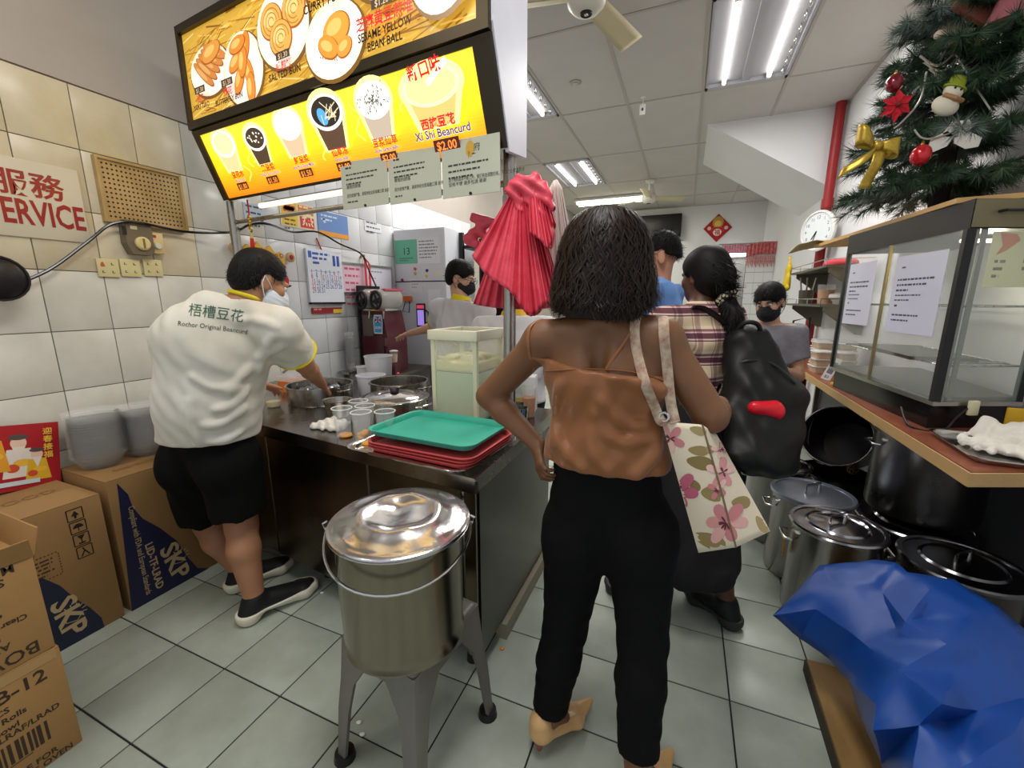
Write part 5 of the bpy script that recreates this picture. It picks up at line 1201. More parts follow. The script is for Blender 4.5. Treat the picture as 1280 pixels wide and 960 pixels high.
M['pane'] = mat('case_glass', (214, 226, 222), .04, alpha=.16)
off = -CN*.0
pane(cp(.03)+CN*.006, cp(.56)+CN*.006, 1.006, 1.733); pane(cp(.54)+CN*.014, cp(CL-.02)+CN*.014, 1.006, 1.733); pane(cp(0, .03)+n2*-.006, cp(0, nearq-.03)+n2*-.006, 1.006, 1.733)
p = cp(.55)+CN*.0; MB().box((-.006, -.010, 1.006), (.006, .010, 1.733)).build('sliding_stile', mat('stile_brass', (150, 136, 96), .35, .7), t, smooth=0, loc=(p.x, p.y, 0))
for k, z in enumerate((1.16, 1.42)):
    r = MB(); a = [cp(.03, .05), cp(.03, nearq-.03), far_+Vector((-.03, -.03)), cp(CL-.03, .05)]
    for i in range(4): p, q = a[i], a[(i+1) % 4]; r.tube([(p.x, p.y, z), (q.x, q.y, z)], .005, 6)
    for i in range(15):
        s_ = (i+.5)/15; p = a[0].lerp(a[3], s_); q = a[1].lerp(a[2], s_); r.tube([(p.x, p.y, z), (q.x, q.y, z)], .003, 5)
    r.build('wire_rack', M['steel'], t)
quadprism(inset(.03), 1.005, 1.02).build('floor_tray', M['steel_d'], t, smooth=0)
p = cp(.5, .16); MB().box((-.13, -.36, 1.166), (.12, .30, 1.182)).build('rack_tray', M['steel_d'], t, smooth=0, loc=(p.x, p.y, 0))
for s_, z in ((.42, .93), (.36, .955), (.30, .93), (.2, .945)):
    p = cp(s_)+CN*.045; MB().lathe([(0, 0), (.014, 0), (.012, .018), (0, .02)], (p.x, p.y, z), 14, (-1, -.1, 0)).build('control_knob', M['chrome'] if z < .94 else M['dark'], t)
# two printed sheets stuck on the front glass
def glass_sheet(s0, s1, z0, z1, lab, seed):
    a, b = cp(s1)-CN*.001, cp(s0)-CN*.001; d = (b-a).normalized(); w = (b-a).length
    t2 = thing('taped_notice', lab, 'notice', (a.x, a.y, z0), math.atan2(d.y, d.x), group='notices on the display case')
    MB().box((0, -.002, 0), (w, -.0008, z1-z0)).build('sheet', mat('sheet_lilac', (214, 214, 232), .25), t2, smooth=0)
    P = Print((0, -.0021, 0), (1, 0, 0), (0, 0, 1)); rr = random.Random(seed); h = z1-z0
    P.lines(w*.15, w*.4, h*.84, .02, 1, .008, (70, 72, 90), rr); P.lines(w*.1, w*.92, h*.68, .026, 3, .009, (64, 66, 84), rr); P.lines(w*.1, w*.7, h*.48, .024, 2, .007, (80, 82, 100), rr); P.lines(w*.12, w*.3, h*.34, .02, 1, .01, (60, 62, 80), rr); P.lines(w*.1, w*.85, h*.22, .026, 2, .008, (64, 66, 84), rr)
    P.build('print', M['print'], t2)
glass_sheet(.66, .97, 1.30, 1.665, 'narrower printed sheet taped on the far pane of the display case', 3)
glass_sheet(.09, .47, 1.285, 1.665, 'wider printed sheet taped on the near pane of the display case', 8)
# lit poster inside the near end
a = cp(.05, .10); MB().add([(0, 0, 0)], []) 
P = Print((cp(.012, .11).x, cp(.012, .11).y, 1.50), (CN.x, CN.y, 0), (0, 0, 1)); P.rect(0, 0, .27, .225, (236, 232, 178)).up()
P.poly([(.03, .13), (.05, .17), (.03, .22), (.10, .215), (.12, .19), (.07, .15)], (226, 130, 74)); P.poly([(.2, .21), (.24, .19), (.27, .2), (.27, .225), (.21, .225)], (226, 150, 100)); P.lines(.03, .09, .10, .03, 3, .012, (120, 120, 84)); P.lines(.15, .26, .13, .03, 3, .014, (120, 120, 90))
P.build('inner_poster', print_mat('inner_poster', .4), t)
l = bpy.data.lights.new('case_lamp', 'POINT'); l.energy = 3.2; l.color = (1, .93, .7); l.shadow_soft_size = .03
o = bpy.data.objects.new('case_lamp', l); COL.objects.link(o); o.location = (1.24, 2.62, 1.68); o['kind'] = 'helper'
t_ = t; MB().cyl((1.13, 2.60, 1.71), (1.38, 2.66, 1.71), .008, n=8).build('heat_lamp', mat('lamp_glow', (255, 240, 200), .5, emit=3.), t)
# plywood sheet on top of the case
t = thing('plywood_board', 'light plywood board lying on top of the display case, under the tree', 'board', (0, 0, 0))
MB().prism([(1.03, 2.46), (1.43, 2.41), (1.43, 4.12), (.905, 4.10)], 1.851, 1.872).build('board', M['wood'], t, smooth=0)
t = thing('paper_sack', 'flat olive brown paper sack lying at the far end of the plywood board', 'sack', (.98, 4.35, 1.873))
sheet(lambda u, v: ((u-.5)*.30, -.35+v*.62, .004+.10*u*(v**1.5)+.02*math.sin(u*7+v*4)), 10, 10, .006, 'sack_body', mat('sack', (150, 128, 70), .6, var=.15), t)
# cloth tray on the counter end
t = thing('steel_tray', 'steel tray with white cloths at the near end of the red brown counter', 'tray', (1.215, 2.12, CZ+.001), math.radians(-4))
tray_mesh(.40, .40, h=.022).build('tray_shell', M['chrome'], t, smooth=40)
S = SDF((1.03, 1.93, .875), (1.43, 2.34, 1.02), .006); rr = random.Random(12)
S.ell((1.22, 2.12, .90), (.165, .145, .022), k=.02); S.ell((1.29, 2.16, .935), (.125, .12, .05), k=.03)
for k in range(9): a = rr.uniform(0, 3); c = (1.26+rr.uniform(-.08, .1), 2.13+rr.uniform(-.09, .1), .925+rr.uniform(-.01, .03)); S.cap((c[0]-.08*math.cos(a), c[1]-.06*math.sin(a), c[2]-.02), (c[0]+.08*math.cos(a), c[1]+.06*math.sin(a), c[2]), .016, .02, k=.018)
S.cap((1.14, 2.22, .925), (1.17, 2.24, .965), .026, .02, k=.02)
S.warp(lambda X, Y, Z_: .0035*np.sin(X*60+Y*90+4*np.sin(Y*30))+.002*np.sin(X*140-Y*70)); S.half((0, 0, .8805), (0, 0, -1))
tag(S.build('white_cloths', M['cloth_w'], smooth=2), 'heap of crumpled white cloths in the steel tray at the counter end', 'cloth')
p = cp(0, .22)+n2*.012
t = thing('yellow_folder', 'yellow folder standing against the black case base behind the cloths', 'folder', (1.36, 2.385, CZ+.024)); MB().box((-.06, -.006, 0), (.06, .006, .105), .002).build('folder_body', mat('folder_yellow', (206, 164, 30), .5), t)
cb = [cp(.2)-CN*.01, cp(.05)-CN*.05, cp(-.03, .04), cp(-.025, .10), cp(-.02, .16), cp(-.03, .22)]
zc = [.93, .878, .878, .94, .985, .93]
tag(MB().tube(smooth_path([(p.x, p.y, z) for p, z in zip(cb, zc)]), .0045, 8).build('case_cable', M['dark']), 'grey power cable looping from the display case base', 'cable')
p = cp(-.022, .16); t = thing('cable_clip', 'cream cable clip on the rim of the display case', 'clip', (p.x, p.y, .985), math.atan2(CN.y, CN.x)); MB().box((-.02, -.012, -.035), (.02, .004, .03), .003).build('clip_body', mat('clip_cream', (222, 216, 178), .4), t)
# stacked takeaway boxes
mbx = mat('takeaway_clear', (244, 238, 226), .25, alpha=.34); mfd = mat('pudding', (214, 156, 80), .45, var=.2, vscale=18)
def takeaway(x, y, z, lab, rz):
    t = thing('takeaway_box', lab, 'box', (x, y, z), rz, 'stacked takeaway boxes on the right counter')
    MB().prism(rrect(.105, .15, .02), .004, .032).build('food', mfd, t, smooth=40)
    b = MB(); lo, hi = rrect(.11, .155, .022), rrect(.125, .17, .025); n = len(lo)
    b.add([(p[0], p[1], 0) for p in lo]+[(p[0], p[1], .05) for p in hi], [tuple(range(n))]+[(i, (i+1) % n, n+(i+1) % n, n+i) for i in range(n)]); b.build('box_shell', mbx, t, smooth=40)
    MB().prism(rrect(.134, .178, .028), .05, .058).build('box_lid', mat('lid_white', (236, 234, 232), .3, alpha=.85) if 'lid_white' not in bpy.data.materials else bpy.data.materials['lid_white'], t, smooth=40)
names = ['nearest', 'middle', 'farthest']; lv = ['lowest', 'second', 'third', 'topmost']
for r_ in range(3):
    for k in range(3 if r_ == 0 else 4):
        takeaway(1.04+.05*r_, 4.02+.2*r_, CZ+.001+.0585*k, '%s takeaway box of the %s stack, left row by the display case' % (lv[k], names[r_]), .1)
    for k in range(4 if r_ else 3):
        takeaway(1.19+.05*r_, 4.0+.2*r_, CZ+.001+.0585*k, '%s takeaway box of the %s stack, wall side row by the display case' % (lv[k], names[r_]), .05)
t = thing('price_card', 'white price card with grey print leaning by the takeaway boxes', 'card', (.99, 3.66, CZ+.001), rot=(math.radians(-12), math.radians(18), math.radians(-30)))
MB().box((-.03, -.002, 0), (.03, .002, .17)).build('card', M['paper'], t, smooth=0); P = Print((0, -.0022, 0), (1, 0, 0), (0, 0, 1)); P.rect(-.018, .05, .018, .14, (110, 112, 124)); P.text('$2', -.016, .015, .028, (30, 30, 40)); P.build('card_print', M['print'], t)
t = thing('yellow_clip', 'small yellow clip lying in front of the price card', 'clip', (1.0, 3.45, CZ+.001), .4); MB().box((-.03, -.015, 0), (.03, .015, .018), .004).build('clip_body', mat('clip_yellow', (220, 190, 40), .4), t)
t = thing('purple_mat', 'small purple mat at the far end of the red brown counter', 'mat', (1.02, 5.0, CZ+.001), 0); MB().box((-.06, -.18, 0), (.1, .18, .008), .002).build('mat_sheet', mat('mat_purple', (130, 110, 190), .6), t)
# wall shelves
for k, (z, lab) in enumerate(((1.745, 'upper steel wall shelf under the clock, with a red cloth on it'), (1.405, 'lower steel wall shelf with a jug of orange tea on it'))):
    t = thing('wall_shelf', lab, 'shelf', (0, 0, z), group='steel wall shelves')
    MB().box((1.10, 4.5, -.02), (1.44, 5.85, 0)).build('shelf_board', M['steel_d'], t, smooth=0)
    for y in (4.56, 5.75): MB().prism([(1.44, -.02), (1.44, -.26), (1.40, -.26), (1.14, -.06), (1.14, -.02)], y-.01, y+.01, axis='y').build('bracket', M['steel_d'], t, smooth=0)
    r = MB().tube([(1.44, 4.5, .05), (1.10, 4.5, .05), (1.10, 5.85, .05), (1.44, 5.85, .05)], .005, 6)
    for y in (4.5, 4.95, 5.4, 5.85): r.tube([(1.10, y, 0), (1.10, y, .05)], .004, 5)
    r.build('guard_rail', M['chrome'], t)
S = SDF((1.12, 4.55, 1.73), (1.42, 5.1, 1.86), .01); S.ell((1.28, 4.8, 1.77), (.11, .2, .05), k=.02); S.warp(lambda X, Y, Z_: .008*np.sin(X*50+Y*40)); S.half((0, 0, 1.747), (0, 0, -1))
tag(S.build('red_bundle', mat('bundle_red', (206, 70, 80), .7), smooth=1), 'red cloth bundle on the upper wall shelf', 'cloth')
t = thing('tea_jug', 'glass jug of orange tea on the lower wall shelf', 'jug', (1.20, 4.78, 1.406))
MB().lathe([(0, .001), (.06, 0), (.072, .18), (.068, .18), (.057, .006), (0, .005)], n=28).build('jug_wall', mcup, t); MB().lathe([(0, .006), (.055, .006), (.064, .13), (0, .13)], n=24).build('tea', mat('shelf_tea', (214, 140, 26), .15, trans=.3), t)
MB().tube([(.066, 0, .15), (.11, 0, .14), (.105, 0, .06), (.06, 0, .04)], .007, 8).build('jug_handle', mcup, t)
t = thing('steel_plates', 'pile of pale bowls beside the tea jug on the lower wall shelf', 'bowls', (1.30, 4.66, 1.406)); MB().lathe([(0, 0), (.05, 0), (.1, .06), (.105, .06), (.1, .09), (.05, .1), (0, .1)], n=28).build('bowl_pile', M['wplastic'], t)
t = thing('tool_holder', 'grey holder of kitchen tools at the far end of the lower shelf', 'holder', (1.17, 5.35, 1.406)); MB().lathe([(0, 0), (.06, 0), (.07, .14), (.06, .14), (.05, .01), (0, .01)], n=20).build('holder_cup', M['steel_d'], t)
for a in (-.03, 0, .035): MB().tube([(a, 0, .02), (a*2.2, .02, .27)], (.008), 6).build('tool', M['steel'], t)
S = SDF((.98, 5.6, 1.45), (1.12, 6.0, 1.95), .012); S.ecap((1.06, 5.75, 1.80), (1.05, 5.75, 1.58), (0, 1, 0), (.03, .02), (.12, .035), k=.02); S.ecap((1.06, 5.78, 1.92), (1.06, 5.75, 1.78), (0, 1, 0), (.02, .015), (.035, .02), k=.03); S.warp(lambda X, Y, Z_: .006*np.sin(Y*70+Z_*20))
tag(S.build('yellow_bag', mat('bag_yellow', (206, 176, 30), .5), smooth=1), 'yellow plastic bag hanging from the end of the upper wall shelf', 'bag')
t = thing('folded_jacket', 'dark blue folded jacket on a black frame beyond the takeaway boxes', 'jacket', (1.12, 5.2, CZ+.001)); S = SDF((-.12, -.12, 0), (.12, .12, .34), .012); S.ell((0, 0, .14), (.09, .08, .16), k=.02); S.half((0, 0, .001), (0, 0, -1)); S.build('jacket_body', mat('jacket_navy', (30, 40, 74), .8), t, smooth=1)
MB().tube([(-.1, 0, .0), (-.06, .0, .36), (.08, 0, .4), (.1, 0, .0)], .01, 8).build('frame', M['black'], t)
# ---------------------------------------------------------------- pots under the counter
def floorpot(label, c, r, h, z0=.0, lid=True, hooks=True, m=None, lidm=None, group='stock pots on the floor', flat=False):
    t = thing('stock_pot', label, 'pot', (c[0], c[1], z0), group=group)
    MB().lathe([(0, .004), (r*.95, .004), (r*.98, 0), (r, .014), (r, h-.02), (r+.004, h-.012), (r+.004, h-.002), (r-.002, h), (r-.006, h-.02), (r-.008, .02), (0, .016)], n=56).build('pot_body', m or M['steel_p'], t)
    for s in (-1, 1): MB().tube([(s*.05, -r-.001, h*.80), (s*.05, -r-.03, h*.81), (-s*.05, -r-.03, h*.81), (-s*.05, -r-.001, h*.80)] if False else [(s*r, -.05, h*.82), (s*(r+.03), -.045, h*.82), (s*(r+.03), .045, h*.82), (s*r, .05, h*.82)], .006, 8).build('pot_handle', M['chrome'], t)
    if lid:
        pr = [(r+.008, -.012), (r+.012, .0), (r+.006, .007), (r*.95, .006), (r*.94, .001)]
        pr += [(r*.5, .008), (0, .01)] if flat else [(r*.7, .004), (r*.66, .012), (r*.62, .006), (r*.3, .016), (0, .02)]
        l = MB().lathe(pr, (0, 0, h+.002), 56).build('lid', lidm or M['lidm'], t)
        a = .7; d = Vector((math.cos(a), math.sin(a), 0))*.05
        MB().tube([(-d.x, -d.y, h+.012), (-d.x*.95, -d.y*.95, h+.05), (d.x*.95, d.y*.95, h+.05), (d.x, d.y, h+.012)], [(.004, .012)]*4, 8).build('lid_handle', M['chrome'], l)
    return t
M['steel_p'] = mat('pot_steel', (158, 156, 154), .22, 1., var=.2, vscale=4, rvar=.1); M['lidm'] = mat('lid_steel', (168, 168, 174), .16, 1., rvar=.08, vscale=7)
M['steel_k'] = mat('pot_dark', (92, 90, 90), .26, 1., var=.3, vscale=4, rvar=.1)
floorpot('tall stock pot with a flat grey lid', (.69, 2.475), .178, .45, lidm=mat('flat_lid', (150, 156, 172), .3, .9), flat=True)
pB = floorpot('stock pot with a ridged shiny lid and rubber bands on its handle', (.705, 2.135), .172, .452)
rb = MB()
for k in range(4): rb.tube([(-.172-.026+.004*k, -.03+.012*k, .375), (-.2+.004*k, -.034+.014*k, .32), (-.197+.005*k, -.028+.013*k, .27), (-.192, -.02+.012*k, .32)], .003, 5, closed=True)
rb.build('rubber_band', mat('rubber', (196, 142, 64), .6), pB)
floorpot('rearmost lidded stock pot, half hidden behind the flat lidded one', (.60, 2.835), .162, .47)
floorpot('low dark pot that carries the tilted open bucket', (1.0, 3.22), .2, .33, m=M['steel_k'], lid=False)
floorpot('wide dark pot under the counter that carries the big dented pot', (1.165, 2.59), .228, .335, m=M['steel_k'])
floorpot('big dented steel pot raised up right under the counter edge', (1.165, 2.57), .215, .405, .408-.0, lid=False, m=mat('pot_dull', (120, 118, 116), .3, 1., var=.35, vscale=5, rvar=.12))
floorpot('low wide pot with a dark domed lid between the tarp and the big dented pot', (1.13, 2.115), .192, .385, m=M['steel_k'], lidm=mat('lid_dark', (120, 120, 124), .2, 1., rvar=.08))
# tilted bucket
ax = Vector((-.5, -.78, .38)).normalized(); c0 = Vector((.945, 3.12, .60))
t = thing('open_bucket', 'empty dark bucket lying tilted with its open mouth to the room, under the counter', 'bucket', (0, 0, 0), group=None)
MB().lathe([(0, -.36), (.15, -.36), (.158, -.35), (.185, -.01), (.192, -.006), (.192, .004), (.184, .004), (.178, -.01), (.15, -.34), (0, -.345)], c0, 48, ax).build('bucket_shell', mat('bucket_black', (26, 25, 25), .35, .4), t)
MB().add(*_torus(c0, .19, .005, 48, 8, axis=ax)).build('rim', M['chrome'], t)
x_, y_, z_ = frame_of(ax); MB().tube([c0-ax*.03+x_*.19*math.cos(a)+y_*.19*math.sin(a)+Vector((.04, 0, -.05))*math.sin((a-2.2)/2.2*PI) for a in [2.2+2.2*k/14 for k in range(15)]], .004, 6).build('bail', M['chrome'], t)
q = c0-ax*.16+(x_*math.cos(.2)+y_*math.sin(.2))*0
em = MB(); 
for k in range(5): em.add(*_torus(at(1066, 586, d=2.62)+Vector((.012*math.cos(k*1.256), .0, .018*math.sin(k*1.256))), .018, .003, 14, 5, axis=(-.5, -.8, .2)))
em.build('gold_emblem', mat('emblem', (150, 120, 60), .4, .6), t)
# ---------------------------------------------------------------- decorated tree on the display case
TB = Vector((1.20, 3.04, 1.873))
t = thing('pine_tree', 'artificial pine tree with red and gold ornaments standing on the plywood board', 'tree', TB)
MB().tube([(0, 0, .03), (0, 0, .5), (.01, 0, 1.1), (.01, .0, 1.5)], [.042, .034, .022, .008], 10).build('trunk', mat('trunk_dark', (34, 28, 24), .8), t)
for k in range(3): a = k*2.1+.4; MB().tube([(.0, 0, .06), (.11*math.cos(a), .11*math.sin(a), .012), (.18*math.cos(a), .18*math.sin(a), .012)], .010, 6).build('stand_leg', M['dark'], t)
mnd = mat('needles', (58, 88, 56), .55, var=.35, vscale=9, col2=(32, 56, 40)); mnf = mat('needles_pale', (112, 128, 118), .5, var=.3, vscale=9)
rr = random.Random(21); br_tips = []
def needles(path, out, n, L, rr, w=.0022):
    vs, fs = out
    for i in range(n):
        s = rr.random()**.8*(len(path)-1); k = min(int(s), len(path)-2); p = path[k].lerp(path[k+1], s-k); d = (path[k+1]-path[k]).normalized()
        x, y, z = frame_of(d); a = rr.uniform(0, 2*PI); e = (x*math.cos(a)+y*math.sin(a)); n_ = (e*rr.uniform(.55, 1)+d*rr.uniform(.3, 1.0)).normalized(); l = L*rr.uniform(.6, 1.15)
        q = n_.cross(d).normalized()*w; b = len(vs); tip = p+n_*l+Vector((0, 0, -.01*rr.random()))
        vs += [tuple(p-q), tuple(p+q), tuple(tip)]; fs.append((b, b+1, b+2))
branches = []
for lv, (z, R, n, dz) in enumerate(((.17, .45, 13, -.02), (.34, .45, 12, .02), (.52, .38, 12, .05), (.70, .33, 11, .07), (.88, .29, 10, .08), (1.06, .24, 8, .09), (1.24, .2, 7, .1))):
    for k in range(n):
        a = 2*PI*(k+.5*(lv % 2))/n+rr.uniform(-.12, .12); d = Vector((math.cos(a), math.sin(a), 0)); r = R*rr.uniform(.85, 1.1)
        if d.x > .05: r = min(r, (WR-.05-TB.x-.04)/d.x)
        pts = [Vector((0, 0, z))+d*(r*q)+Vector((0, 0, dz*q+.06*q*(1-q)-.05*q*q*rr.uniform(.2, 1.2))) for q in (0, .25, .5, .75, 1.)]
        m_ = MB().tube(pts, [.008, .007, .006, .004, .003], 5).build('branch', bpy.data.materials['trunk_dark'], t)
        vs, fs = [], []; needles(pts[1:], (vs, fs), 230, .08, rr)
        for sdir in (-1, 1):
            for q in (1, 2, 3):
                s0 = pts[q]; ang = sdir*rr.uniform(.5, .8); e = Vector((d.x*math.cos(ang)-d.y*math.sin(ang), d.x*math.sin(ang)+d.y*math.cos(ang), rr.uniform(-.2, .3))); L = r*(.48-.09*q)
                tip = s0+e*L
                if tip.x+TB.x > WR-.06: continue
                sub = [s0, s0+e*L*.5+Vector((0, 0, .01)), tip]; needles(sub, (vs, fs), 120, .07, rr)
        vs = [(min(x, WR-.012-TB.x), y, z_) for x, y, z_ in vs]
        me = bpy.data.meshes.new('needles'); me.from_pydata(vs, [], fs); me.materials.append(mnf if rr.random() < .16 else mnd); n_ = link('needles', me, m_); n_['kind'] = 'stuff'
# ornaments hang on the tree but can be lifted off
def orn(px, py, d): return at(px, py, d=d)
def bauble(px, py, d, r, lab, col):
    p = orn(px, py, d); o = thing('bauble', lab, 'bauble', p, group='red baubles on the pine tree')
    MB().sphere((0, 0, 0), (r, r, r*1.15), 20, 14).build('ball', mat('bauble_%d' % px, col, .15, .3, coat=.6), o); MB().cyl((0, 0, r*1.1), (0, 0, r*1.3), .007, n=10).add(*_torus((0, 0, r*1.38), .006, .0015, 10, 5, axis=(1, .3, 0))).build('cap', mat('orn_gold_%d' % px, (200, 160, 70), .3, .8), o)
bauble(1118, 104, 2.0, .035, 'dark red bauble at the tip of the upper left branch', (126, 14, 34))
bauble(1151, 194, 1.95, .04, 'bright red bauble hanging below the silver flower', (206, 24, 36))
p = orn(1120, 133, 2.0); o = thing('red_flower', 'red felt poinsettia flower on the tree above the golden bow', 'flower', p); f = MB()
for k in range(12):
    a = 2*PI*k/12; L = .075 if k % 2 else .055; e = Vector((math.cos(a)*.9, -.03, math.sin(a))); c = Vector((-math.sin(a), 0, math.cos(a)))
    f.add([(0, -.02, 0), tuple(e*L*.5+c*.018+Vector((0, -.02, 0))), tuple(e*L), tuple(e*L*.5-c*.018+Vector((0, -.02, 0))), tuple(e*L*.5+Vector((0, .004, 0)))], [(0, 1, 2), (0, 2, 3), (4, 2, 1), (4, 3, 2), (4, 1, 0), (4, 0, 3)])
f.build('petals', mat('felt_red', (196, 30, 46), .8), o); MB().sphere((0, -.028, 0), .012, 10, 8).build('flower_heart', mat('felt_dark', (120, 30, 30), .7), o)
p = orn(1092, 184, 1.92); o = thing('gold_bow', 'big golden glitter bow with hanging ribbon tails at the left side of the tree', 'bow', p, rot=(0, 0, .3))
mgb = mat('glitter_gold', (196, 164, 62), .35, .5, var=.3, vscale=90)
def loop(sx, sz, nm):
    sheet(lambda u, v: (sx*(.012+.075*math.sin(PI*u)), -.03*math.sin(2*PI*u)-.02+(v-.5)*.0, sz*math.sin(PI*u)*.055+(v-.5)*(.03+.055*math.sin(PI*u))), 14, 5, .003, nm, mgb, o)
loop(-1, .9, 'bow_loop'); loop(1, -.25, 'bow_loop'); MB().sphere((0, -.025, 0), (.02, .018, .022), 12, 8).build('bow_knot', mgb, o)
sheet(lambda u, v: (-.0-.13*u+(v-.5)*.02, -.02-.02*math.sin(u*5), -.02-.09*u+(v-.5)*.05), 10, 4, .003, 'bow_tail', mgb, o); sheet(lambda u, v: (.01-.03*u+(v-.5)*.05, -.025-.015*math.sin(u*5), -.02-.16*u), 10, 4, .003, 'bow_tail', mgb, o)
p = orn(1187, 124, 1.9); o = thing('snowman_ornament', 'felt snowman ornament with a green hat hanging on the tree', 'ornament', p, rot=(0, .3, .35)); mfe = mat('felt_white', (226, 218, 196), .8)
MB().sphere((0, 0, .03), (.042, .022, .036), 16, 10).build('head', mfe, o); MB().sphere((-.005, 0, -.03), (.06, .025, .042), 16, 10).build('body', mfe, o)
MB().lathe([(0, .04), (.05, .042), (.05, .05), (.038, .054), (.034, .09), (0, .094)], n=18, sy=.55).build('hat', mat('felt_green', (146, 160, 40), .8), o); MB().tube([(-.045, -.014, -.0), (0, -.03, -.008), (.045, -.014, .0)], .010, 8).build('scarf', mat('felt_tan', (176, 130, 90), .8), o)
MB().sphere((-.014, -.021, .036), .005, 8, 6).sphere((.014, -.021, .036), .005, 8, 6).build('eyes', M['black'], o)
p = orn(1193, 170, 1.9); o = thing('silver_flower', 'shiny silver leaf ornament hanging on the tree beside the bright red bauble', 'ornament', p); msl = mat('silver_foil', (214, 210, 200), .22, .9)
for k, (dx, dz, a) in enumerate(((-.055, -.02, .5), (.045, -.025, -.5), (.0, .03, .1))):
    c, q = math.cos(a), math.sin(a); f = MB(); base = [(-.05, -.012), (-.02, .03), (.04, .025), (.052, -.01), (.015, -.035), (-.035, -.03)]
    P2 = [(dx+c*x-q*y, dz+q*x+c*y) for x, y in base]; f.prism(P2, -.012, -.004, axis='y'); f.build('foil_leaf', msl, o, smooth=0)
p = orn(1190, 28, 2.05); o = thing('bear_ornament', 'cream plush animal ornament high on the tree', 'ornament', p, rot=(0, 0, .3)); mpl = mat('plush', (222, 208, 182), .9, bump=.002, bscale=200)
S = SDF((-.12, -.08, -.1), (.12, .08, .16), .006); S.ell((0, 0, -.02), (.055, .04, .055), k=.02); S.ell((-.01, -.01, .06), (.045, .038, .04), k=.015); S.ell((-.05, 0, .10), (.016, .01, .02), k=.01); S.ell((.03, 0, .105), (.016, .01, .02), k=.01); S.cap((.05, -.01, .0), (.09, -.03, .01), .02, .018, k=.01); S.cap((-.04, -.02, -.06), (-.08, -.04, -.07), .022, .02, k=.01); S.cap((.03, -.02, -.06), (.06, -.05, -.075), .022, .02, k=.01); S.build('plush_body', mpl, o, smooth=1)
p = orn(1205, 52, 1.98); o = thing('foil_bow', 'small red and gold foil bow beside the plush ornament', 'bow', p)
for sx in (-1, 1): MB().prism([(0, -.012), (sx*.06, -.035), (sx*.065, .03), (0, .012)], -.012, .0, axis='y').build('foil_wing', mat('foil_red%d' % sx, (206, 90, 40) if sx < 0 else (220, 170, 50), .3, .5), o, smooth=0)
MB().sphere((0, -.012, 0), .014, 10, 8).build('foil_knot', mat('foil_gold2', (226, 190, 80), .3, .6), o)
p = orn(1215, 10, 1.95); o = thing('house_ornament', 'terracotta coloured felt house ornament at the top of the tree', 'ornament', p, rot=(0, .3, .4)); MB().prism([(-.09, -.03), (.09, -.05), (.1, .06), (.0, .13), (-.09, .07)], -.012, .01, axis='y').build('house_body', mat('felt_terra', (176, 104, 84), .8), o, smooth=0)
p = orn(1262, 14, 1.85); o = thing('pink_bell', 'sheer pink bell ornament hanging near the top of the tree', 'ornament', p); MB().lathe([(.02, .09), (.045, .06), (.06, .0), (.085, -.05), (.08, -.05), (.055, .0), (.04, .055), (.0, .085)], n=24).build('bell', mat('sheer_pink', (196, 120, 128), .4, alpha=.6), o); MB().sphere((0, 0, -.04), .018, 10, 8).build('clapper', mat('clap', (150, 30, 50), .4), o)
# cords and garland
mco = mat('silver_cord', (190, 188, 180), .4, .6)
tag(MB().tube([orn(1193, 66, 1.96), orn(1217, 105, 1.92), orn(1240, 140, 1.88)], .0035, 6).build('cord', mco), 'straight silver cord stretched across the tree front', 'cord')
tag(MB().tube(smooth_path([orn(1158, 90, 1.96), orn(1150, 125, 1.95), orn(1128, 152, 1.95), orn(1118, 160, 1.95)]), .004, 6).build('cord', mco), 'pale cord curling down beside the red flower on the tree', 'cord')
tag(MB().tube(smooth_path([orn(1143, 162, 1.93), orn(1152, 172, 1.92), orn(1170, 172, 1.9), orn(1222, 155, 1.9), orn(1245, 150, 1.9)]), .004, 6).build('cord', mco), 'thin light string running through the silver leaf ornament', 'cord')
g = MB()
for k in range(5):
    pts = smooth_path([orn(1150+k*6, 70+k*8, 1.98), orn(1172+k*5, 82+k*7, 1.94), orn(1196+k*4, 64+k*6, 1.95)]); g.tube(pts, .005, 6)
o = g.build('silver_tinsel', msl); tag(o, 'silver tinsel strands wound round the upper branches of the tree', 'tinsel'); stuff(o)
# ---------------------------------------------------------------- blue tarpaulin over a low stack
from mathutils.geometry import delaunay_2d_cdt
TP = [(966, 770, .33), (1024, 707, .42), (1092, 700, .50), (1120, 702, .52), (1134, 715, .52), (1193, 724, .50), (1249, 760, .49), (1284, 790, .47), (1400, 850, .46),
      (1052, 713, .46), (1103, 741, .475), (1120, 783, .455), (1162, 738, .545), (1131, 777, .515), (1052, 736, .45), (1118, 800, .47), (1095, 882, .46), (1178, 881, .555), (1185, 805, .53),
      (1123, 836, .50), (1090, 914, .43), (1266, 915, .53), (1180, 899, .465), (1238, 812, .50), (1102, 952, .26), (1035, 822, .26), (1075, 898, .22), (1192, 840, .49), (1290, 870, .46), (1000, 798, .25), (1020, 760, .39),
      (1075, 800, .41), (1140, 960, .46), (1200, 960, .49), (1110, 1040, .24), (1200, 1060, .42), (1320, 1040, .45), (1400, 960, .44), (1215, 765, .52), (1060, 850, .31), (1150, 906, .49), (1222, 890, .47), (1155, 770, .50), (1010, 735, .41), (1090, 725, .49)]
res = delaunay_2d_cdt([Vector((p[0], p[1])) for p in TP], [], [], 0, 1e-4)
t = thing('blue_tarp', 'crumpled blue tarpaulin draped over a low stack on the floor, near the pots', 'tarp', (0, 0, 0))
V3 = [at(*TP[i][:2], z=TP[i][2]) for i in [o[0] for o in res[3]]]
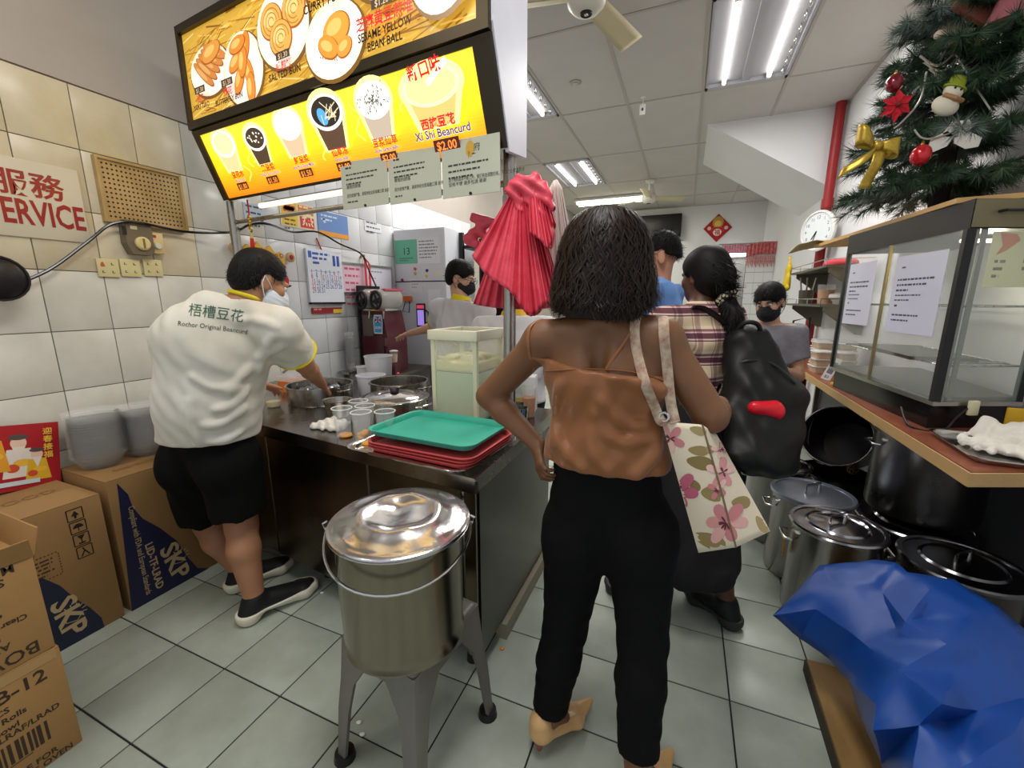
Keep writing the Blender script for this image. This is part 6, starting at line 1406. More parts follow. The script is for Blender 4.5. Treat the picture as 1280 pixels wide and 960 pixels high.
OUT = [(966, 770), (1024, 707), (1092, 699), (1120, 701), (1134, 714), (1193, 723), (1249, 759), (1284, 789), (1401, 849), (1401, 961), (1321, 1041), (1200, 1061), (1109, 1041), (1101, 952), (1074, 898), (1060, 850), (1034, 822), (1000, 798)]
def inside(x, y):
    c = False
    for (x0, y0), (x1, y1) in zip(OUT, OUT[1:]+OUT[:1]):
        if (y0 > y) != (y1 > y) and x < (x1-x0)*(y-y0)/(y1-y0)+x0: c = not c
    return c
bm = bmesh.new(); vv = [bm.verts.new(p) for p in V3]
for f in res[2]:
    if not inside(sum(res[0][i].x for i in f)/3, sum(res[0][i].y for i in f)/3): continue
    try: bm.faces.new([vv[i] for i in f])
    except ValueError: pass
bmesh.ops.recalc_face_normals(bm, faces=bm.faces[:])
bmesh.ops.subdivide_edges(bm, edges=bm.edges[:], cuts=3, use_grid_fill=True)
bmesh.ops.triangulate(bm, faces=bm.faces[:])
for _ in range(1): bmesh.ops.smooth_vert(bm, verts=[v for v in bm.verts if not v.is_boundary], factor=.35, use_axis_x=True, use_axis_y=True, use_axis_z=True)
from mathutils import noise
for v in bm.verts: v.co.z += .006*noise.noise(v.co*14)+.004*noise.noise(v.co*33)
# skirt that falls to the floor on the hidden sides and keeps the sheet off flat
me = bpy.data.meshes.new('tarp_sheet'); bm.normal_update(); bm.to_mesh(me); bm.free(); me.shade_smooth(); me.set_sharp_from_angle(angle=math.radians(32))
mt_ = mat('tarp_blue', (13, 68, 150), .36, var=.12, vscale=7, bump=.0004, bscale=900, rvar=.06); me.materials.append(mt_)
o = link('tarp_sheet', me, t); md = o.modifiers.new('thick', 'SOLIDIFY'); md.thickness = .004; md.offset = -1
# what it covers: a stack of flat sacks on a low wooden crate
A, B = at(1006, 822, z=.06), at(1048, 955, z=.06); dv = (B-A).normalized(); nv = Vector((-dv.y, dv.x, 0))
if nv.x < 0: nv = -nv
t = thing('wooden_crate', 'worn low wooden crate sticking out from under the blue tarp', 'crate', (0, 0, 0)); mw = mat('crate_wood', (150, 116, 66), .7, var=.35, vscale=14, stretch=(1, .2, 1))
Bx = A+dv*1.0
def plank(o0, o1, s0, s1, z0, z1, nm, m): 
    MB().prism([tuple((A+dv*s0+nv*o0).xy), tuple((A+dv*s0+nv*o1).xy), tuple((A+dv*s1+nv*o1).xy), tuple((A+dv*s1+nv*o0).xy)], z0, z1).build(nm, m, t, smooth=0)
plank(.0, .022, .0, .85, .0, .052, 'side_board', mat('crate_dark', (58, 46, 34), .8, var=.3, vscale=10))
for k in range(4): plank(.004+.125*k, .122+.125*k, .012, .84, .053, .066, 'slat', mw)
for k in range(3): plank(.03, .5, .02+.36*k, .1+.36*k, .0, .052, 'bearer', mw)
plank(.06, .5, -.0, .02, .0, .052, 'end_board', mw)
c = A+dv*.42+nv*.33
t = thing('grey_sack', 'pale sack edge showing between the blue tarp and the wooden crate', 'sack', (0, 0, 0))
S = SDF((c.x-.42, c.y-.5, .13), (c.x+.42, c.y+.5, .46), .014)
for z, e in ((.115, 0), (.19, .01), (.27, .03), (.34, .06)): S.ecap(tuple(A+dv*.1+nv*.3+Vector((0, 0, z-A.z))), tuple(A+dv*.66+nv*.3+Vector((0, 0, z-A.z))), tuple(nv), (.21-e, .045), (.21-e, .045), k=.01)
S.half((0, 0, .0675), (0, 0, -1)); S.build('sack_body', mat('sack_grey', (150, 146, 136), .8), t, smooth=1)
# ---------------------------------------------------------------- people
def V_(p): return np.array(p, float)
def lerp(a, b, t): return V_(a)+(V_(b)-V_(a))*t
def unit(v): v = V_(v); return v/np.linalg.norm(v)
def cap_flat(S, a, b, ra, rb, k=.02, e=0.):
    """tapered tube cut off square at b"""
    a, b = V_(a), V_(b); ab = b-a; L2 = ab@ab; ln = L2**.5; ra += e; rb += e; R = max(ra, rb)
    def fn(X, Y, Z):
        h = ((X-a[0])*ab[0]+(Y-a[1])*ab[1]+(Z-a[2])*ab[2])/L2; t = np.clip(h, 0, 1.3)
        d = np.sqrt((X-a[0]-t*ab[0])**2+(Y-a[1]-t*ab[1])**2+(Z-a[2]-t*ab[2])**2)-(ra+(rb-ra)*np.clip(h, 0, 1))
        return np.maximum(d, (h-1)*ln)
    return S.put(fn, np.minimum(a, b)-R, np.maximum(a, b)+R, k)
class Person:
    """joints in world space from a standing default, x right, y forward, z up of the person"""
    def __init__(s, pos, face, h=1.70, width=1., over=None, head_face=None, head_tilt=0., female=False, lean=0.):
        s.F = unit((face[0], face[1], 0)); s.R = V_((s.F[1], -s.F[0], 0)); s.U = V_((0, 0, 1)); k = h/1.70; s.k = k; s.w = width; s.female = female
        P = lambda x, y, z: V_((pos[0], pos[1], 0))+s.R*x*k*width+s.F*(y*k+lean*max(0, z-.92))+s.U*z*k
        J = dict(hip=P(0, 0, .93), waist=P(0, 0, 1.07), chest=P(0, .0, 1.27), neck=P(0, -.01, 1.425), head=P(0, .03, 1.575))
        for n, q in (('l', -1), ('r', 1)):
            J['sh_'+n] = P(q*.17, -.005, 1.375); J['el_'+n] = P(q*.225, -.03, 1.10); J['wr_'+n] = P(q*.23, .06, .87); J['hj_'+n] = P(q*.085, 0, .90)
            J['kn_'+n] = P(q*.09, .02, .49); J['an_'+n] = P(q*.09, -.02, .09); J['toe_'+n] = P(q*.105, .15, .03)
        J.update({a: V_(b) for a, b in (over or {}).items()}); s.J = J
        hf = head_face if head_face is not None else s.F; s.HF = unit(hf); s.HR = unit(np.cross(s.HF, (0, 0, 1))); s.HU = np.cross(s.HR, s.HF)
        if head_tilt:
            c, q = math.cos(head_tilt), math.sin(head_tilt); s.HR, s.HU = s.HR*c+s.HU*q, s.HU*c-s.HR*q
    def hp(s, x, y, z): return s.J['head']+(s.HR*x+s.HF*y+s.HU*z)*s.k
    def bounds(s, keys=None, pad=.2):
        A = np.array([v for kx, v in s.J.items() if keys is None or any(kx.startswith(q) for q in keys)]); return A.min(0)-pad, A.max(0)+pad
    def torso(s, S, e=0., k=.05, belly=0.):
        J, q, w = s.J, s.k, s.w; L = unit(J['sh_r']-J['sh_l']); Lh = unit(J['hj_r']-J['hj_l'])
        hw, ww, cw = (.172, .132, .15) if s.female else (.158, .142, .165); D = (.115, .095, .108) if s.female else (.11, .10+belly, .115+belly*.5)
        S.ecap(J['hip'], J['waist'], Lh, (hw*q*w, D[0]*q), (ww*q*w, D[1]*q), k, e=e); S.ecap(J['waist'], J['chest'], L, (ww*q*w, D[1]*q), (cw*q*w, D[2]*q), k, e=e)
        S.ecap(J['chest'], lerp(J['chest'], J['neck'], .62), L, (cw*q*w, D[2]*q), (.125*q*w, .075*q), k, e=e)
        for n in 'lr': S.cap(J['neck']-s.U*.03*q, J['sh_'+n], .048*q, .056*q, k*.8, e=e)
        for n in 'lr': S.ell(lerp(J['hip'], J['hj_'+n], 1.0)-s.F*.045*q-s.U*.02*q, (.085*q, .085*q, .09*q), k=k, e=e)
    def uarm(s, S, n, e=0., f=1., flat=False, r=(.050, .040), k=.03):
        a, b = s.J['sh_'+n], lerp(s.J['sh_'+n], s.J['el_'+n], f); r1 = r[0]+(r[1]-r[0])*f
        (cap_flat if flat else S.cap)(*([S] if flat else []), a, b, r[0]*s.k, r1*s.k, k=k, e=e)
    def farm(s, S, n): m = lerp(s.J['el_'+n], s.J['wr_'+n], .3); S.cap(s.J['el_'+n], m, .038*s.k, .040*s.k, k=.02); S.cap(m, s.J['wr_'+n], .040*s.k, .026*s.k, k=.02)
    def leg(s, S, n, e=0., f=1., flat=False, r=(.088, .058, .055, .036), k=.04, upper_only=False):
        J, q = s.J, s.k; r = [x*q for x in r]
        if upper_only: cap_flat(S, J['hj_'+n], lerp(J['hj_'+n], J['kn_'+n], f), r[0], r[0]+(r[1]-r[0])*f, k, e); return
        S.cap(J['hj_'+n], J['kn_'+n], r[0], r[1], k, e=e)
        m = lerp(J['kn_'+n], J['an_'+n], .32)-s.F*.012*q; S.cap(J['kn_'+n], m, r[1]*.95, r[2], k*.6, e=e)
        end = lerp(m, J['an_'+n], f)
        (cap_flat if flat else S.cap)(*([S] if flat else []), m, end, r[2], r[2]+(r[3]-r[2])*f, k=k*.6, e=e)
    def foot(s, S, n, e=0.):
        J, q = s.J, s.k; h = J['an_'+n]; d = unit((J['toe_'+n]-h)*V_((1, 1, 0))); heel = V_((h[0], h[1], .035*q+J['toe_'+n][2]-.03))-d*.03*q
        S.cap(h, heel, .036*q, .033*q, .02, e=e); ball = V_((*(J['toe_'+n][:2]-d[:2]*.04*q), .03*q+J['toe_'+n][2]-.03)); R = unit(np.cross(d, (0, 0, 1)))
        S.ecap(h-V_((0, 0, .02*q)), ball, R, (.034*q, .034*q), (.043*q, .022*q), .02, e=e); S.ecap(ball, J['toe_'+n], R, (.043*q, .02*q), (.03*q, .015*q), .02, e=e)
    def headshape(s, S, face=True, e=0.):
        hp, k = s.hp, s.k; Rm = np.array([s.HR, s.HF, s.HU])
        E = lambda c, r, kk=.02, op='u': S.ell(hp(*c), V_(r)*k, Rm, kk, op, e)
        E((0, -.018, .035), (.074, .094, .086)); E((0, .03, -.035), (.060, .066, .082), .03); E((0, .062, -.092), (.026, .022, .02), .025)
        S.cap(s.J['neck']-s.U*.02*k, hp(0, -.015, -.06), .056*k, .050*k, .03, e=e)
        if not face: return
        for q in (-1, 1): E((q*.038, .062, -.02), (.026, .022, .022), .02); E((q*.032, .090, .008), (.017, .012, .011), .008, 's'); E((q*.078, -.006, -.012), (.010, .021, .033), .008); E((q*.086, .0, -.01), (.006, .010, .018), .006, 's')
        S.cap(hp(-.034, .086, .024), hp(.034, .086, .024), .010*k, k=.012); S.cap(hp(0, .092, .008), hp(0, .108, -.03), .008*k, .012*k, .012); E((0, .098, -.036), (.017, .012, .010), .008); S.cap(hp(-.018, .09, -.066), hp(.018, .09, -.066), .007*k, k=.008); S.cap(hp(-.014, .089, -.077), hp(.014, .089, -.077), .008*k, k=.008)
    def hand(s, S, wr, d, pn, tdir, curl=(.35, .4, .3), spread=.10, scale=1., thumb=.6):
        d = unit(d); pn = unit(V_(pn)-d*(V_(pn)@d)); t = np.cross(d, pn); t = t if t@V_(tdir) > 0 else -t; q = s.k*scale; wr = V_(wr)
        S.ecap(wr+d*.012*q, wr+d*.075*q, t, (.028*q, .017*q), (.040*q, .014*q), .012)
        for i, (o, L) in enumerate(((.029, .068), (.010, .076), (-.010, .070), (-.028, .055))):
            p = wr+d*(.080-.004*(i == 3))*q+t*o*q; f = unit(d+t*spread*(1.2-i*.8)); n = pn; r = .0088*q*(1-.05*i)
            for j, (seg, c) in enumerate(zip((.45, .32, .23), curl)):
                a = c; f2 = f*math.cos(a)+n*math.sin(a); n = n*math.cos(a)-f*math.sin(a); f = f2; p2 = p+f*L*seg*q; S.cap(p, p2, r, r*.92, .006 if j else .010); p = p2; r *= .92
        p = wr+d*.025*q+t*.026*q; f = unit(d*.75+t*thumb+pn*.25); p2 = p+f*.038*q; S.cap(p, p2, .014*q, .0105*q, .012); f = unit(f+d*.35); p3 = p2+f*.030*q; S.cap(p2, p3, .0100*q, .0090*q, .006); S.cap(p3, p3+unit(f+d*.2)*.022*q, .0090*q, .0078*q, .006)
    def shortfinger_hand(s, S, n, **k):
        J = s.J; d = unit(J['wr_'+n]-J['el_'+n]); s.hand(S, J['wr_'+n], d, k.pop('pn', s.R*(1 if n == 'l' else -1)), k.pop('td', s.F), **k)
    def eyes(s, root, lids=True):
        m1, m2 = mat('eye_white', (226, 222, 216), .2), mat('iris', (34, 22, 16), .1)
        for q in (-1, 1):
            c = s.hp(q*.032, .080, .006); e = MB().sphere(c-root.location, .0115*s.k, 14, 10).build('eye', m1, root); g = unit(s.HF*1.0-s.HU*.25); MB().sphere(Vector(c+g*.0068*s.k)-root.location, .0062*s.k, 10, 8).build('iris', m2, e)
            a, b, c2 = s.hp(q*.016, .100, .026), s.hp(q*.034, .099, .031), s.hp(q*.050, .088, .026); MB().tube([Vector(x)-root.location for x in (a, b, c2)], [.0025, .0035, .0018], 6).build('eyebrow', M['hair'], root)
    def mask(s, root, col, m=None):
        lo, hi = s.J['head']-.16, s.J['head']+.16; S = SDF(lo, hi, .005); Rm = np.array([s.HR, s.HF, s.HU]); k = s.k
        S.ell(s.hp(0, .035, -.052), V_((.069, .080, .068))*k, Rm, .01); S.cap(s.hp(0, .098, -.02), s.hp(0, .11, -.05), .018*k, .02*k, k=.03); S.half(s.hp(0, .012, 0), -s.HF); S.half(s.hp(0, 0, -.004), s.HU+s.HF*-.25); S.half(s.hp(0, 0, -.118), -s.HU)
        S.warp(lambda X, Y, Z: .0012*np.sin(((X*s.HU[0]+Y*s.HU[1]+Z*s.HU[2]))*330))
        o = S.build('face_mask', m or mat('mask_black', (22, 22, 25), .75), root, smooth=1, org=root.location)
        for q in (-1, 1): MB().tube(smooth_path([Vector(s.hp(*p))-root.location for p in ((q*.062, .03, -.03), (q*.078, .012, -.012), (q*.086, -.022, .012))], 4)+smooth_path([Vector(s.hp(*p))-root.location for p in ((q*.086, -.022, -.018), (q*.078, .0, -.055), (q*.060, .03, -.085))], 4), .0018, 5).build('ear_loop', m or bpy.data.materials['mask_black'], o)
        return o
def fuzz(o, n, L, flow, name, m, parent, w=.0025, seed=3, seg=3, curl=0., keep=None):
    """short hair blades growing from a surface"""
    me = o.data; rr = np.random.RandomState(seed); me.calc_loop_triangles(); T = np.array([t.vertices for t in me.loop_triangles]); A = np.array([t.area for t in me.loop_triangles]); Vv = np.array([v.co for v in me.vertices]); Nn = np.array([v.normal for v in me.vertices])
    idx = rr.choice(len(T), n, p=A/A.sum()); r = rr.rand(n, 2); m_ = r.sum(1) > 1; r[m_] = 1-r[m_]; t = T[idx]; P = Vv[t[:, 0]]+(Vv[t[:, 1]]-Vv[t[:, 0]])*r[:, :1]+(Vv[t[:, 2]]-Vv[t[:, 0]])*r[:, 1:]; Nr = Nn[t[:, 0]]
    vs, fs = [], []
    for p, nr in zip(P, Nr):
        if keep is not None and not keep(p): continue
        f = np.array(flow(p, nr), float)+rr.randn(3)*.22; f /= np.linalg.norm(f)+1e-9; sd = np.cross(f, nr); sd /= np.linalg.norm(sd)+1e-9; l = L*rr.uniform(.6, 1.2); b = len(vs); q = p-nr*.003; ph = rr.uniform(0, 6)
        for k in range(seg+1):
            ww = w*(1-.75*k/seg); vs += [q-sd*ww, q+sd*ww]; q = q+f*l/seg; f = f+np.array((0, 0, -.10))+sd*curl*math.sin(ph+k*1.7); f /= np.linalg.norm(f)
        fs += [(b+2*k, b+2*k+1, b+2*k+3, b+2*k+2) for k in range(seg)]
    mm = bpy.data.meshes.new(name); mm.from_pydata([tuple(v) for v in vs], [], fs); mm.shade_smooth(); mm.materials.append(m); x = link(name, mm, parent); x['kind'] = 'stuff'; return x
def bvh_of(*objs):
    vs, fs = [], []
    for o in objs:
        b = len(vs); Mx = Matrix.Translation(o.parent.location if o.parent else (0, 0, 0)); vs += [Mx @ v.co for v in o.data.vertices]; fs += [tuple(i+b for i in p.vertices) for p in o.data.polygons]
    return BVHTree.FromPolygons(vs, fs)
def hit(bv, px, py, lift=.0):
    o = Vector((0, 0, CAM_H)); d = (at(px, py, d=1.)-o).normalized(); h = bv.ray_cast(o, d)
    if h[0] is None: return None
    n = h[1] if h[1].dot(d) < 0 else -h[1]; return h[0]+n*lift
M['hair'] = mat('hair_black', (16, 14, 13), .6, spec=.25, var=.3, vscale=40)
M['skin_w'] = mat('skin_brown', (122, 83, 54), .48, var=.12, vscale=9, sss=.08, bump=.0002, bscale=300)
M['skin_m'] = mat('skin_tan', (176, 124, 92), .5, var=.12, vscale=9, sss=.08, bump=.0002, bscale=300)
M['skin_l'] = mat('skin_light', (206, 160, 132), .5, var=.08, vscale=9, sss=.08)
M['skin_d'] = mat('skin_dark', (96, 62, 46), .5, var=.1, vscale=9, sss=.06)
def prsn(label, x, y): return thing('person', label, 'person', (x, y, 0))
def shoe(S, P, n, e=.012): P.foot(S, n, e)
def sneakers(P, root, col, sole, h=.008):
    for n in 'lr':
        J = P.J; lo = np.minimum(J['an_'+n], J['toe_'+n])-.1; hi = np.maximum(J['an_'+n], J['toe_'+n])+.1; lo[2] = -.02; hi[2] = J['an_'+n][2]+.06
        S = SDF(lo, hi, .006); P.foot(S, n, .013); S.half(J['an_'+n]+V_((0, 0, .03)), (0, 0, 1)); S.half((0, 0, .022), (0, 0, -1)); o = S.build('shoe', col, root, smooth=1, org=root.location)
        S = SDF(lo, hi, .006); P.foot(S, n, .022); S.half((0, 0, .054), (0, 0, 1)); S.half((0, 0, .002), (0, 0, -1)); S.build('sole', sole, o, smooth=1, org=root.location)
        yield n, o
# ---------------------------------------------------------------- woman in the satin top, seen from behind
WY = 1.16
J = dict(hip=at(757, 640, y=WY+.01), waist=at(757, 560, y=WY), chest=at(757, 470, y=WY), neck=at(756, 398, y=WY), head=at(756, 322, y=WY+.03),
    sh_l=at(679, 425, y=WY+.0), sh_r=at(826, 424, y=WY+.0), el_l=at(612, 495, y=WY+.03), wr_l=at(672, 556, y=WY+.0), el_r=at(888, 520, y=WY-.02), wr_r=at(900, 505, y=WY+.24),
    hj_l=at(722, 665, y=WY+.01), hj_r=at(800, 665, y=WY+.01), kn_l=at(706, 785, y=WY-.01), kn_r=at(803, 800, y=WY-.06), an_l=at(686, 893, y=1.085), an_r=at(797, 950, y=1.0), toe_l=(-.235, 1.225, .03), toe_r=(.045, 1.15, .03))
W = Person((-.2, WY), (0, 1), 1.66, 1., J, female=True, head_face=(.05, 1, 0))
root = prsn('woman in bronze satin camisole, black trousers and beige heels, hand on hip', -.2, 1.1)
lo, hi = W.bounds(pad=.14); lo[2] = 0.; S = SDF(lo, hi, .0062)
W.torso(S); W.headshape(S, face=True)
for n in 'lr': W.uarm(S, n, r=(.052, .044)); W.farm(S, n); W.leg(S, n, r=(.094, .056, .055, .034))
# scapulae and spine line
S.cap(W.J['neck']-W.F*.075-W.U*.05, W.J['waist']-W.F*.115, .012, .014, k=.05, op='s')
for n in 'lr':
    a, t_ = W.J['an_'+n], W.J['toe_'+n]; d = unit((t_-a)*V_((1, 1, 0))); hl = V_((*(a[:2]-d[:2]*.028), .085)); bl = V_((*(t_[:2]-d[:2]*.06), .026)); Rr = unit(np.cross(d, (0, 0, 1)))
    S.cap(a, hl, .030, .026, .02); S.ecap(a-V_((0, 0, .005)), bl, Rr, (.028, .028), (.036, .014), .02)
hd = at(682, 588, y=WY-.05); W.hand(S, W.J['wr_l'], V_(at(676, 592, y=WY-.055))-W.J['wr_l'], (.75, .35, -.1), (0, 1, .1), curl=(.5, .75, .55), spread=.12, scale=.92, thumb=.75)
W.hand(S, W.J['wr_r'], (-.6, .6, .1), (0, -.3, -1), (-.5, -.5, 0), curl=(.5, .6, .4))
body = S.build('body', M['skin_w'], root, smooth=1, org=root.location)
# trousers
S = SDF((lo[0], lo[1], .1), (hi[0], hi[1], 1.1), .0065); e = .009
W.torso(S, e); 
for n, f in (('l', .88), ('r', .90)): W.leg(S, n, e+.002, f, True, r=(.097, .060, .058, .045))
S.half((0, 0, 1.01), (0, 0, 1)); S.cap(W.J['hip']-W.F*.13-W.U*.22, W.J['hip']-W.F*.125+W.U*.02, .006, .006, k=.03, op='s')
rr = random.Random(5)
S.warp(lambda X, Y, Z: -.0003+.0012*np.sin(Z*120+X*40+3*np.sin(X*30))*np.clip((.62-Z)*3, 0, 1)+.0009*np.sin(Z*90-X*60))
tr = S.build('trousers', mat('trouser_black', (9, 9, 10), .85, spec=.2, bump=.0003, bscale=300, sheen=.0), root, smooth=1, org=root.location)
for px in (690, 820):
    pass
# camisole
S = SDF((lo[0], lo[1], .86), (hi[0], hi[1], 1.40), .0055)
W.torso(S, .012, k=.05)
L = unit(W.J['sh_r']-W.J['sh_l'])
S.ecap(lerp(W.J['hip'], W.J['waist'], -.05)+V_((0, 0, 0)), W.J['waist'], L, (.192, .132), (.165, .124), k=.05)
bb = bvh_of(body)
def cfold(pts, r, lift=.004):
    pp = [Vector(p) for p in pts]
    for a, b in zip(pp, pp[1:]): S.cap(V_(a)-W.F*lift, V_(b)-W.F*lift, r, r, k=.02)
pre = S.build('pre', M['black']); bpre = BVHTree.FromPolygons([v.co for v in pre.data.vertices], [tuple(p.vertices) for p in pre.data.polygons]); bpy.data.objects.remove(pre)
for f, r in ((((762, 470), (790, 476), (815, 486), (828, 490)), .009), (((752, 500), (768, 520), (795, 533), (826, 528)), .010), (((745, 515), (762, 545), (790, 553), (822, 544)), .009), (((692, 530), (702, 555), (725, 585)), .008), (((745, 535), (738, 560), (758, 590)), .008), (((822, 560), (808, 580), (795, 593)), .009), (((700, 480), (696, 520), (692, 560)), .007)):
    pts = [hit(bpre, *q) for q in smooth_path([(x, y, 0) for x, y in f], 5) for q in [(q[0], q[1])]]; pts = [p for p in pts if p is not None]
    cfold(pts, r, -r*.45)
S.warp(lambda X, Y, Z: .0025*np.sin(Z*30+X*52+2*np.sin(X*22+1))*np.clip((1.22-Z)*5, 0, 1)+.002*np.sin(X*95-Z*50))
S.half(W.J['chest']+V_((0, 0, .0)), (.10, 0, 1)) if False else None
zt = at(740, 464, y=WY-.11).z; S.half((W.J['chest'][0], W.J['chest'][1]-.1, zt), (.09, -.04, 1))
zb = at(757, 596, y=WY-.12).z; S.half((W.J['hip'][0], W.J['hip'][1]-.1, zb), (.0, 0, -1))
mcam = mat('satin_bronze', (140, 86, 42), .36, sheen=.2, bump=.0002, bscale=600, spec=.6)
cami = S.build('camisole', mcam, root, smooth=2, org=root.location)
bc = bvh_of(body, cami)
def strap(pxs, r, m, nm, lift=.002, flat=.5, extra=()):
    p = [hit(bc, *q, lift) for q in pxs]; p = [x for x in p if x is not None]+[Vector(x) for x in extra]
    return MB().tube([q-root.location for q in smooth_path(p, 5)], [(r, r*flat)]*((len(p)-1)*5+1), 8).build(nm, m, root)
strap([(667, 463), (662, 440), (661, 420), (667, 405)], .0045, mcam, 'strap', extra=(W.J['sh_l']+V_((.01, .03, .05)), W.J['sh_l']+V_((.04, .09, -.06))))
strap([(759, 461), (768, 446), (780, 428), (791, 411), (799, 398)], .0045, mcam, 'strap', extra=(W.J['sh_r']+V_((-.06, .06, .05)), W.J['sh_r']+V_((-.06, .1, -.06))))
strap([(682, 464), (705, 463), (740, 463), (780, 464), (810, 470), (832, 478)], .004, mcam, 'top_hem', lift=.003)
# nails
for q in ((684, 593), (680, 601), (675, 607), (670, 607)):
    p = hit(bb, *q, .001)
# pumps
mpu = mat('pump_beige', (216, 172, 116), .35, coat=.2)
for n in 'lr':
    Jn = W.J; a, t = Jn['an_'+n], Jn['toe_'+n]; d = unit((t-a)*V_((1, 1, 0))); lo2 = np.minimum(a, t)-.1; hi2 = np.maximum(a, t)+.12; lo2[2] = -.03
    heel = V_((*(a[:2]-d[:2]*.035), .075)); S = SDF(lo2, hi2, .0045); Rr = unit(np.cross(d, (0, 0, 1)))
    S.cap(heel+V_((0, 0, .035)), heel, .037, .036, .015); ball = V_((*(t[:2]-d[:2]*.055), .03)); S.ecap(heel, ball, Rr, (.037, .03), (.047, .026), .02); S.ecap(ball, t+d*.045-V_((0, 0, .008)), Rr, (.046, .024), (.012, .010), .02)
    S.cap(a+V_((0, 0, .04)), V_((*(a[:2]+d[:2]*.0), .10)), .034, .031, .006, 's'); S.ecap(V_((*(a[:2]+d[:2]*.02), .105)), ball+V_((0, 0, .045))-d*.0, Rr, (.030, .035), (.034, .022), .006, 's')
    S.half((0, 0, .006), (0, 0, -1)); o = S.build('shoe', mpu, root, smooth=1, org=root.location)
    MB().cyl(Vector(heel-d*.012+V_((0, 0, -.02)))-root.location, Vector((heel[0]-d[0]*.004, heel[1]-d[1]*.004, .002))-root.location, .017, .008, 12).build('shoe_heel', mat('heel_wood', (150, 96, 60), .5), o)
# hair: wavy bob
mhr = mat('hair_brown', (40, 27, 21), .5, var=.35, vscale=30, spec=.3)
hc = V_(W.J['head'])
prof = [(.132, .0), (.129, .028), (.120, .054), (.104, .078), (.075, .100), (.03, .116), (-.02, .124), (-.06, .132), (-.10, .136), (-.135, .128), (-.16, .118)]     # z above head centre, radius
def hr(z):
    for (z1, r1), (z0, r0) in zip(prof, prof[1:]):
        if z >= z0: return r0+(r1-r0)*(z-z0)/(z1-z0)
    return prof[-1][1]
S = SDF(hc-.24, hc+V_((.24, .24, .2)), .006)
for (z1, r1), (z0, r0) in zip(prof[5:], prof[6:]): S.ecap(hc+V_((0, -.012, z1-.0)), hc+V_((0, -.012, z0)), (1, 0, 0), (max(.03, r1-.018), max(.03, r1-.02)), (max(.03, r0-.018), max(.03, (r0-.02)*.92)), k=.03)
S.warp(lambda X, Y, Z: .005*np.sin(X*55+Z*25+2*np.sin(Z*30))*np.sin(Y*45+Z*20)); S.half(hc+V_((0, .085, 0)), (0, 1, -.15)); S.half(hc+V_((0, 0, -.138)), (0, .25, -1))
hb = S.build('hair', mhr, root, smooth=1, org=root.location)
rr = np.random.RandomState(11); vs, fs = [], []; NS, SG = 2600, 15
for i in range(NS):
    a = rr.uniform(-PI, PI)
    if PI*.28 < a < PI*.72 and rr.rand() < .8: continue
    z = .131-.10*rr.rand()**1.6 if rr.rand() < .75 else rr.uniform(-.1, .03); zend = -.148+rr.uniform(-.012, .035)+.015*math.cos(a*3); ph, fr, am = rr.uniform(0, 6.3), rr.uniform(38, 75), rr.uniform(.07, .17); depth = rr.uniform(-.008, .010); w = rr.uniform(.0012, .0026); b = len(vs)
    for k in range(SG+1):
        q = k/SG; zz = z+(zend-z)*q; aa = a+am*math.sin(ph+fr*(z-zz))*min(1, q*3+.1)+.05*math.sin(i*1.3+q*5); r = hr(zz)+depth*(.3+q)+.006*math.sin(ph*2+fr*.8*(z-zz)); flip = max(0, q-.88)*.12
        p = V_((math.cos(aa)*(r+flip), math.sin(aa)*(r+flip)*.93-.012, zz)); sd = V_((-math.sin(aa), math.cos(aa), .15*math.sin(ph+q*6))); ww = w*(1-.6*q**3)*(.6 if k == 0 else 1); vs += [p-sd*ww, p+sd*ww]
    fs += [(b+2*k, b+2*k+1, b+2*k+3, b+2*k+2) for k in range(SG)]
me = bpy.data.meshes.new('hair_strands'); me.from_pydata([tuple(v+hc-V_(root.location)) for v in vs], [], fs); me.shade_smooth(); me.materials.append(mhr); o = link('hair_strands', me, hb); o['kind'] = 'stuff'
# tote bag
mbag = mat('tote_cream', (226, 214, 190), .75, bump=.0003, bscale=400)
tA, tB, tC = at(827, 527, y=1.085), at(878, 531, y=1.06), at(896, 543, y=1.17); bA, bB, bC = at(873, 691, y=1.06), at(920, 684, y=1.0), at(963, 664, y=1.12)
tD = tA+(tC-tB); bD = bA+(bC-bB)
bag = thing('tote_bag', 'cream canvas tote bag printed with pink flowers hanging from the shoulder of the woman', 'bag', (tA+bC)/2)
def bagp(u, v):
    """u round the four sides, v down"""
    tq, bq = [tA, tB, tC, tD], [bA, bB, bC, bD]; i = int(u*4) % 4; f = u*4-int(u*4) if u < 1 else 0; t_ = tq[i].lerp(tq[(i+1) % 4], f); b_ = bq[i].lerp(bq[(i+1) % 4], f); c = (tA+tB+tC+tD)/4*(1-v)+(bA+bB+bC+bD)/4*v
    p = t_.lerp(b_, v); bul = 1+.10*math.sin(PI*f)*math.sin(PI*v*.9); crease = -.05*math.exp(-((f-.5)/.12)**2)*(i % 2)*(1-.7*v); return tuple(c+(p-c)*(bul+crease)-bag.location)
mb = MB().grid(bagp, 48, 20, closed_u=True); nb = 19*48; mb.add([bagp(i/48, 1.) for i in range(48)], [tuple(range(48))])
o = mb.build('bag_body', mbag, bag, smooth=50, fix=True); md = o.modifiers.new('thick', 'SOLIDIFY'); md.thickness = .003; md.offset = -1
ct_ = (tA+tB+tC+tD)/4-bag.location
MB().grid(lambda u, v: tuple(ct_+(Vector(bagp(u, .015+.2*v))-ct_)*.86), 32, 3, closed_u=True).build('lining', mat('lining_red', (120, 18, 44), .6), bag)
MB().tube([tB*1.-bag.location, tB.lerp(bB, .5)+(tB-tD).normalized()*.004-bag.location, bB-bag.location], .0022, 6).build('seam_fold_shade', mat('fold_shade_olive', (120, 100, 76), .8), bag)  # dark tube along the seam, standing in for the fold's shade
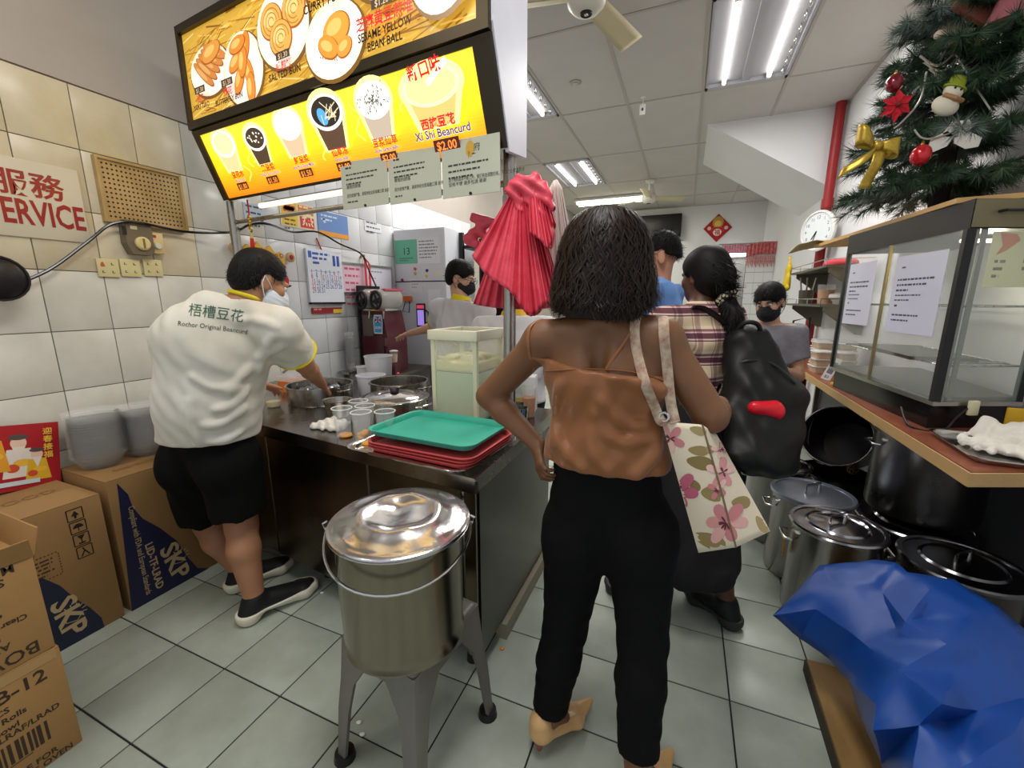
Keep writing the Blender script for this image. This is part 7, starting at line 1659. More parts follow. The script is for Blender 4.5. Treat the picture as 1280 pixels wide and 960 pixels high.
bbag = BVHTree.FromPolygons([v.co+bag.location for v in o.data.vertices], [tuple(p.vertices) for p in o.data.polygons])
P = Print((0, 0, 0), (1, 0, 0), (0, 1, 0), 0.)
lay = [0]
def gridpoly(pts, col, lift):
    cx = sum(p[0] for p in pts)/len(pts); cy = sum(p[1] for p in pts)/len(pts); n = len(pts)
    ring = [[hit(bbag, cx+(x-cx)*q, cy+(y-cy)*q, lift) for x, y in pts] for q in (.001, .35, .7, 1.)]
    for a, b in zip(ring, ring[1:]):
        for i in range(n):
            q = (a[i], b[i], b[(i+1) % n], a[(i+1) % n])
            if all(x is not None for x in q):
                k = len(P.vs); P.vs += [Vector(x) for x in q]; P.fs.append((k, k+1, k+2, k+3)); P.cs.append((*lin(col), 1))
def petal(cx, cy, L, w, a, col, lift=.0006, n=14):
    c, q = math.cos(a), math.sin(a); pts = []
    for i in range(n):
        t = 2*PI*i/n; x = L*.5+L*.5*math.cos(t); y = w*math.sin(t)*(.55+.45*math.cos(t*.5)**2); pts.append((cx+c*x-q*y, cy+q*x+c*y))
    gridpoly(pts, col, lift)
pk = [(214, 150, 150), (226, 172, 166), (200, 128, 134), (232, 190, 180)]; mg = [(176, 76, 106), (160, 58, 90), (190, 96, 120)]; ol = [(150, 132, 84), (132, 116, 70), (166, 148, 100)]
rr = random.Random(6)
for cx, cy, L, w, a in ((862, 535, 22, 7, .3), (860, 562, 26, 8, .1), (858, 575, 34, 11, .2), (866, 600, 16, 8, 1.2), (876, 615, 30, 13, .1), (866, 668, 44, 12, .35), (914, 628, 24, 10, .0), (945, 645, 24, 7, 1.0), (885, 556, 12, 6, 1.2)): petal(cx, cy, L, w, a, rr.choice(ol), .0005)
def flower(cx, cy, R, cols, k=5, a0=0.):
    for i in range(k): petal(cx, cy, R*rr.uniform(.8, 1.1), R*.3, a0+2*PI*i/k+rr.uniform(-.15, .15), rr.choice(cols), .0009+.0002*i)
    for i in range(6): a = rr.uniform(0, 6); petal(cx, cy, R*.32, R*.05, a, (96, 40, 52), .0024)
flower(838, 548, 21, pk, 5, .4); flower(846, 614, 30, mg, 6, .2); flower(908, 653, 30, pk, 6, .1); flower(903, 590, 20, pk, 5, .9); flower(897, 612, 14, pk, 4, .5); flower(900, 562, 12, pk, 4, .2)
P.vs = [v-bag.location for v in P.vs]; me = bpy.data.meshes.new('flower_print'); me.from_pydata([tuple(p) for p in P.vs], [], P.fs); ca = me.attributes.new('Col', 'FLOAT_COLOR', 'FACE'); ca.data.foreach_set('color', np.array(P.cs, np.float32).ravel()); me.materials.append(print_mat('print_cloth', .8)); link('flower_print', me, o)
# bag straps over the shoulder
bc2 = bvh_of(body, cami)
def bstrap(pxs, end, start, nm):
    p = [hit(bc2, *q, .006) or at(*q, y=WY-.10) for q in pxs]; p = [Vector(x) for x in start]+p+[Vector(x) for x in end]; pp = smooth_path(p, 6)
    MB().tube([q-bag.location for q in pp], [(.0125, .0028)]*len(pp), 8, flat=(1, 0, 0)).build(nm, mat('strap_print', (206, 194, 166), .7, var=.5, vscale=40, col2=(150, 104, 92)) if 'strap_print' not in bpy.data.materials else bpy.data.materials['strap_print'], bag)
shr = W.J['sh_r']
bstrap([(795, 400), (793, 420), (797, 450), (806, 482), (816, 506)], [at(826, 526, y=1.07), tA.lerp(tB, .15)], [shr+V_((-.045, .10, -.08)), shr+V_((-.05, .06, .045))], 'strap')
bstrap([(829, 402), (830, 424), (834, 455)], [at(838, 500, y=1.09), at(843, 524, y=1.08), tA.lerp(tB, .35)], [shr+V_((.01, .09, -.06)), shr+V_((.0, .055, .045))], 'strap')
MB().add(*_torus(at(830, 521, y=1.07)-bag.location, .011, .003, 14, 6, axis=(.2, 1, 0))).build('strap_ring', M['chrome'], bag)
# ---------------------------------------------------------------- man in the white T-shirt bending over the counter
J = dict(hip=at(262, 560, y=1.10), waist=at(262, 505, y=1.09), chest=at(268, 435, y=1.10), neck=at(304, 376, y=1.16), head=at(326, 352, y=1.22),
    sh_l=at(240, 416, y=1.03), sh_r=at(345, 408, y=1.22), el_l=at(215, 462, y=1.12), wr_l=(-2.12, 1.52, 1.0), el_r=at(380, 455, y=1.42), wr_r=at(402, 480, y=1.63),
    hj_l=at(240, 575, y=1.08), hj_r=at(288, 575, y=1.12), kn_l=at(262, 655, y=1.17), kn_r=at(302, 655, y=1.13), an_l=(-2.0, 1.22, .10), an_r=(-1.735, 1.10, .105), toe_l=(-1.93, 1.42, .035), toe_r=(-1.66, 1.335, .035))
Mn = Person((-1.8, 1.1), (-.3, .95), 1.68, 1.08, J, head_face=(.25, .85, -.42))
root = prsn('man in a white T-shirt with yellow trim and black shorts, bending over the steel pan', -1.8, 1.12)
lo, hi = Mn.bounds(pad=.17); lo[2] = 0; S = SDF(lo, hi, .0068)
Mn.torso(S, belly=.03); Mn.headshape(S)
for n in 'lr': Mn.uarm(S, n, r=(.058, .046)); Mn.farm(S, n); Mn.leg(S, n, r=(.095, .066, .066, .042)); Mn.foot(S, n)
Mn.hand(S, Mn.J['wr_r'], (-.25, .6, -.55), (-.5, -.3, -.6), (-.8, .3, 0), curl=(.4, .5, .4)); Mn.hand(S, Mn.J['wr_l'], (.3, .8, -.4), (.3, -.2, -.8), (.8, .2, 0), curl=(.4, .5, .4))
body = S.build('body', M['skin_m'], root, smooth=1, org=root.location)
S = SDF((lo[0]-.03, lo[1]-.03, .6), (hi[0]+.03, hi[1]+.03, 1.55), .0068)
Mn.torso(S, .018, k=.06, belly=.03); L = unit(Mn.J['sh_r']-Mn.J['sh_l'])
S.ecap(lerp(Mn.J['hip'], Mn.J['waist'], -.6), lerp(Mn.J['waist'], Mn.J['chest'], .3), L, (.180, .150), (.172, .15), k=.06)
Mn.uarm(S, 'r', .020, .66, True, r=(.070, .068), k=.05); Mn.uarm(S, 'l', .018, .62, True, r=(.070, .068), k=.05)
pre = S.build('pre', M['black']); bpre = BVHTree.FromPolygons([v.co for v in pre.data.vertices], [tuple(p.vertices) for p in pre.data.polygons]); bpy.data.objects.remove(pre)
for f, r in ((((343, 418), (330, 440), (322, 462)), .010), (((352, 432), (338, 438), (322, 446)), .009), (((312, 458), (298, 475), (285, 490)), .010), (((308, 482), (295, 502), (270, 512)), .010), (((304, 508), (285, 525), (255, 532)), .009), (((240, 470), (265, 485), (300, 482)), .006), (((300, 400), (330, 402), (346, 410)), .007), (((235, 500), (240, 530), (250, 555)), .006), (((300, 540), (285, 548), (262, 552)), .006)):
    pts = [hit(bpre, q[0], q[1]) for q in smooth_path([(x, y, 0) for x, y in f], 5)]; pts = [p for p in pts if p is not None]; toC = unit(V_((0, 0, CAM_H))-V_(pts[0]))
    for p0, p1 in zip(pts, pts[1:]): S.cap(V_(p0)-toC*r*.5, V_(p1)-toC*r*.5, r, r, k=.022)
S.warp(lambda X, Y, Z: .002*np.sin(Z*22+(X+Y)*45+2*np.sin(X*25))+.0015*np.sin(X*80+Z*60))
zh = at(258, 562, y=.98).z; S.half((0, 0, zh), (0, 0, -1)); S.half(Mn.J['neck']+V_((0, 0, .012)), unit(V_((.15, .2, 1))))
S.cap(Mn.J['neck'], Mn.J['neck']+V_((.02, .06, .1)), .062, .06, .01, 's')
mts = mat('tshirt_white', (228, 226, 216), .85, var=.10, vscale=3.2, bump=.0004, bscale=300, col2=(204, 196, 178))
sh = S.build('shirt', mts, root, smooth=2, org=root.location)
myl = mat('trim_yellow', (228, 206, 30), .7)
for n, f in (('r', .66), ('l', .62)):
    c = lerp(Mn.J['sh_'+n], Mn.J['el_'+n], f); ax_ = Mn.J['el_'+n]-Mn.J['sh_'+n]; MB().add(*_torus(c-V_(root.location), .088*Mn.k, .007, 32, 8, axis=tuple(ax_))).build('sleeve_trim', myl, root)
c = Mn.J['neck']+V_((.005, .02, .014)); MB().add(*_torus(c-V_(root.location), .066, .008, 32, 8, axis=(.15, .35, 1))).build('collar', myl, root)
S = SDF((lo[0], lo[1], .3), (hi[0], hi[1], 1.0), .008); Mn.torso(S, .014, belly=.03)
for n in 'lr': Mn.leg(S, n, .020, .79, r=(.100, .098, 0, 0), upper_only=True)
S.warp(lambda X, Y, Z: .003*np.sin(X*60+Y*30+Z*12)); S.half((0, 0, .95), (0, 0, 1))
S.build('shorts', mat('shorts_black', (9, 9, 9), .9, spec=.2), root, smooth=1, org=root.location)
mblk = mat('shoe_black', (20, 20, 22), .6); msol = mat('sole_cream', (226, 220, 200), .5)
for n, o in sneakers(Mn, root, mblk, msol): pass
# shirt lettering
bsh = bvh_of(sh)
P = Print((0, 0, 0), (1, 0, 0), (0, 1, 0), .0)
P.text('梧槽豆花', 0, 15, 17, (40, 90, 66), sx=1.02, shear=.12); P.text('Rochor Original Beancurd', -13, 0, 8.4, (44, 70, 52), sx=.98, shear=.1)
def wp(p): q = hit(bsh, 235+p.x, 408-p.y+.115*p.x+.0004*(p.x-20)**2, .0018); return (q if q is not None else at(235+p.x, 408-p.y, y=1.0))-root.location
P.build('shirt_print', M['print'], root, warp=wp)
# hair and mask
S = SDF(Mn.J['head']-.16, Mn.J['head']+.18, .005); Rm = np.array([Mn.HR, Mn.HF, Mn.HU])
S.ell(Mn.hp(0, -.018, .044), V_((.080, .098, .085))*Mn.k, Rm); S.ell(Mn.hp(0, -.055, -.01), V_((.066, .062, .07))*Mn.k, Rm, k=.03); S.half(Mn.hp(0, .062, .04), Mn.HF-Mn.HU*.5); S.half(Mn.hp(0, -.05, -.065), -Mn.HU+Mn.HF*.25)
for q in (-1, 1): S.ell(Mn.hp(q*.085, .012, -.02), V_((.03, .036, .045))*Mn.k, Rm, .01, 's')
ho = S.build('hair', M['hair'], root, smooth=1, org=root.location)
hcn = V_(Mn.J['head'])-V_(root.location)
fuzz(ho, 4200, .017, lambda p, n: n*.42-Mn.HU*.6+Mn.HF*.35, 'hair_blades', M['hair'], ho, w=.0014, keep=lambda p: (p-hcn)@Mn.HU > -.045)
Mn.mask(root, None, mat('mask_blue', (216, 224, 232), .7)); Mn.eyes(root)
# ---------------------------------------------------------------- the other people in the shop
def tshirt(P, root, m, e=.018, sleeve=.6, hem=.80, name='shirt', folds=True, extra=None):
    lo, hi = P.bounds(('hip', 'chest', 'neck', 'sh', 'el'), .2); lo[2] = hem-.05; S = SDF(lo, hi, .009); P.torso(S, e, k=.06)
    S.ecap(lerp(P.J['hip'], P.J['waist'], -.3), P.J['waist'], unit(P.J['hj_r']-P.J['hj_l']), (.172*P.k, .125*P.k), (.16*P.k, .12*P.k), .05)
    for n in 'lr': P.uarm(S, n, e*.9, sleeve, True, r=(.062, .060), k=.05)
    if folds: S.warp(lambda X, Y, Z: .004*np.sin(Z*40+(X-Y)*40+2*np.sin(X*25))+.002*np.sin(X*90+Z*50))
    S.half((0, 0, hem), (0, 0, -1)); S.half(P.J['neck']+V_((0, 0, .010)), P.F*.15+P.U); S.cap(P.J['neck'], P.J['neck']+P.U*.1+P.F*.05, .058*P.k, .06, .01, 's')
    return S.build(name, m, root, smooth=2, org=root.location)
def bodymesh(P, root, m, hands='lr', e=.0085, pn=None):
    lo, hi = P.bounds(pad=.16); lo[2] = -.01; S = SDF(lo, hi, e); P.torso(S); P.headshape(S)
    for n in 'lr': P.uarm(S, n); P.farm(S, n); P.leg(S, n); P.foot(S, n)
    for n in hands: P.shortfinger_hand(S, n, **({} if pn is None else pn.get(n, {})))
    return S.build('body', m, root, smooth=1, org=root.location)
def trousers(P, root, m, e=.014, top=1.0, f=.95):
    lo, hi = P.bounds(('hip', 'hj', 'kn', 'an'), .2); S = SDF(lo, hi, .010); P.torso(S, e)
    for n in 'lr': P.leg(S, n, e, f, True, r=(.092, .066, .062, .05))
    S.half((0, 0, top*P.k), (0, 0, 1)); return S.build('trousers', m, root, smooth=1, org=root.location)
def shorthair(P, root, m, front=.06, low=-.07, back=.102, L=.02, top=.088, spike=.5, n=1500, side=.083, wide=1., name='hair', vol=0.):
    S = SDF(P.J['head']-.17, P.J['head']+.19, .006); Rm = np.array([P.HR, P.HF, P.HU]); k = P.k
    S.ell(P.hp(0, -.018, .046+vol), V_((side*wide, back*wide, top+vol))*k, Rm); S.ell(P.hp(0, -.055, -.012), V_((.068*wide, .062, .07))*k, Rm, k=.03); S.half(P.hp(0, front, .04), P.HF-P.HU*.5); S.half(P.hp(0, -.05, low), -P.HU+P.HF*.25)
    for q in (-1, 1): S.ell(P.hp(q*.085, .012, -.02), V_((.03, .036, .045))*k, Rm, .01, 's')
    o = S.build(name, m, root, smooth=1, org=root.location); hc_ = V_(P.J['head'])-V_(root.location)
    fuzz(o, n, L, lambda p, nr: nr*spike-P.HU*(.5-spike*.4)+P.HF*.35, 'hair_blades', m, o, w=.0018, keep=lambda p: (p-hc_)@P.HU > -.05); return o
def polo_collar(P, root, m, r=.062):
    c = P.J['neck']+P.F*.012*P.k+P.U*.012; ax_ = P.U+P.F*.25
    MB().lathe([(r+.012, -.012), (r+.004, .022), (r-.002, .030), (r-.006, .02), (r+.004, -.014)], c-V_(root.location), 28, tuple(ax_)).build('collar', m, root)
def trims(P, root, m, f=.6, r=.079):
    for n in 'lr': c = lerp(P.J['sh_'+n], P.J['el_'+n], f); MB().add(*_torus(c-V_(root.location), r*P.k, .009, 28, 8, axis=tuple(P.J['el_'+n]-P.J['sh_'+n]))).build('sleeve_trim', m, root)
mpolo = mat('polo_grey', (206, 202, 204), .85, var=.06, vscale=8); mnavy = mat('trouser_navy', (28, 30, 40), .85)
# --- staff member with the black mask, hand at the drink machine
h0 = at(576, 348, d=2.88); fl = (h0.x-.03, h0.y)
J = dict(head=h0, neck=(h0.x-.03, h0.y, h0.z-.155), wr_l=at(535, 411, y=2.92), el_l=at(560, 398, y=2.78))
St = Person((h0.x-.05, h0.y), (.55, .35), 1.62, 1.0, None, head_face=(.93, .1, -.30))
dz = h0.z-St.J['head'][2]
for kx in ('neck', 'chest', 'waist', 'sh_l', 'sh_r'): St.J[kx] = St.J[kx]+V_((0, 0, dz))
St.J['head'] = V_(h0); St.J['sh_l'] = V_(at(551, 388, d=2.92)); St.J['sh_r'] = V_(at(604, 392, d=2.72)); St.J['el_l'] = V_(at(546, 408, y=2.84)); St.J['wr_l'] = V_(at(511, 417, y=2.93)); St.J['chest'] = lerp(St.J['sh_l'], St.J['sh_r'], .5)-V_((0, 0, .12)); St.J['neck'] = lerp(lerp(St.J['sh_l'], St.J['sh_r'], .45)+V_((0, 0, .05)), V_(h0)-V_((0, 0, .12)), .3)
root = prsn('staff member in grey polo, glasses and black mask, reaching to the drink machine', float(St.J['hip'][0]), float(St.J['hip'][1]))
bodymesh(St, root, M['skin_l'], hands='r'); S = SDF(St.J['wr_l']-.16, St.J['wr_l']+.16, .006); 
d_ = unit(V_(at(490, 424, y=2.96))-St.J['wr_l']); S.cap(lerp(St.J['el_l'], St.J['wr_l'], .8), St.J['wr_l'], .028, .026, .01); St.hand(S, St.J['wr_l'], d_, (.2, -.1, -1), (.3, -.9, .1), curl=(.3, .4, .3)); S.build('hand', M['skin_l'], root, smooth=1, org=root.location)
sh_ = tshirt(St, root, mpolo, sleeve=.7, hem=.86); polo_collar(St, root, myl); trims(St, root, mat('trim_olive', (190, 178, 50), .8), .7, .078); trousers(St, root, mnavy, top=1.0)
for _ in sneakers(St, root, mblk, msol): pass
shorthair(St, root, M['hair'], front=.07, L=.02, spike=.3, wide=1.04); St.mask(root, None, bpy.data.materials.get('mask_black') or mat('mask_black', (22, 22, 25), .75)); St.eyes(root)
g_ = MB()
for q in (-1, 1):
    c = St.hp(q*.034, .106, .004); pts = [Vector(c+(St.HR*.024*math.cos(a)+St.HU*.017*math.sin(a)))-root.location for a in [2*PI*k/14 for k in range(14)]]; g_.tube(pts, .0018, 5, closed=True); g_.tube([Vector(St.hp(q*.056, .10, .01))-root.location, Vector(St.hp(q*.080, .01, .006))-root.location], .0018, 5)
g_.tube([Vector(St.hp(-.011, .112, .006))-root.location, Vector(St.hp(.011, .112, .006))-root.location], .0018, 5); g_.build('glasses', M['black'], root)
# --- second staff member, back to the room behind the pink bags
h1 = at(643, 338, d=2.43); S2 = Person((h1.x, h1.y), (-.35, .9), 1.60, 1.05, None, head_face=(-.1, .95, -.2)); dz = 0
root = prsn('staff member in white shirt with yolk yellow collar, mostly hidden behind the pink bags', float(h1.x), float(h1.y))
for kx in ('sh_l', 'sh_r', 'neck', 'head'): S2.J[kx] = S2.J[kx]-V_((0, 0, .0))
S2.J['wr_l'] = S2.J['el_l']+S2.F*.22+V_((0, 0, .03)); S2.J['wr_r'] = S2.J['el_r']+S2.F*.22+V_((0, 0, .03))
bodymesh(S2, root, M['skin_l']); tshirt(S2, root, mat('polo_white', (232, 230, 230), .85, var=.06, vscale=7), sleeve=.62, hem=.84); polo_collar(S2, root, mat('collar_yolk', (236, 186, 30), .7), .072); trousers(S2, root, mnavy)
for _ in sneakers(S2, root, mblk, msol): pass
shorthair(S2, root, M['hair'], L=.03, spike=.3, wide=1.06)
# --- man in the blue shirt
h2 = at(824, 322, d=2.36); B = Person((h2.x, h2.y), (-.9, .25), 1.79, 1.0, None, head_face=(-.95, -.12, -.10)); dz = h2.z-B.J['head'][2]
for kx in ('head', 'neck', 'chest', 'sh_l', 'sh_r'): B.J[kx] = B.J[kx]+V_((0, 0, dz))
B.J['head'] = V_(h2)
B.J['wr_l'] = B.J['el_l']+B.F*.1-V_((0, 0, .2)); B.J['wr_r'] = B.J['el_r']+B.F*.1-V_((0, 0, .2))
root = prsn('man with a short fade haircut in a light blue shirt', float(h2.x), float(h2.y))
bodymesh(B, root, mat('skin_warm', (196, 142, 112), .5, var=.1, vscale=9, sss=.08)); tshirt(B, root, mat('shirt_blue', (104, 148, 214), .8, var=.08, vscale=8), sleeve=.7, hem=.82); trousers(B, root, mnavy)
for _ in sneakers(B, root, mblk, msol): pass
shorthair(B, root, M['hair'], front=.085, L=.026, spike=.5, n=1800, top=.094, side=.076, low=.0, back=.096); B.eyes(root)
polo_collar(B, root, mat('collar_blue', (128, 164, 222), .8), .066)
# --- boy-sized staff member with the black mask on the right
h3 = at(966, 378, d=2.72); C3 = Person((h3.x, h3.y+.05), (-.45, -.8), 1.70, .88, None, head_face=(-.42, -.86, -.30), head_tilt=-.10); dz = h3.z-C3.J['head'][2]
for kx in C3.J:
    if kx in ('head', 'neck', 'chest', 'sh_l', 'sh_r', 'el_l', 'el_r', 'wr_l', 'wr_r', 'waist'): C3.J[kx] = C3.J[kx]+V_((0, 0, dz))
C3.J['wr_l'] = C3.J['el_l']+C3.F*.2+V_((0, 0, .05)); C3.J['wr_r'] = C3.J['el_r']+C3.F*.2+V_((0, 0, .05))
root = prsn('young staff member with a fringe, black mask and grey T-shirt beside the takeaway boxes', float(h3.x), float(h3.y))
bodymesh(C3, root, M['skin_l']); tshirt(C3, root, mat('tee_grey', (150, 148, 154), .85, var=.25, vscale=7, col2=(112, 110, 118)), sleeve=.6, hem=.78); trousers(C3, root, mnavy)
for _ in sneakers(C3, root, mblk, msol): pass
shorthair(C3, root, M['hair'], front=.088, L=.028, spike=.25, n=2200, wide=1.05); C3.mask(root, None, bpy.data.materials.get('mask_black')); C3.eyes(root)
c = C3.J['neck']+C3.F*.02+V_((0, 0, .006)); MB().add(*_torus(c-V_(root.location), .064, .006, 28, 8, axis=tuple(C3.F*.45+C3.U))).build('collar', mat('collar_lime', (206, 200, 40), .7), root)
# --- woman in the plaid shirt with the backpack
h4 = at(878, 346, d=1.96); Q = Person((h4.x-.005, h4.y-.03), (-.62, .78), 1.64, 1.0, None, female=True, head_face=(-.74, .6, -.12)); dz = h4.z-Q.J['head'][2]
for kx in ('head', 'neck', 'chest', 'sh_l', 'sh_r', 'waist'): Q.J[kx] = Q.J[kx]+V_((0, 0, dz))
Q.J['head'] = V_(h4); Q.J['wr_l'] = Q.J['el_l']+Q.F*.15+Q.R*.1+V_((0, 0, .16)); Q.J['wr_r'] = Q.J['el_r']+Q.F*.15-Q.R*.1+V_((0, 0, .16))
Q.J['an_r'] = V_(at(905, 778, y=1.90)); Q.J['an_r'][2] = .1; Q.J['toe_r'] = V_((.14, 2.02, .035)); Q.J['kn_r'] = V_((.19, 1.96, .48)); Q.J['an_l'] = V_((-.10, 1.83, .1)); Q.J['toe_l'] = V_((-.24, 1.95, .035)); Q.J['kn_l'] = V_((-.02, 1.9, .48))
root = prsn('woman in plaid shirt and black skirt with a backpack and a spotted scrunchie', float(h4.x), float(h4.y))
bodymesh(Q, root, M['skin_d'])
mpl_ = bpy.data.materials.new('plaid'); mpl_.use_nodes = True; nt = mpl_.node_tree; b_ = nt.nodes['Principled BSDF']; b_.inputs['Roughness'].default_value = .85
tc = nt.nodes.new('ShaderNodeTexCoord'); sp = nt.nodes.new('ShaderNodeSeparateXYZ'); nt.links.new(tc.outputs['Object'], sp.inputs[0])
def stripes(sock, scale, stops):
    m1 = nt.nodes.new('ShaderNodeMath'); m1.operation = 'MULTIPLY'; m1.inputs[1].default_value = scale; nt.links.new(sock, m1.inputs[0]); m2 = nt.nodes.new('ShaderNodeMath'); m2.operation = 'FRACT'; nt.links.new(m1.outputs[0], m2.inputs[0])
    rp = nt.nodes.new('ShaderNodeValToRGB'); rp.color_ramp.interpolation = 'CONSTANT'; el = rp.color_ramp.elements; el[0].position = 0; el[0].color = (*lin(stops[0][1]), 1); el[1].position = stops[1][0]; el[1].color = (*lin(stops[1][1]), 1)
    for p_, c_ in stops[2:]: e_ = el.new(p_); e_.color = (*lin(c_), 1)
    nt.links.new(m2.outputs[0], rp.inputs[0]); return rp.outputs[0]
ad = nt.nodes.new('ShaderNodeMath'); ad.operation = 'ADD'; nt.links.new(sp.outputs[0], ad.inputs[0]); nt.links.new(sp.outputs[1], ad.inputs[1])
s1 = stripes(sp.outputs[2], 9.0, [(0, (226, 208, 178)), (.34, (240, 228, 212)), (.38, (126, 80, 96)), (.44, (232, 214, 200)), (.50, (112, 66, 84)), (.72, (230, 208, 200)), (.78, (150, 104, 118)), (.88, (236, 222, 196))]); s2 = stripes(ad.outputs[0], 8.0, [(0, (240, 232, 210)), (.40, (150, 104, 108)), (.48, (236, 224, 200)), (.55, (140, 90, 98)), (.8, (240, 228, 206))])
mx = nt.nodes.new('ShaderNodeMix'); mx.data_type = 'RGBA'; mx.blend_type = 'MULTIPLY'; mx.inputs[0].default_value = .62; nt.links.new(s1, mx.inputs[6]); nt.links.new(s2, mx.inputs[7]); nt.links.new(mx.outputs[2], b_.inputs['Base Color'])
ps_ = tshirt(Q, root, mpl_, e=.020, sleeve=.72, hem=.80)
S = SDF(Q.J['neck']-.15, Q.J['neck']+.15, .007); c = Q.J['neck']-Q.F*.005; S.ecap(c-Q.U*.01, c+Q.U*.028, Q.R, (.080, .072), (.070, .062), .02); S.cap(c-Q.U*.05+Q.F*.03, c+Q.U*.1+Q.F*.03, .055, .064, .008, 's'); S.half(c+Q.U*.032, Q.U); S.build('collar', mpl_, root, smooth=1, org=root.location)
# skirt
lo, hi = Q.bounds(('hip', 'kn', 'an'), .2); S = SDF(lo, hi, .010); S.ecap(Q.J['hip']+V_((0, 0, .06)), lerp(Q.J['kn_l'], Q.J['kn_r'], .5)+V_((0, 0, -.22)), Q.R, (.20, .16), (.235, .225), .03); S.warp(lambda X, Y, Z: .007*np.sin((X-Y)*55)*np.clip((.9-Z)*2.2, 0, 1)); S.half((0, 0, at(900, 733, y=1.8).z), (0, 0, -1)); S.half((0, 0, 1.02), (0, 0, 1)); S.build('skirt', mat('skirt_black', (14, 14, 16), .85), root, smooth=1, org=root.location)
for n, o in sneakers(Q, root, mblk, mat('sole_dark', (46, 44, 44), .6)):
    d = unit((Q.J['toe_'+n]-Q.J['an_'+n])*V_((1, 1, 0))); rg = np.cross(d, (0, 0, 1)); lc = MB()
    for k in range(3): b0 = Q.J['an_'+n]+d*(.05+.025*k)+V_((0, 0, -.005-.016*k)); lc.tube([Vector(b0+rg*.02)-root.location, Vector(b0+V_((0, 0, .012)))-root.location, Vector(b0-rg*.02)-root.location], .003, 5)
    lc.build('laces', mat('lace_grey', (170, 170, 176), .7) if 'lace_grey' not in bpy.data.materials else bpy.data.materials['lace_grey'], o)
# hair pulled back with a ponytail
S = SDF(Q.J['head']-.3, Q.J['head']+.2, .006); Rm = np.array([Q.HR, Q.HF, Q.HU]); S.ell(Q.hp(0, -.022, .042), (.094, .112, .100), Rm); S.ell(Q.hp(0, -.06, -.02), (.088, .08, .088), Rm, k=.03); S.half(Q.hp(0, .06, .04), Q.HF-Q.HU*.55)
for q in (-1, 1): S.ell(Q.hp(q*.085, .022, -.035), (.028, .034, .045), Rm, .01, 's')
pc_ = V_(at(908, 374, d=1.90)); S.cap(Q.hp(.02, -.10, -.015), pc_, .05, .036, .03)
ho = S.build('hair', M['hair'], root, smooth=1, org=root.location); hcq = V_(Q.J['head'])-V_(root.location)
fuzz(ho, 2600, .05, lambda p, n: (Q.hp(0, -.14, -.05)-V_(root.location)-p)*6+n*.12, 'hair_blades', M['hair'], ho, w=.0022)
S = SDF(pc_-.25, pc_+.12, .007); S.cap(pc_, pc_+V_((.03, -.03, -.08)), .038, .042, .02); S.cap(pc_+V_((.03, -.03, -.08)), pc_+V_((.05, -.03, -.2)), .042, .012, .02); S.warp(lambda X, Y, Z: .006*np.sin(X*70+Z*40)*np.sin(Y*60+Z*30)); pt = S.build('ponytail', M['hair'], root, smooth=1, org=root.location); fuzz(pt, 1200, .05, lambda p, n: n*.4-Q.U, 'hair_blades', M['hair'], pt, w=.002, curl=.3)
msc = bpy.data.materials.new('leopard'); msc.use_nodes = True; nt = msc.node_tree; vo = nt.nodes.new('ShaderNodeTexVoronoi'); vo.inputs['Scale'].default_value = 70; tc2 = nt.nodes.new('ShaderNodeTexCoord'); nt.links.new(tc2.outputs['Object'], vo.inputs['Vector']); rp = nt.nodes.new('ShaderNodeValToRGB'); rp.color_ramp.interpolation = 'CONSTANT'; rp.color_ramp.elements[0].color = (*lin((226, 214, 176)), 1); rp.color_ramp.elements[1].position = .45; rp.color_ramp.elements[1].color = (*lin((30, 24, 20)), 1); nt.links.new(vo.outputs['Distance'], rp.inputs[0]); nt.links.new(rp.outputs[0], nt.nodes['Principled BSDF'].inputs['Base Color']); nt.nodes['Principled BSDF'].inputs['Roughness'].default_value = .7
MB().add(*_torus(pc_-V_(root.location), .036, .022, 28, 12, axis=(.45, -.4, -.5))).build('scrunchie', msc, root)
# backpack
mbp = mat('pack_black', (16, 17, 16), .5, bump=.0006, bscale=14, spec=.35)
bag = thing('backpack', 'big black backpack with a red cover patch on the back of the woman in plaid', 'backpack', at(955, 500, d=1.8))
S = SDF(V_(bag.location)-.45, V_(bag.location)+.45, .009)
bp1, bp2, bp3 = V_(at(933, 430, d=1.86)), V_(at(955, 500, d=1.80)), V_(at(953, 568, d=1.74)); bR = unit(V_((.92, .38, 0)))
S.ecap(bp1, bp2, bR, (.105, .08), (.165, .10), .05); S.ecap(bp2, bp3, bR, (.170, .10), (.150, .10), .05); S.ecap(bp2-V_((.03, .08, .05)), bp3-V_((.03, .09, -.01)), bR, (.12, .05), (.115, .055), .03)
S.warp(lambda X, Y, Z: .005*np.sin(Z*38+X*30+2*np.sin(X*20))+.0015*np.sin(X*60-Z*50)); S.half(bp3-V_((0, 0, .085)), (0, 0, -1), .03)
pk_ = S.build('pack_body', mbp, bag, smooth=2, org=bag.location); bpk = bvh_of(pk_); bps = bvh_of(ps_)
def bstrap2(pts, nm, m, r=(.026, .006), par=bag): pp = smooth_path(pts, 6); MB().tube([q-par.location for q in pp], [r]*len(pp), 8, flat=(.92, .38, 0)).build(nm, m, par)
sr = [hit(bps, *q, .012) for q in ((864, 386), (876, 387), (890, 394), (903, 406), (914, 420))]; sr = [q for q in sr if q is not None]
bstrap2(sr+[Vector(bp1)+Vector((.0, -.05, .03))], 'shoulder_strap', mbp)
MB().tube([q-bag.location for q in smooth_path([Vector(bp1)+Vector((-.06, -.02, .02)), Vector(bp1)+Vector((-.03, -.04, .09)), Vector(bp1)+Vector((.03, -.03, .09)), Vector(bp1)+Vector((.06, .0, .02))], 6)], .010, 8).build('grab_loop', mbp, bag)
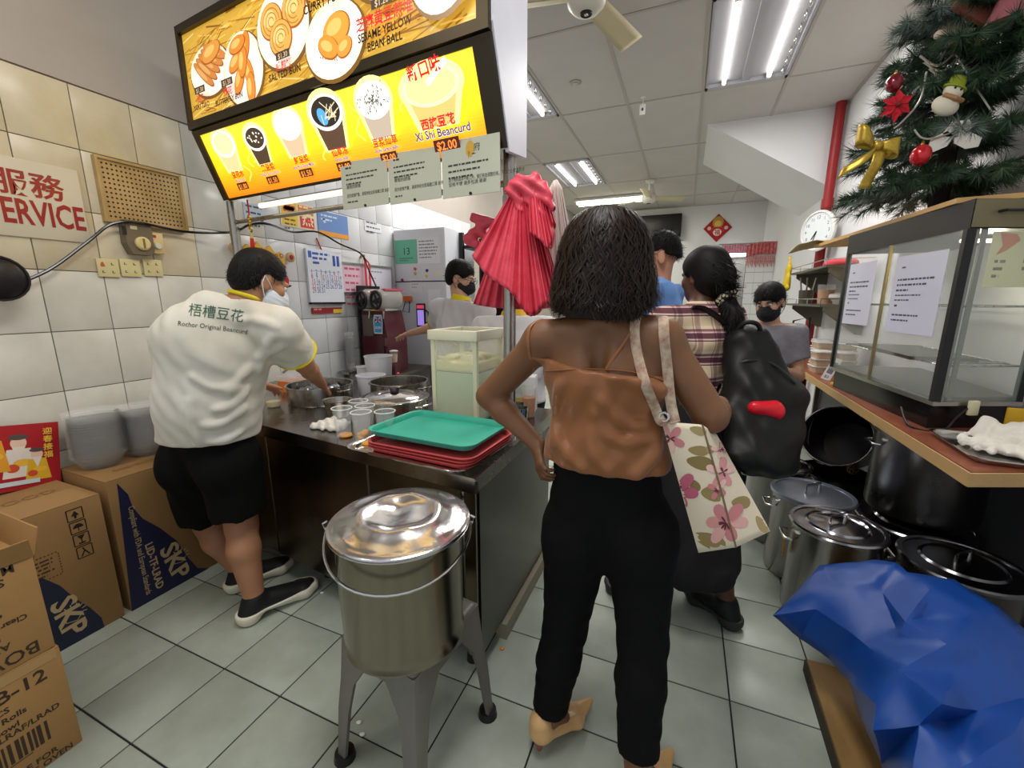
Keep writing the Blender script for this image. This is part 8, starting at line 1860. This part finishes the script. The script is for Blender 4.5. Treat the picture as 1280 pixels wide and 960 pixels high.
q = [hit(bpk, x, y, .002) for x, y in ((905, 470), (930, 452), (965, 455), (995, 480))]; q = [x for x in q if x is not None]
if len(q) > 2: MB().tube([x-bag.location for x in smooth_path(q, 6)], .005, 6).build('zip_line', mat('zip_dark', (40, 42, 38), .4), bag)
rp_ = [hit(bpk, x, y, .0) for x, y in ((941, 505), (958, 501), (975, 508), (971, 522), (962, 526), (943, 516))]
if all(x is not None for x in rp_):
    c = sum(rp_, Vector((0, 0, 0)))/6; S = SDF(V_(c)-.08, V_(c)+.08, .004); 
    S.ecap(lerp(rp_[0], rp_[5], .4), lerp(rp_[2], rp_[3], .5), (0, 0, 1), (.026, .022), (.032, .024), .01); S.ecap(lerp(c, rp_[0], .6), lerp(c, rp_[2], .6)+V_((0, 0, .008)), (0, 0, 1), (.02, .026), (.024, .026), .012)
    S.build('red_cover', mat('cover_red', (222, 26, 42), .3, bump=.0004, bscale=40), bag, smooth=1, org=bag.location)
bstrap2([Vector(bp3)+Vector((-.13, .0, .05)), at(905, 480, d=1.86), at(893, 505, d=1.88), Vector(bp3)+Vector((-.15, .05, .0))], 'side_strap', mbp, (.012, .004))
# ---------------------------------------------------------------- bundles of plastic bags hanging on the post
mpk = mat('bag_pink', (228, 84, 102), .42, var=.15, vscale=14, bump=.0008, bscale=80, spec=.5, col2=(210, 58, 80)); mwb = mat('bag_sheer', (236, 224, 216), .35, alpha=.75)
t = thing('bag_hook', 'steel hook arm on the post that carries the pink bags', 'hook', (-.678, 1.622, 0))
MB().tube([(0, -.02, 1.83), (.02, -.06, 1.84), (.10, -.06, 1.85), (.13, -.05, 1.88)], .006, 8).build('hook_arm', M['chrome'], t); MB().cyl((0, 0, 1.81), (0, 0, 1.85), .031, n=20).build('hook_collar', M['chrome'], t)
def bundle(name, label, top, pts, m, n=40, seed=1, group='bundles of plastic bags on the post', thick=.012, fr=30):
    """hanging leaves of film: a fan of pleated sheets gathered at the top; pts = outline of the hem (pixel x, y, plane y)"""
    t = thing(name, label, 'bags', top, group=group); rr = random.Random(seed); top = Vector(top); hem = [at(x, y, y=yy) for x, y, yy in pts]; hem = smooth_path(hem, 10); L = len(hem)-1
    def leaf(off, ph, am, sc):
        def fn(u, v):
            s = u*L; k = min(int(s), L-1); h = hem[k].lerp(hem[k+1], s-k); w = v**.8
            g = top+(h-top)*w; spread = .02+.98*w; pl = am*math.sin(u*fr*PI+ph+2.2*math.sin(u*9+ph))*(.25+.75*v)*(1.-.45*v)+.3*am*math.sin(u*fr*2.3+ph*2)
            gather = Vector(((u-.5)*.05*(1-w), 0, .03*math.sin(u*PI)*(1-w)**2)); return tuple(g+gather+Vector((.35*pl, -pl+off*spread, .25*pl*(1-v)))-t.location)
        return fn
    for k in range(3): o = sheet(leaf((k-1)*thick*1.6, k*1.9+seed, .016, 1), 90, 22, .0022, 'bag_leaf', m, t, smooth=70)
    return t
bundle('plastic_bags', 'big fan of pink plastic bags hanging on the post in front of the other bundle', at(652, 232, y=1.56), [(592, 320, 1.52), (612, 345, 1.50), (640, 365, 1.48), (664, 395, 1.47), (682, 380, 1.50), (692, 380, 1.55), (690, 330, 1.58)], mpk, seed=2)
bundle('plastic_bags', 'lower straight bundle of pink plastic bags behind the big fan, reaching down to the post', at(640, 268, y=1.66), [(594, 380, 1.66), (615, 384, 1.65), (640, 386, 1.66), (668, 387, 1.66), (692, 384, 1.66)], mpk, seed=5, fr=14)
bundle('plastic_bags', 'small upper drape of pink bags folded over the right of the hook', at(668, 226, y=1.56), [(664, 292, 1.50), (676, 300, 1.50), (688, 310, 1.52), (693, 280, 1.56)], mpk, seed=12, fr=12)
S = SDF(V_(at(650, 240, y=1.55))-.14, V_(at(650, 240, y=1.55))+.14, .006)
for a, b, r in (((640, 236), (668, 224), .024), ((668, 226), (684, 250), .022), ((648, 226), (676, 268), .022), ((640, 240), (652, 262), .02), ((680, 232), (690, 262), .018), ((662, 236), (684, 286), .018)): S.cap(V_(at(*a, y=1.55)), V_(at(*b, y=1.54)), r, r*.7, .02)
S.warp(lambda X, Y, Z: .0035*np.sin(X*90+Z*150)); o = S.build('bag_knot', mpk, smooth=1); tag(o, 'twisted knot of pink bag handles at the top of the hook', 'bags')
S = SDF(V_(at(598, 288, y=1.70))-.12, V_(at(598, 288, y=1.70))+.12, .006)
for a, b, r in (((592, 272), (618, 278), .018), ((588, 296), (606, 280), .024), ((584, 300), (596, 306), .018), ((600, 290), (612, 300), .022)): S.cap(V_(at(*a, y=1.70)), V_(at(*b, y=1.69)), r, r*.8, .02)
S.warp(lambda X, Y, Z: .003*np.sin(X*60+Z*170)); o = S.build('bag_tuft', mpk, smooth=1); tag(o, 'small tuft of pink bag handles sticking out left of the post', 'bags')
bundle('plastic_bags', 'sheer white plastic bags peeping out behind the pink ones, next to the dark bob', at(694, 236, y=1.66), [(684, 340, 1.68), (700, 350, 1.68), (712, 336, 1.68), (712, 290, 1.68)], mwb, seed=9, fr=12)
# ---------------------------------------------------------------- back of the shop
a = at(897, 285, y=YB-.02)
t = thing('festive_diamond', 'red diamond festive decoration with a golden motif on the rear wall', 'decoration', (a.x, YB-.006, a.z))
MB().prism([(-.29, 0), (0, -.30), (.29, 0), (0, .30)], -.012, 0, axis='y').build('board', mat('diamond_red', (168, 24, 28), .5), t, smooth=0)
P = Print((0, -.0122, 0), (1, 0, 0), (0, 0, 1)); P.ell(0, .12, .11, .13, (190, 146, 50), 24).up(); P.ell(0, .09, .07, .07, (226, 186, 100), 20).up(); P.poly([(-.2, 0), (0, -.21), (.2, 0), (0, .03)], (190, 40, 40)).up(); P.ell(0, -.09, .085, .075, (240, 226, 214), 20).up(); P.text('福', -.058, -.135, .12, (180, 24, 30), bold=.003)
for q in (-1, 1): P.ell(q*.17, .0, .04, .04, (236, 190, 180), 12)
P.build('diamond_print', M['print'], t)
px = 1.0
structure(MB().box((.99, 9.2, 0), (WR-.001, 9.27, 2.36)).build('wall_partition', M['wgrout'], smooth=0)); wp_ = bpy.data.objects['wall_partition']; tl = MB()
for i in range(3):
    for k in range(12): tl.box((.993+.152*i, 9.19, .004+.195*k), (.993+.152*i+.149, 9.2, .195*k+.192))
stuff(tl.build('tiles', mat('rear_tile', (226, 228, 228), .25), wp_, smooth=0))
t = thing('red_valance', 'red and white fringed door curtain valance at the rear partition', 'curtain', (.95, 9.14, 2.44))
mva = mat('valance_red', (176, 30, 44), .8, var=.5, vscale=30, col2=(226, 150, 150))
sheet(lambda u, v: (.02+.47*u, .02*math.sin(u*50)-.01, .05*math.sin(min(1, u*1.4)*PI*.6)-.22*v), 50, 8, .006, 'valance_cloth', mva, t)
for k in range(22): MB().tube([(.03+.021*k, -.005, -.2), (.03+.021*k, -.005, -.34-.03*(k % 3))], .006, 5).build('tassel', mva, t)
t = thing('lace_valance', 'pale pink lace strip hanging over the bright opening left of the red valance', 'curtain', (.55, 9.14, 2.46)); sheet(lambda u, v: (.42*u, .012*math.sin(u*60), -.16*v), 40, 4, .006, 'lace', mat('lace_pink', (232, 190, 206), .8, var=.3, vscale=40, col2=(206, 90, 120)), t)
t = thing('door_rod', 'thin rod that carries the door curtains at the rear', 'rod', (.5, 9.15, 2.47)); MB().tube([(0, 0, 0), (.945, 0, 0)], .012, 8).build('rod', M['alu'], t); MB().tube([(.0, 0, 0), (0, 1.64, .0)], .01, 6).build('rod_stay', M['alu'], t)
t = thing('rear_light', 'bright fluorescent tube glowing behind the lace strip', 'light', (.83, YB-.09, 2.42)); MB().tube([(-.3, 0, 0), (.3, 0, 0)], .03, 10).build('fluorescent_tube', M['tube'], t); MB().box((-.32, .03, -.05), (.32, .085, .05)).build('fitting', M['wplastic'], t, smooth=0)
t = thing('grey_locker', 'grey metal locker in the rear opening below the bright tube', 'locker', (.78, 10.2, 0)); MB().box((-.2, -.3, .05), (.2, .3, 1.95), .01).build('locker_body', mat('locker_grey', (170, 172, 178), .5), t); MB().box((-.19, -.31, .1), (.19, -.301, 1.9)).build('door', mat('locker_door', (186, 188, 194), .5), t, smooth=0); MB().box((.13, -.325, 1.0), (.15, -.311, 1.15)).build('handle', M['dark'], t, smooth=0); MB().box((-.19, -.29, 0), (.19, .29, .05)).build('locker_base', M['dark'], t, smooth=0)
t = thing('wall_duct', 'dark grey unit at the top of the rear wall', 'unit', (-.55, YB-.12, 3.1)); MB().box((-.9, -.1, -.25), (.32, .115, .25), .02).build('unit_body', M['dark'], t); MB().box((-.85, -.105, -.2), (.28, -.1, -.12)).build('grille', M['black'], t, smooth=0)
# litter on the floor
for px_, py_, lab, c in ((627, 811, 'small orange scrap on the floor tile beside the counter', (230, 130, 50)), (452, 918, 'white crumb on the floor tile behind the front stool leg', (236, 236, 232)), (448, 903, 'second white crumb on the floor, nearer the bucket', (236, 236, 232)), (402, 741, 'white scrap on the floor near the toe of the black sneaker', (230, 230, 226))):
    q = at(px_, py_, z=.004); S = SDF(V_(q)-.02, V_(q)+.02, .002); S.ell(q, (.009, .006, .004), k=.004); S.ell(V_(q)+V_((.005, .004, .001)), (.006, .005, .004), k=.004); tag(S.build('crumb', mat('crumb_%d' % px_, c, .7), smooth=1), lab, 'scrap')
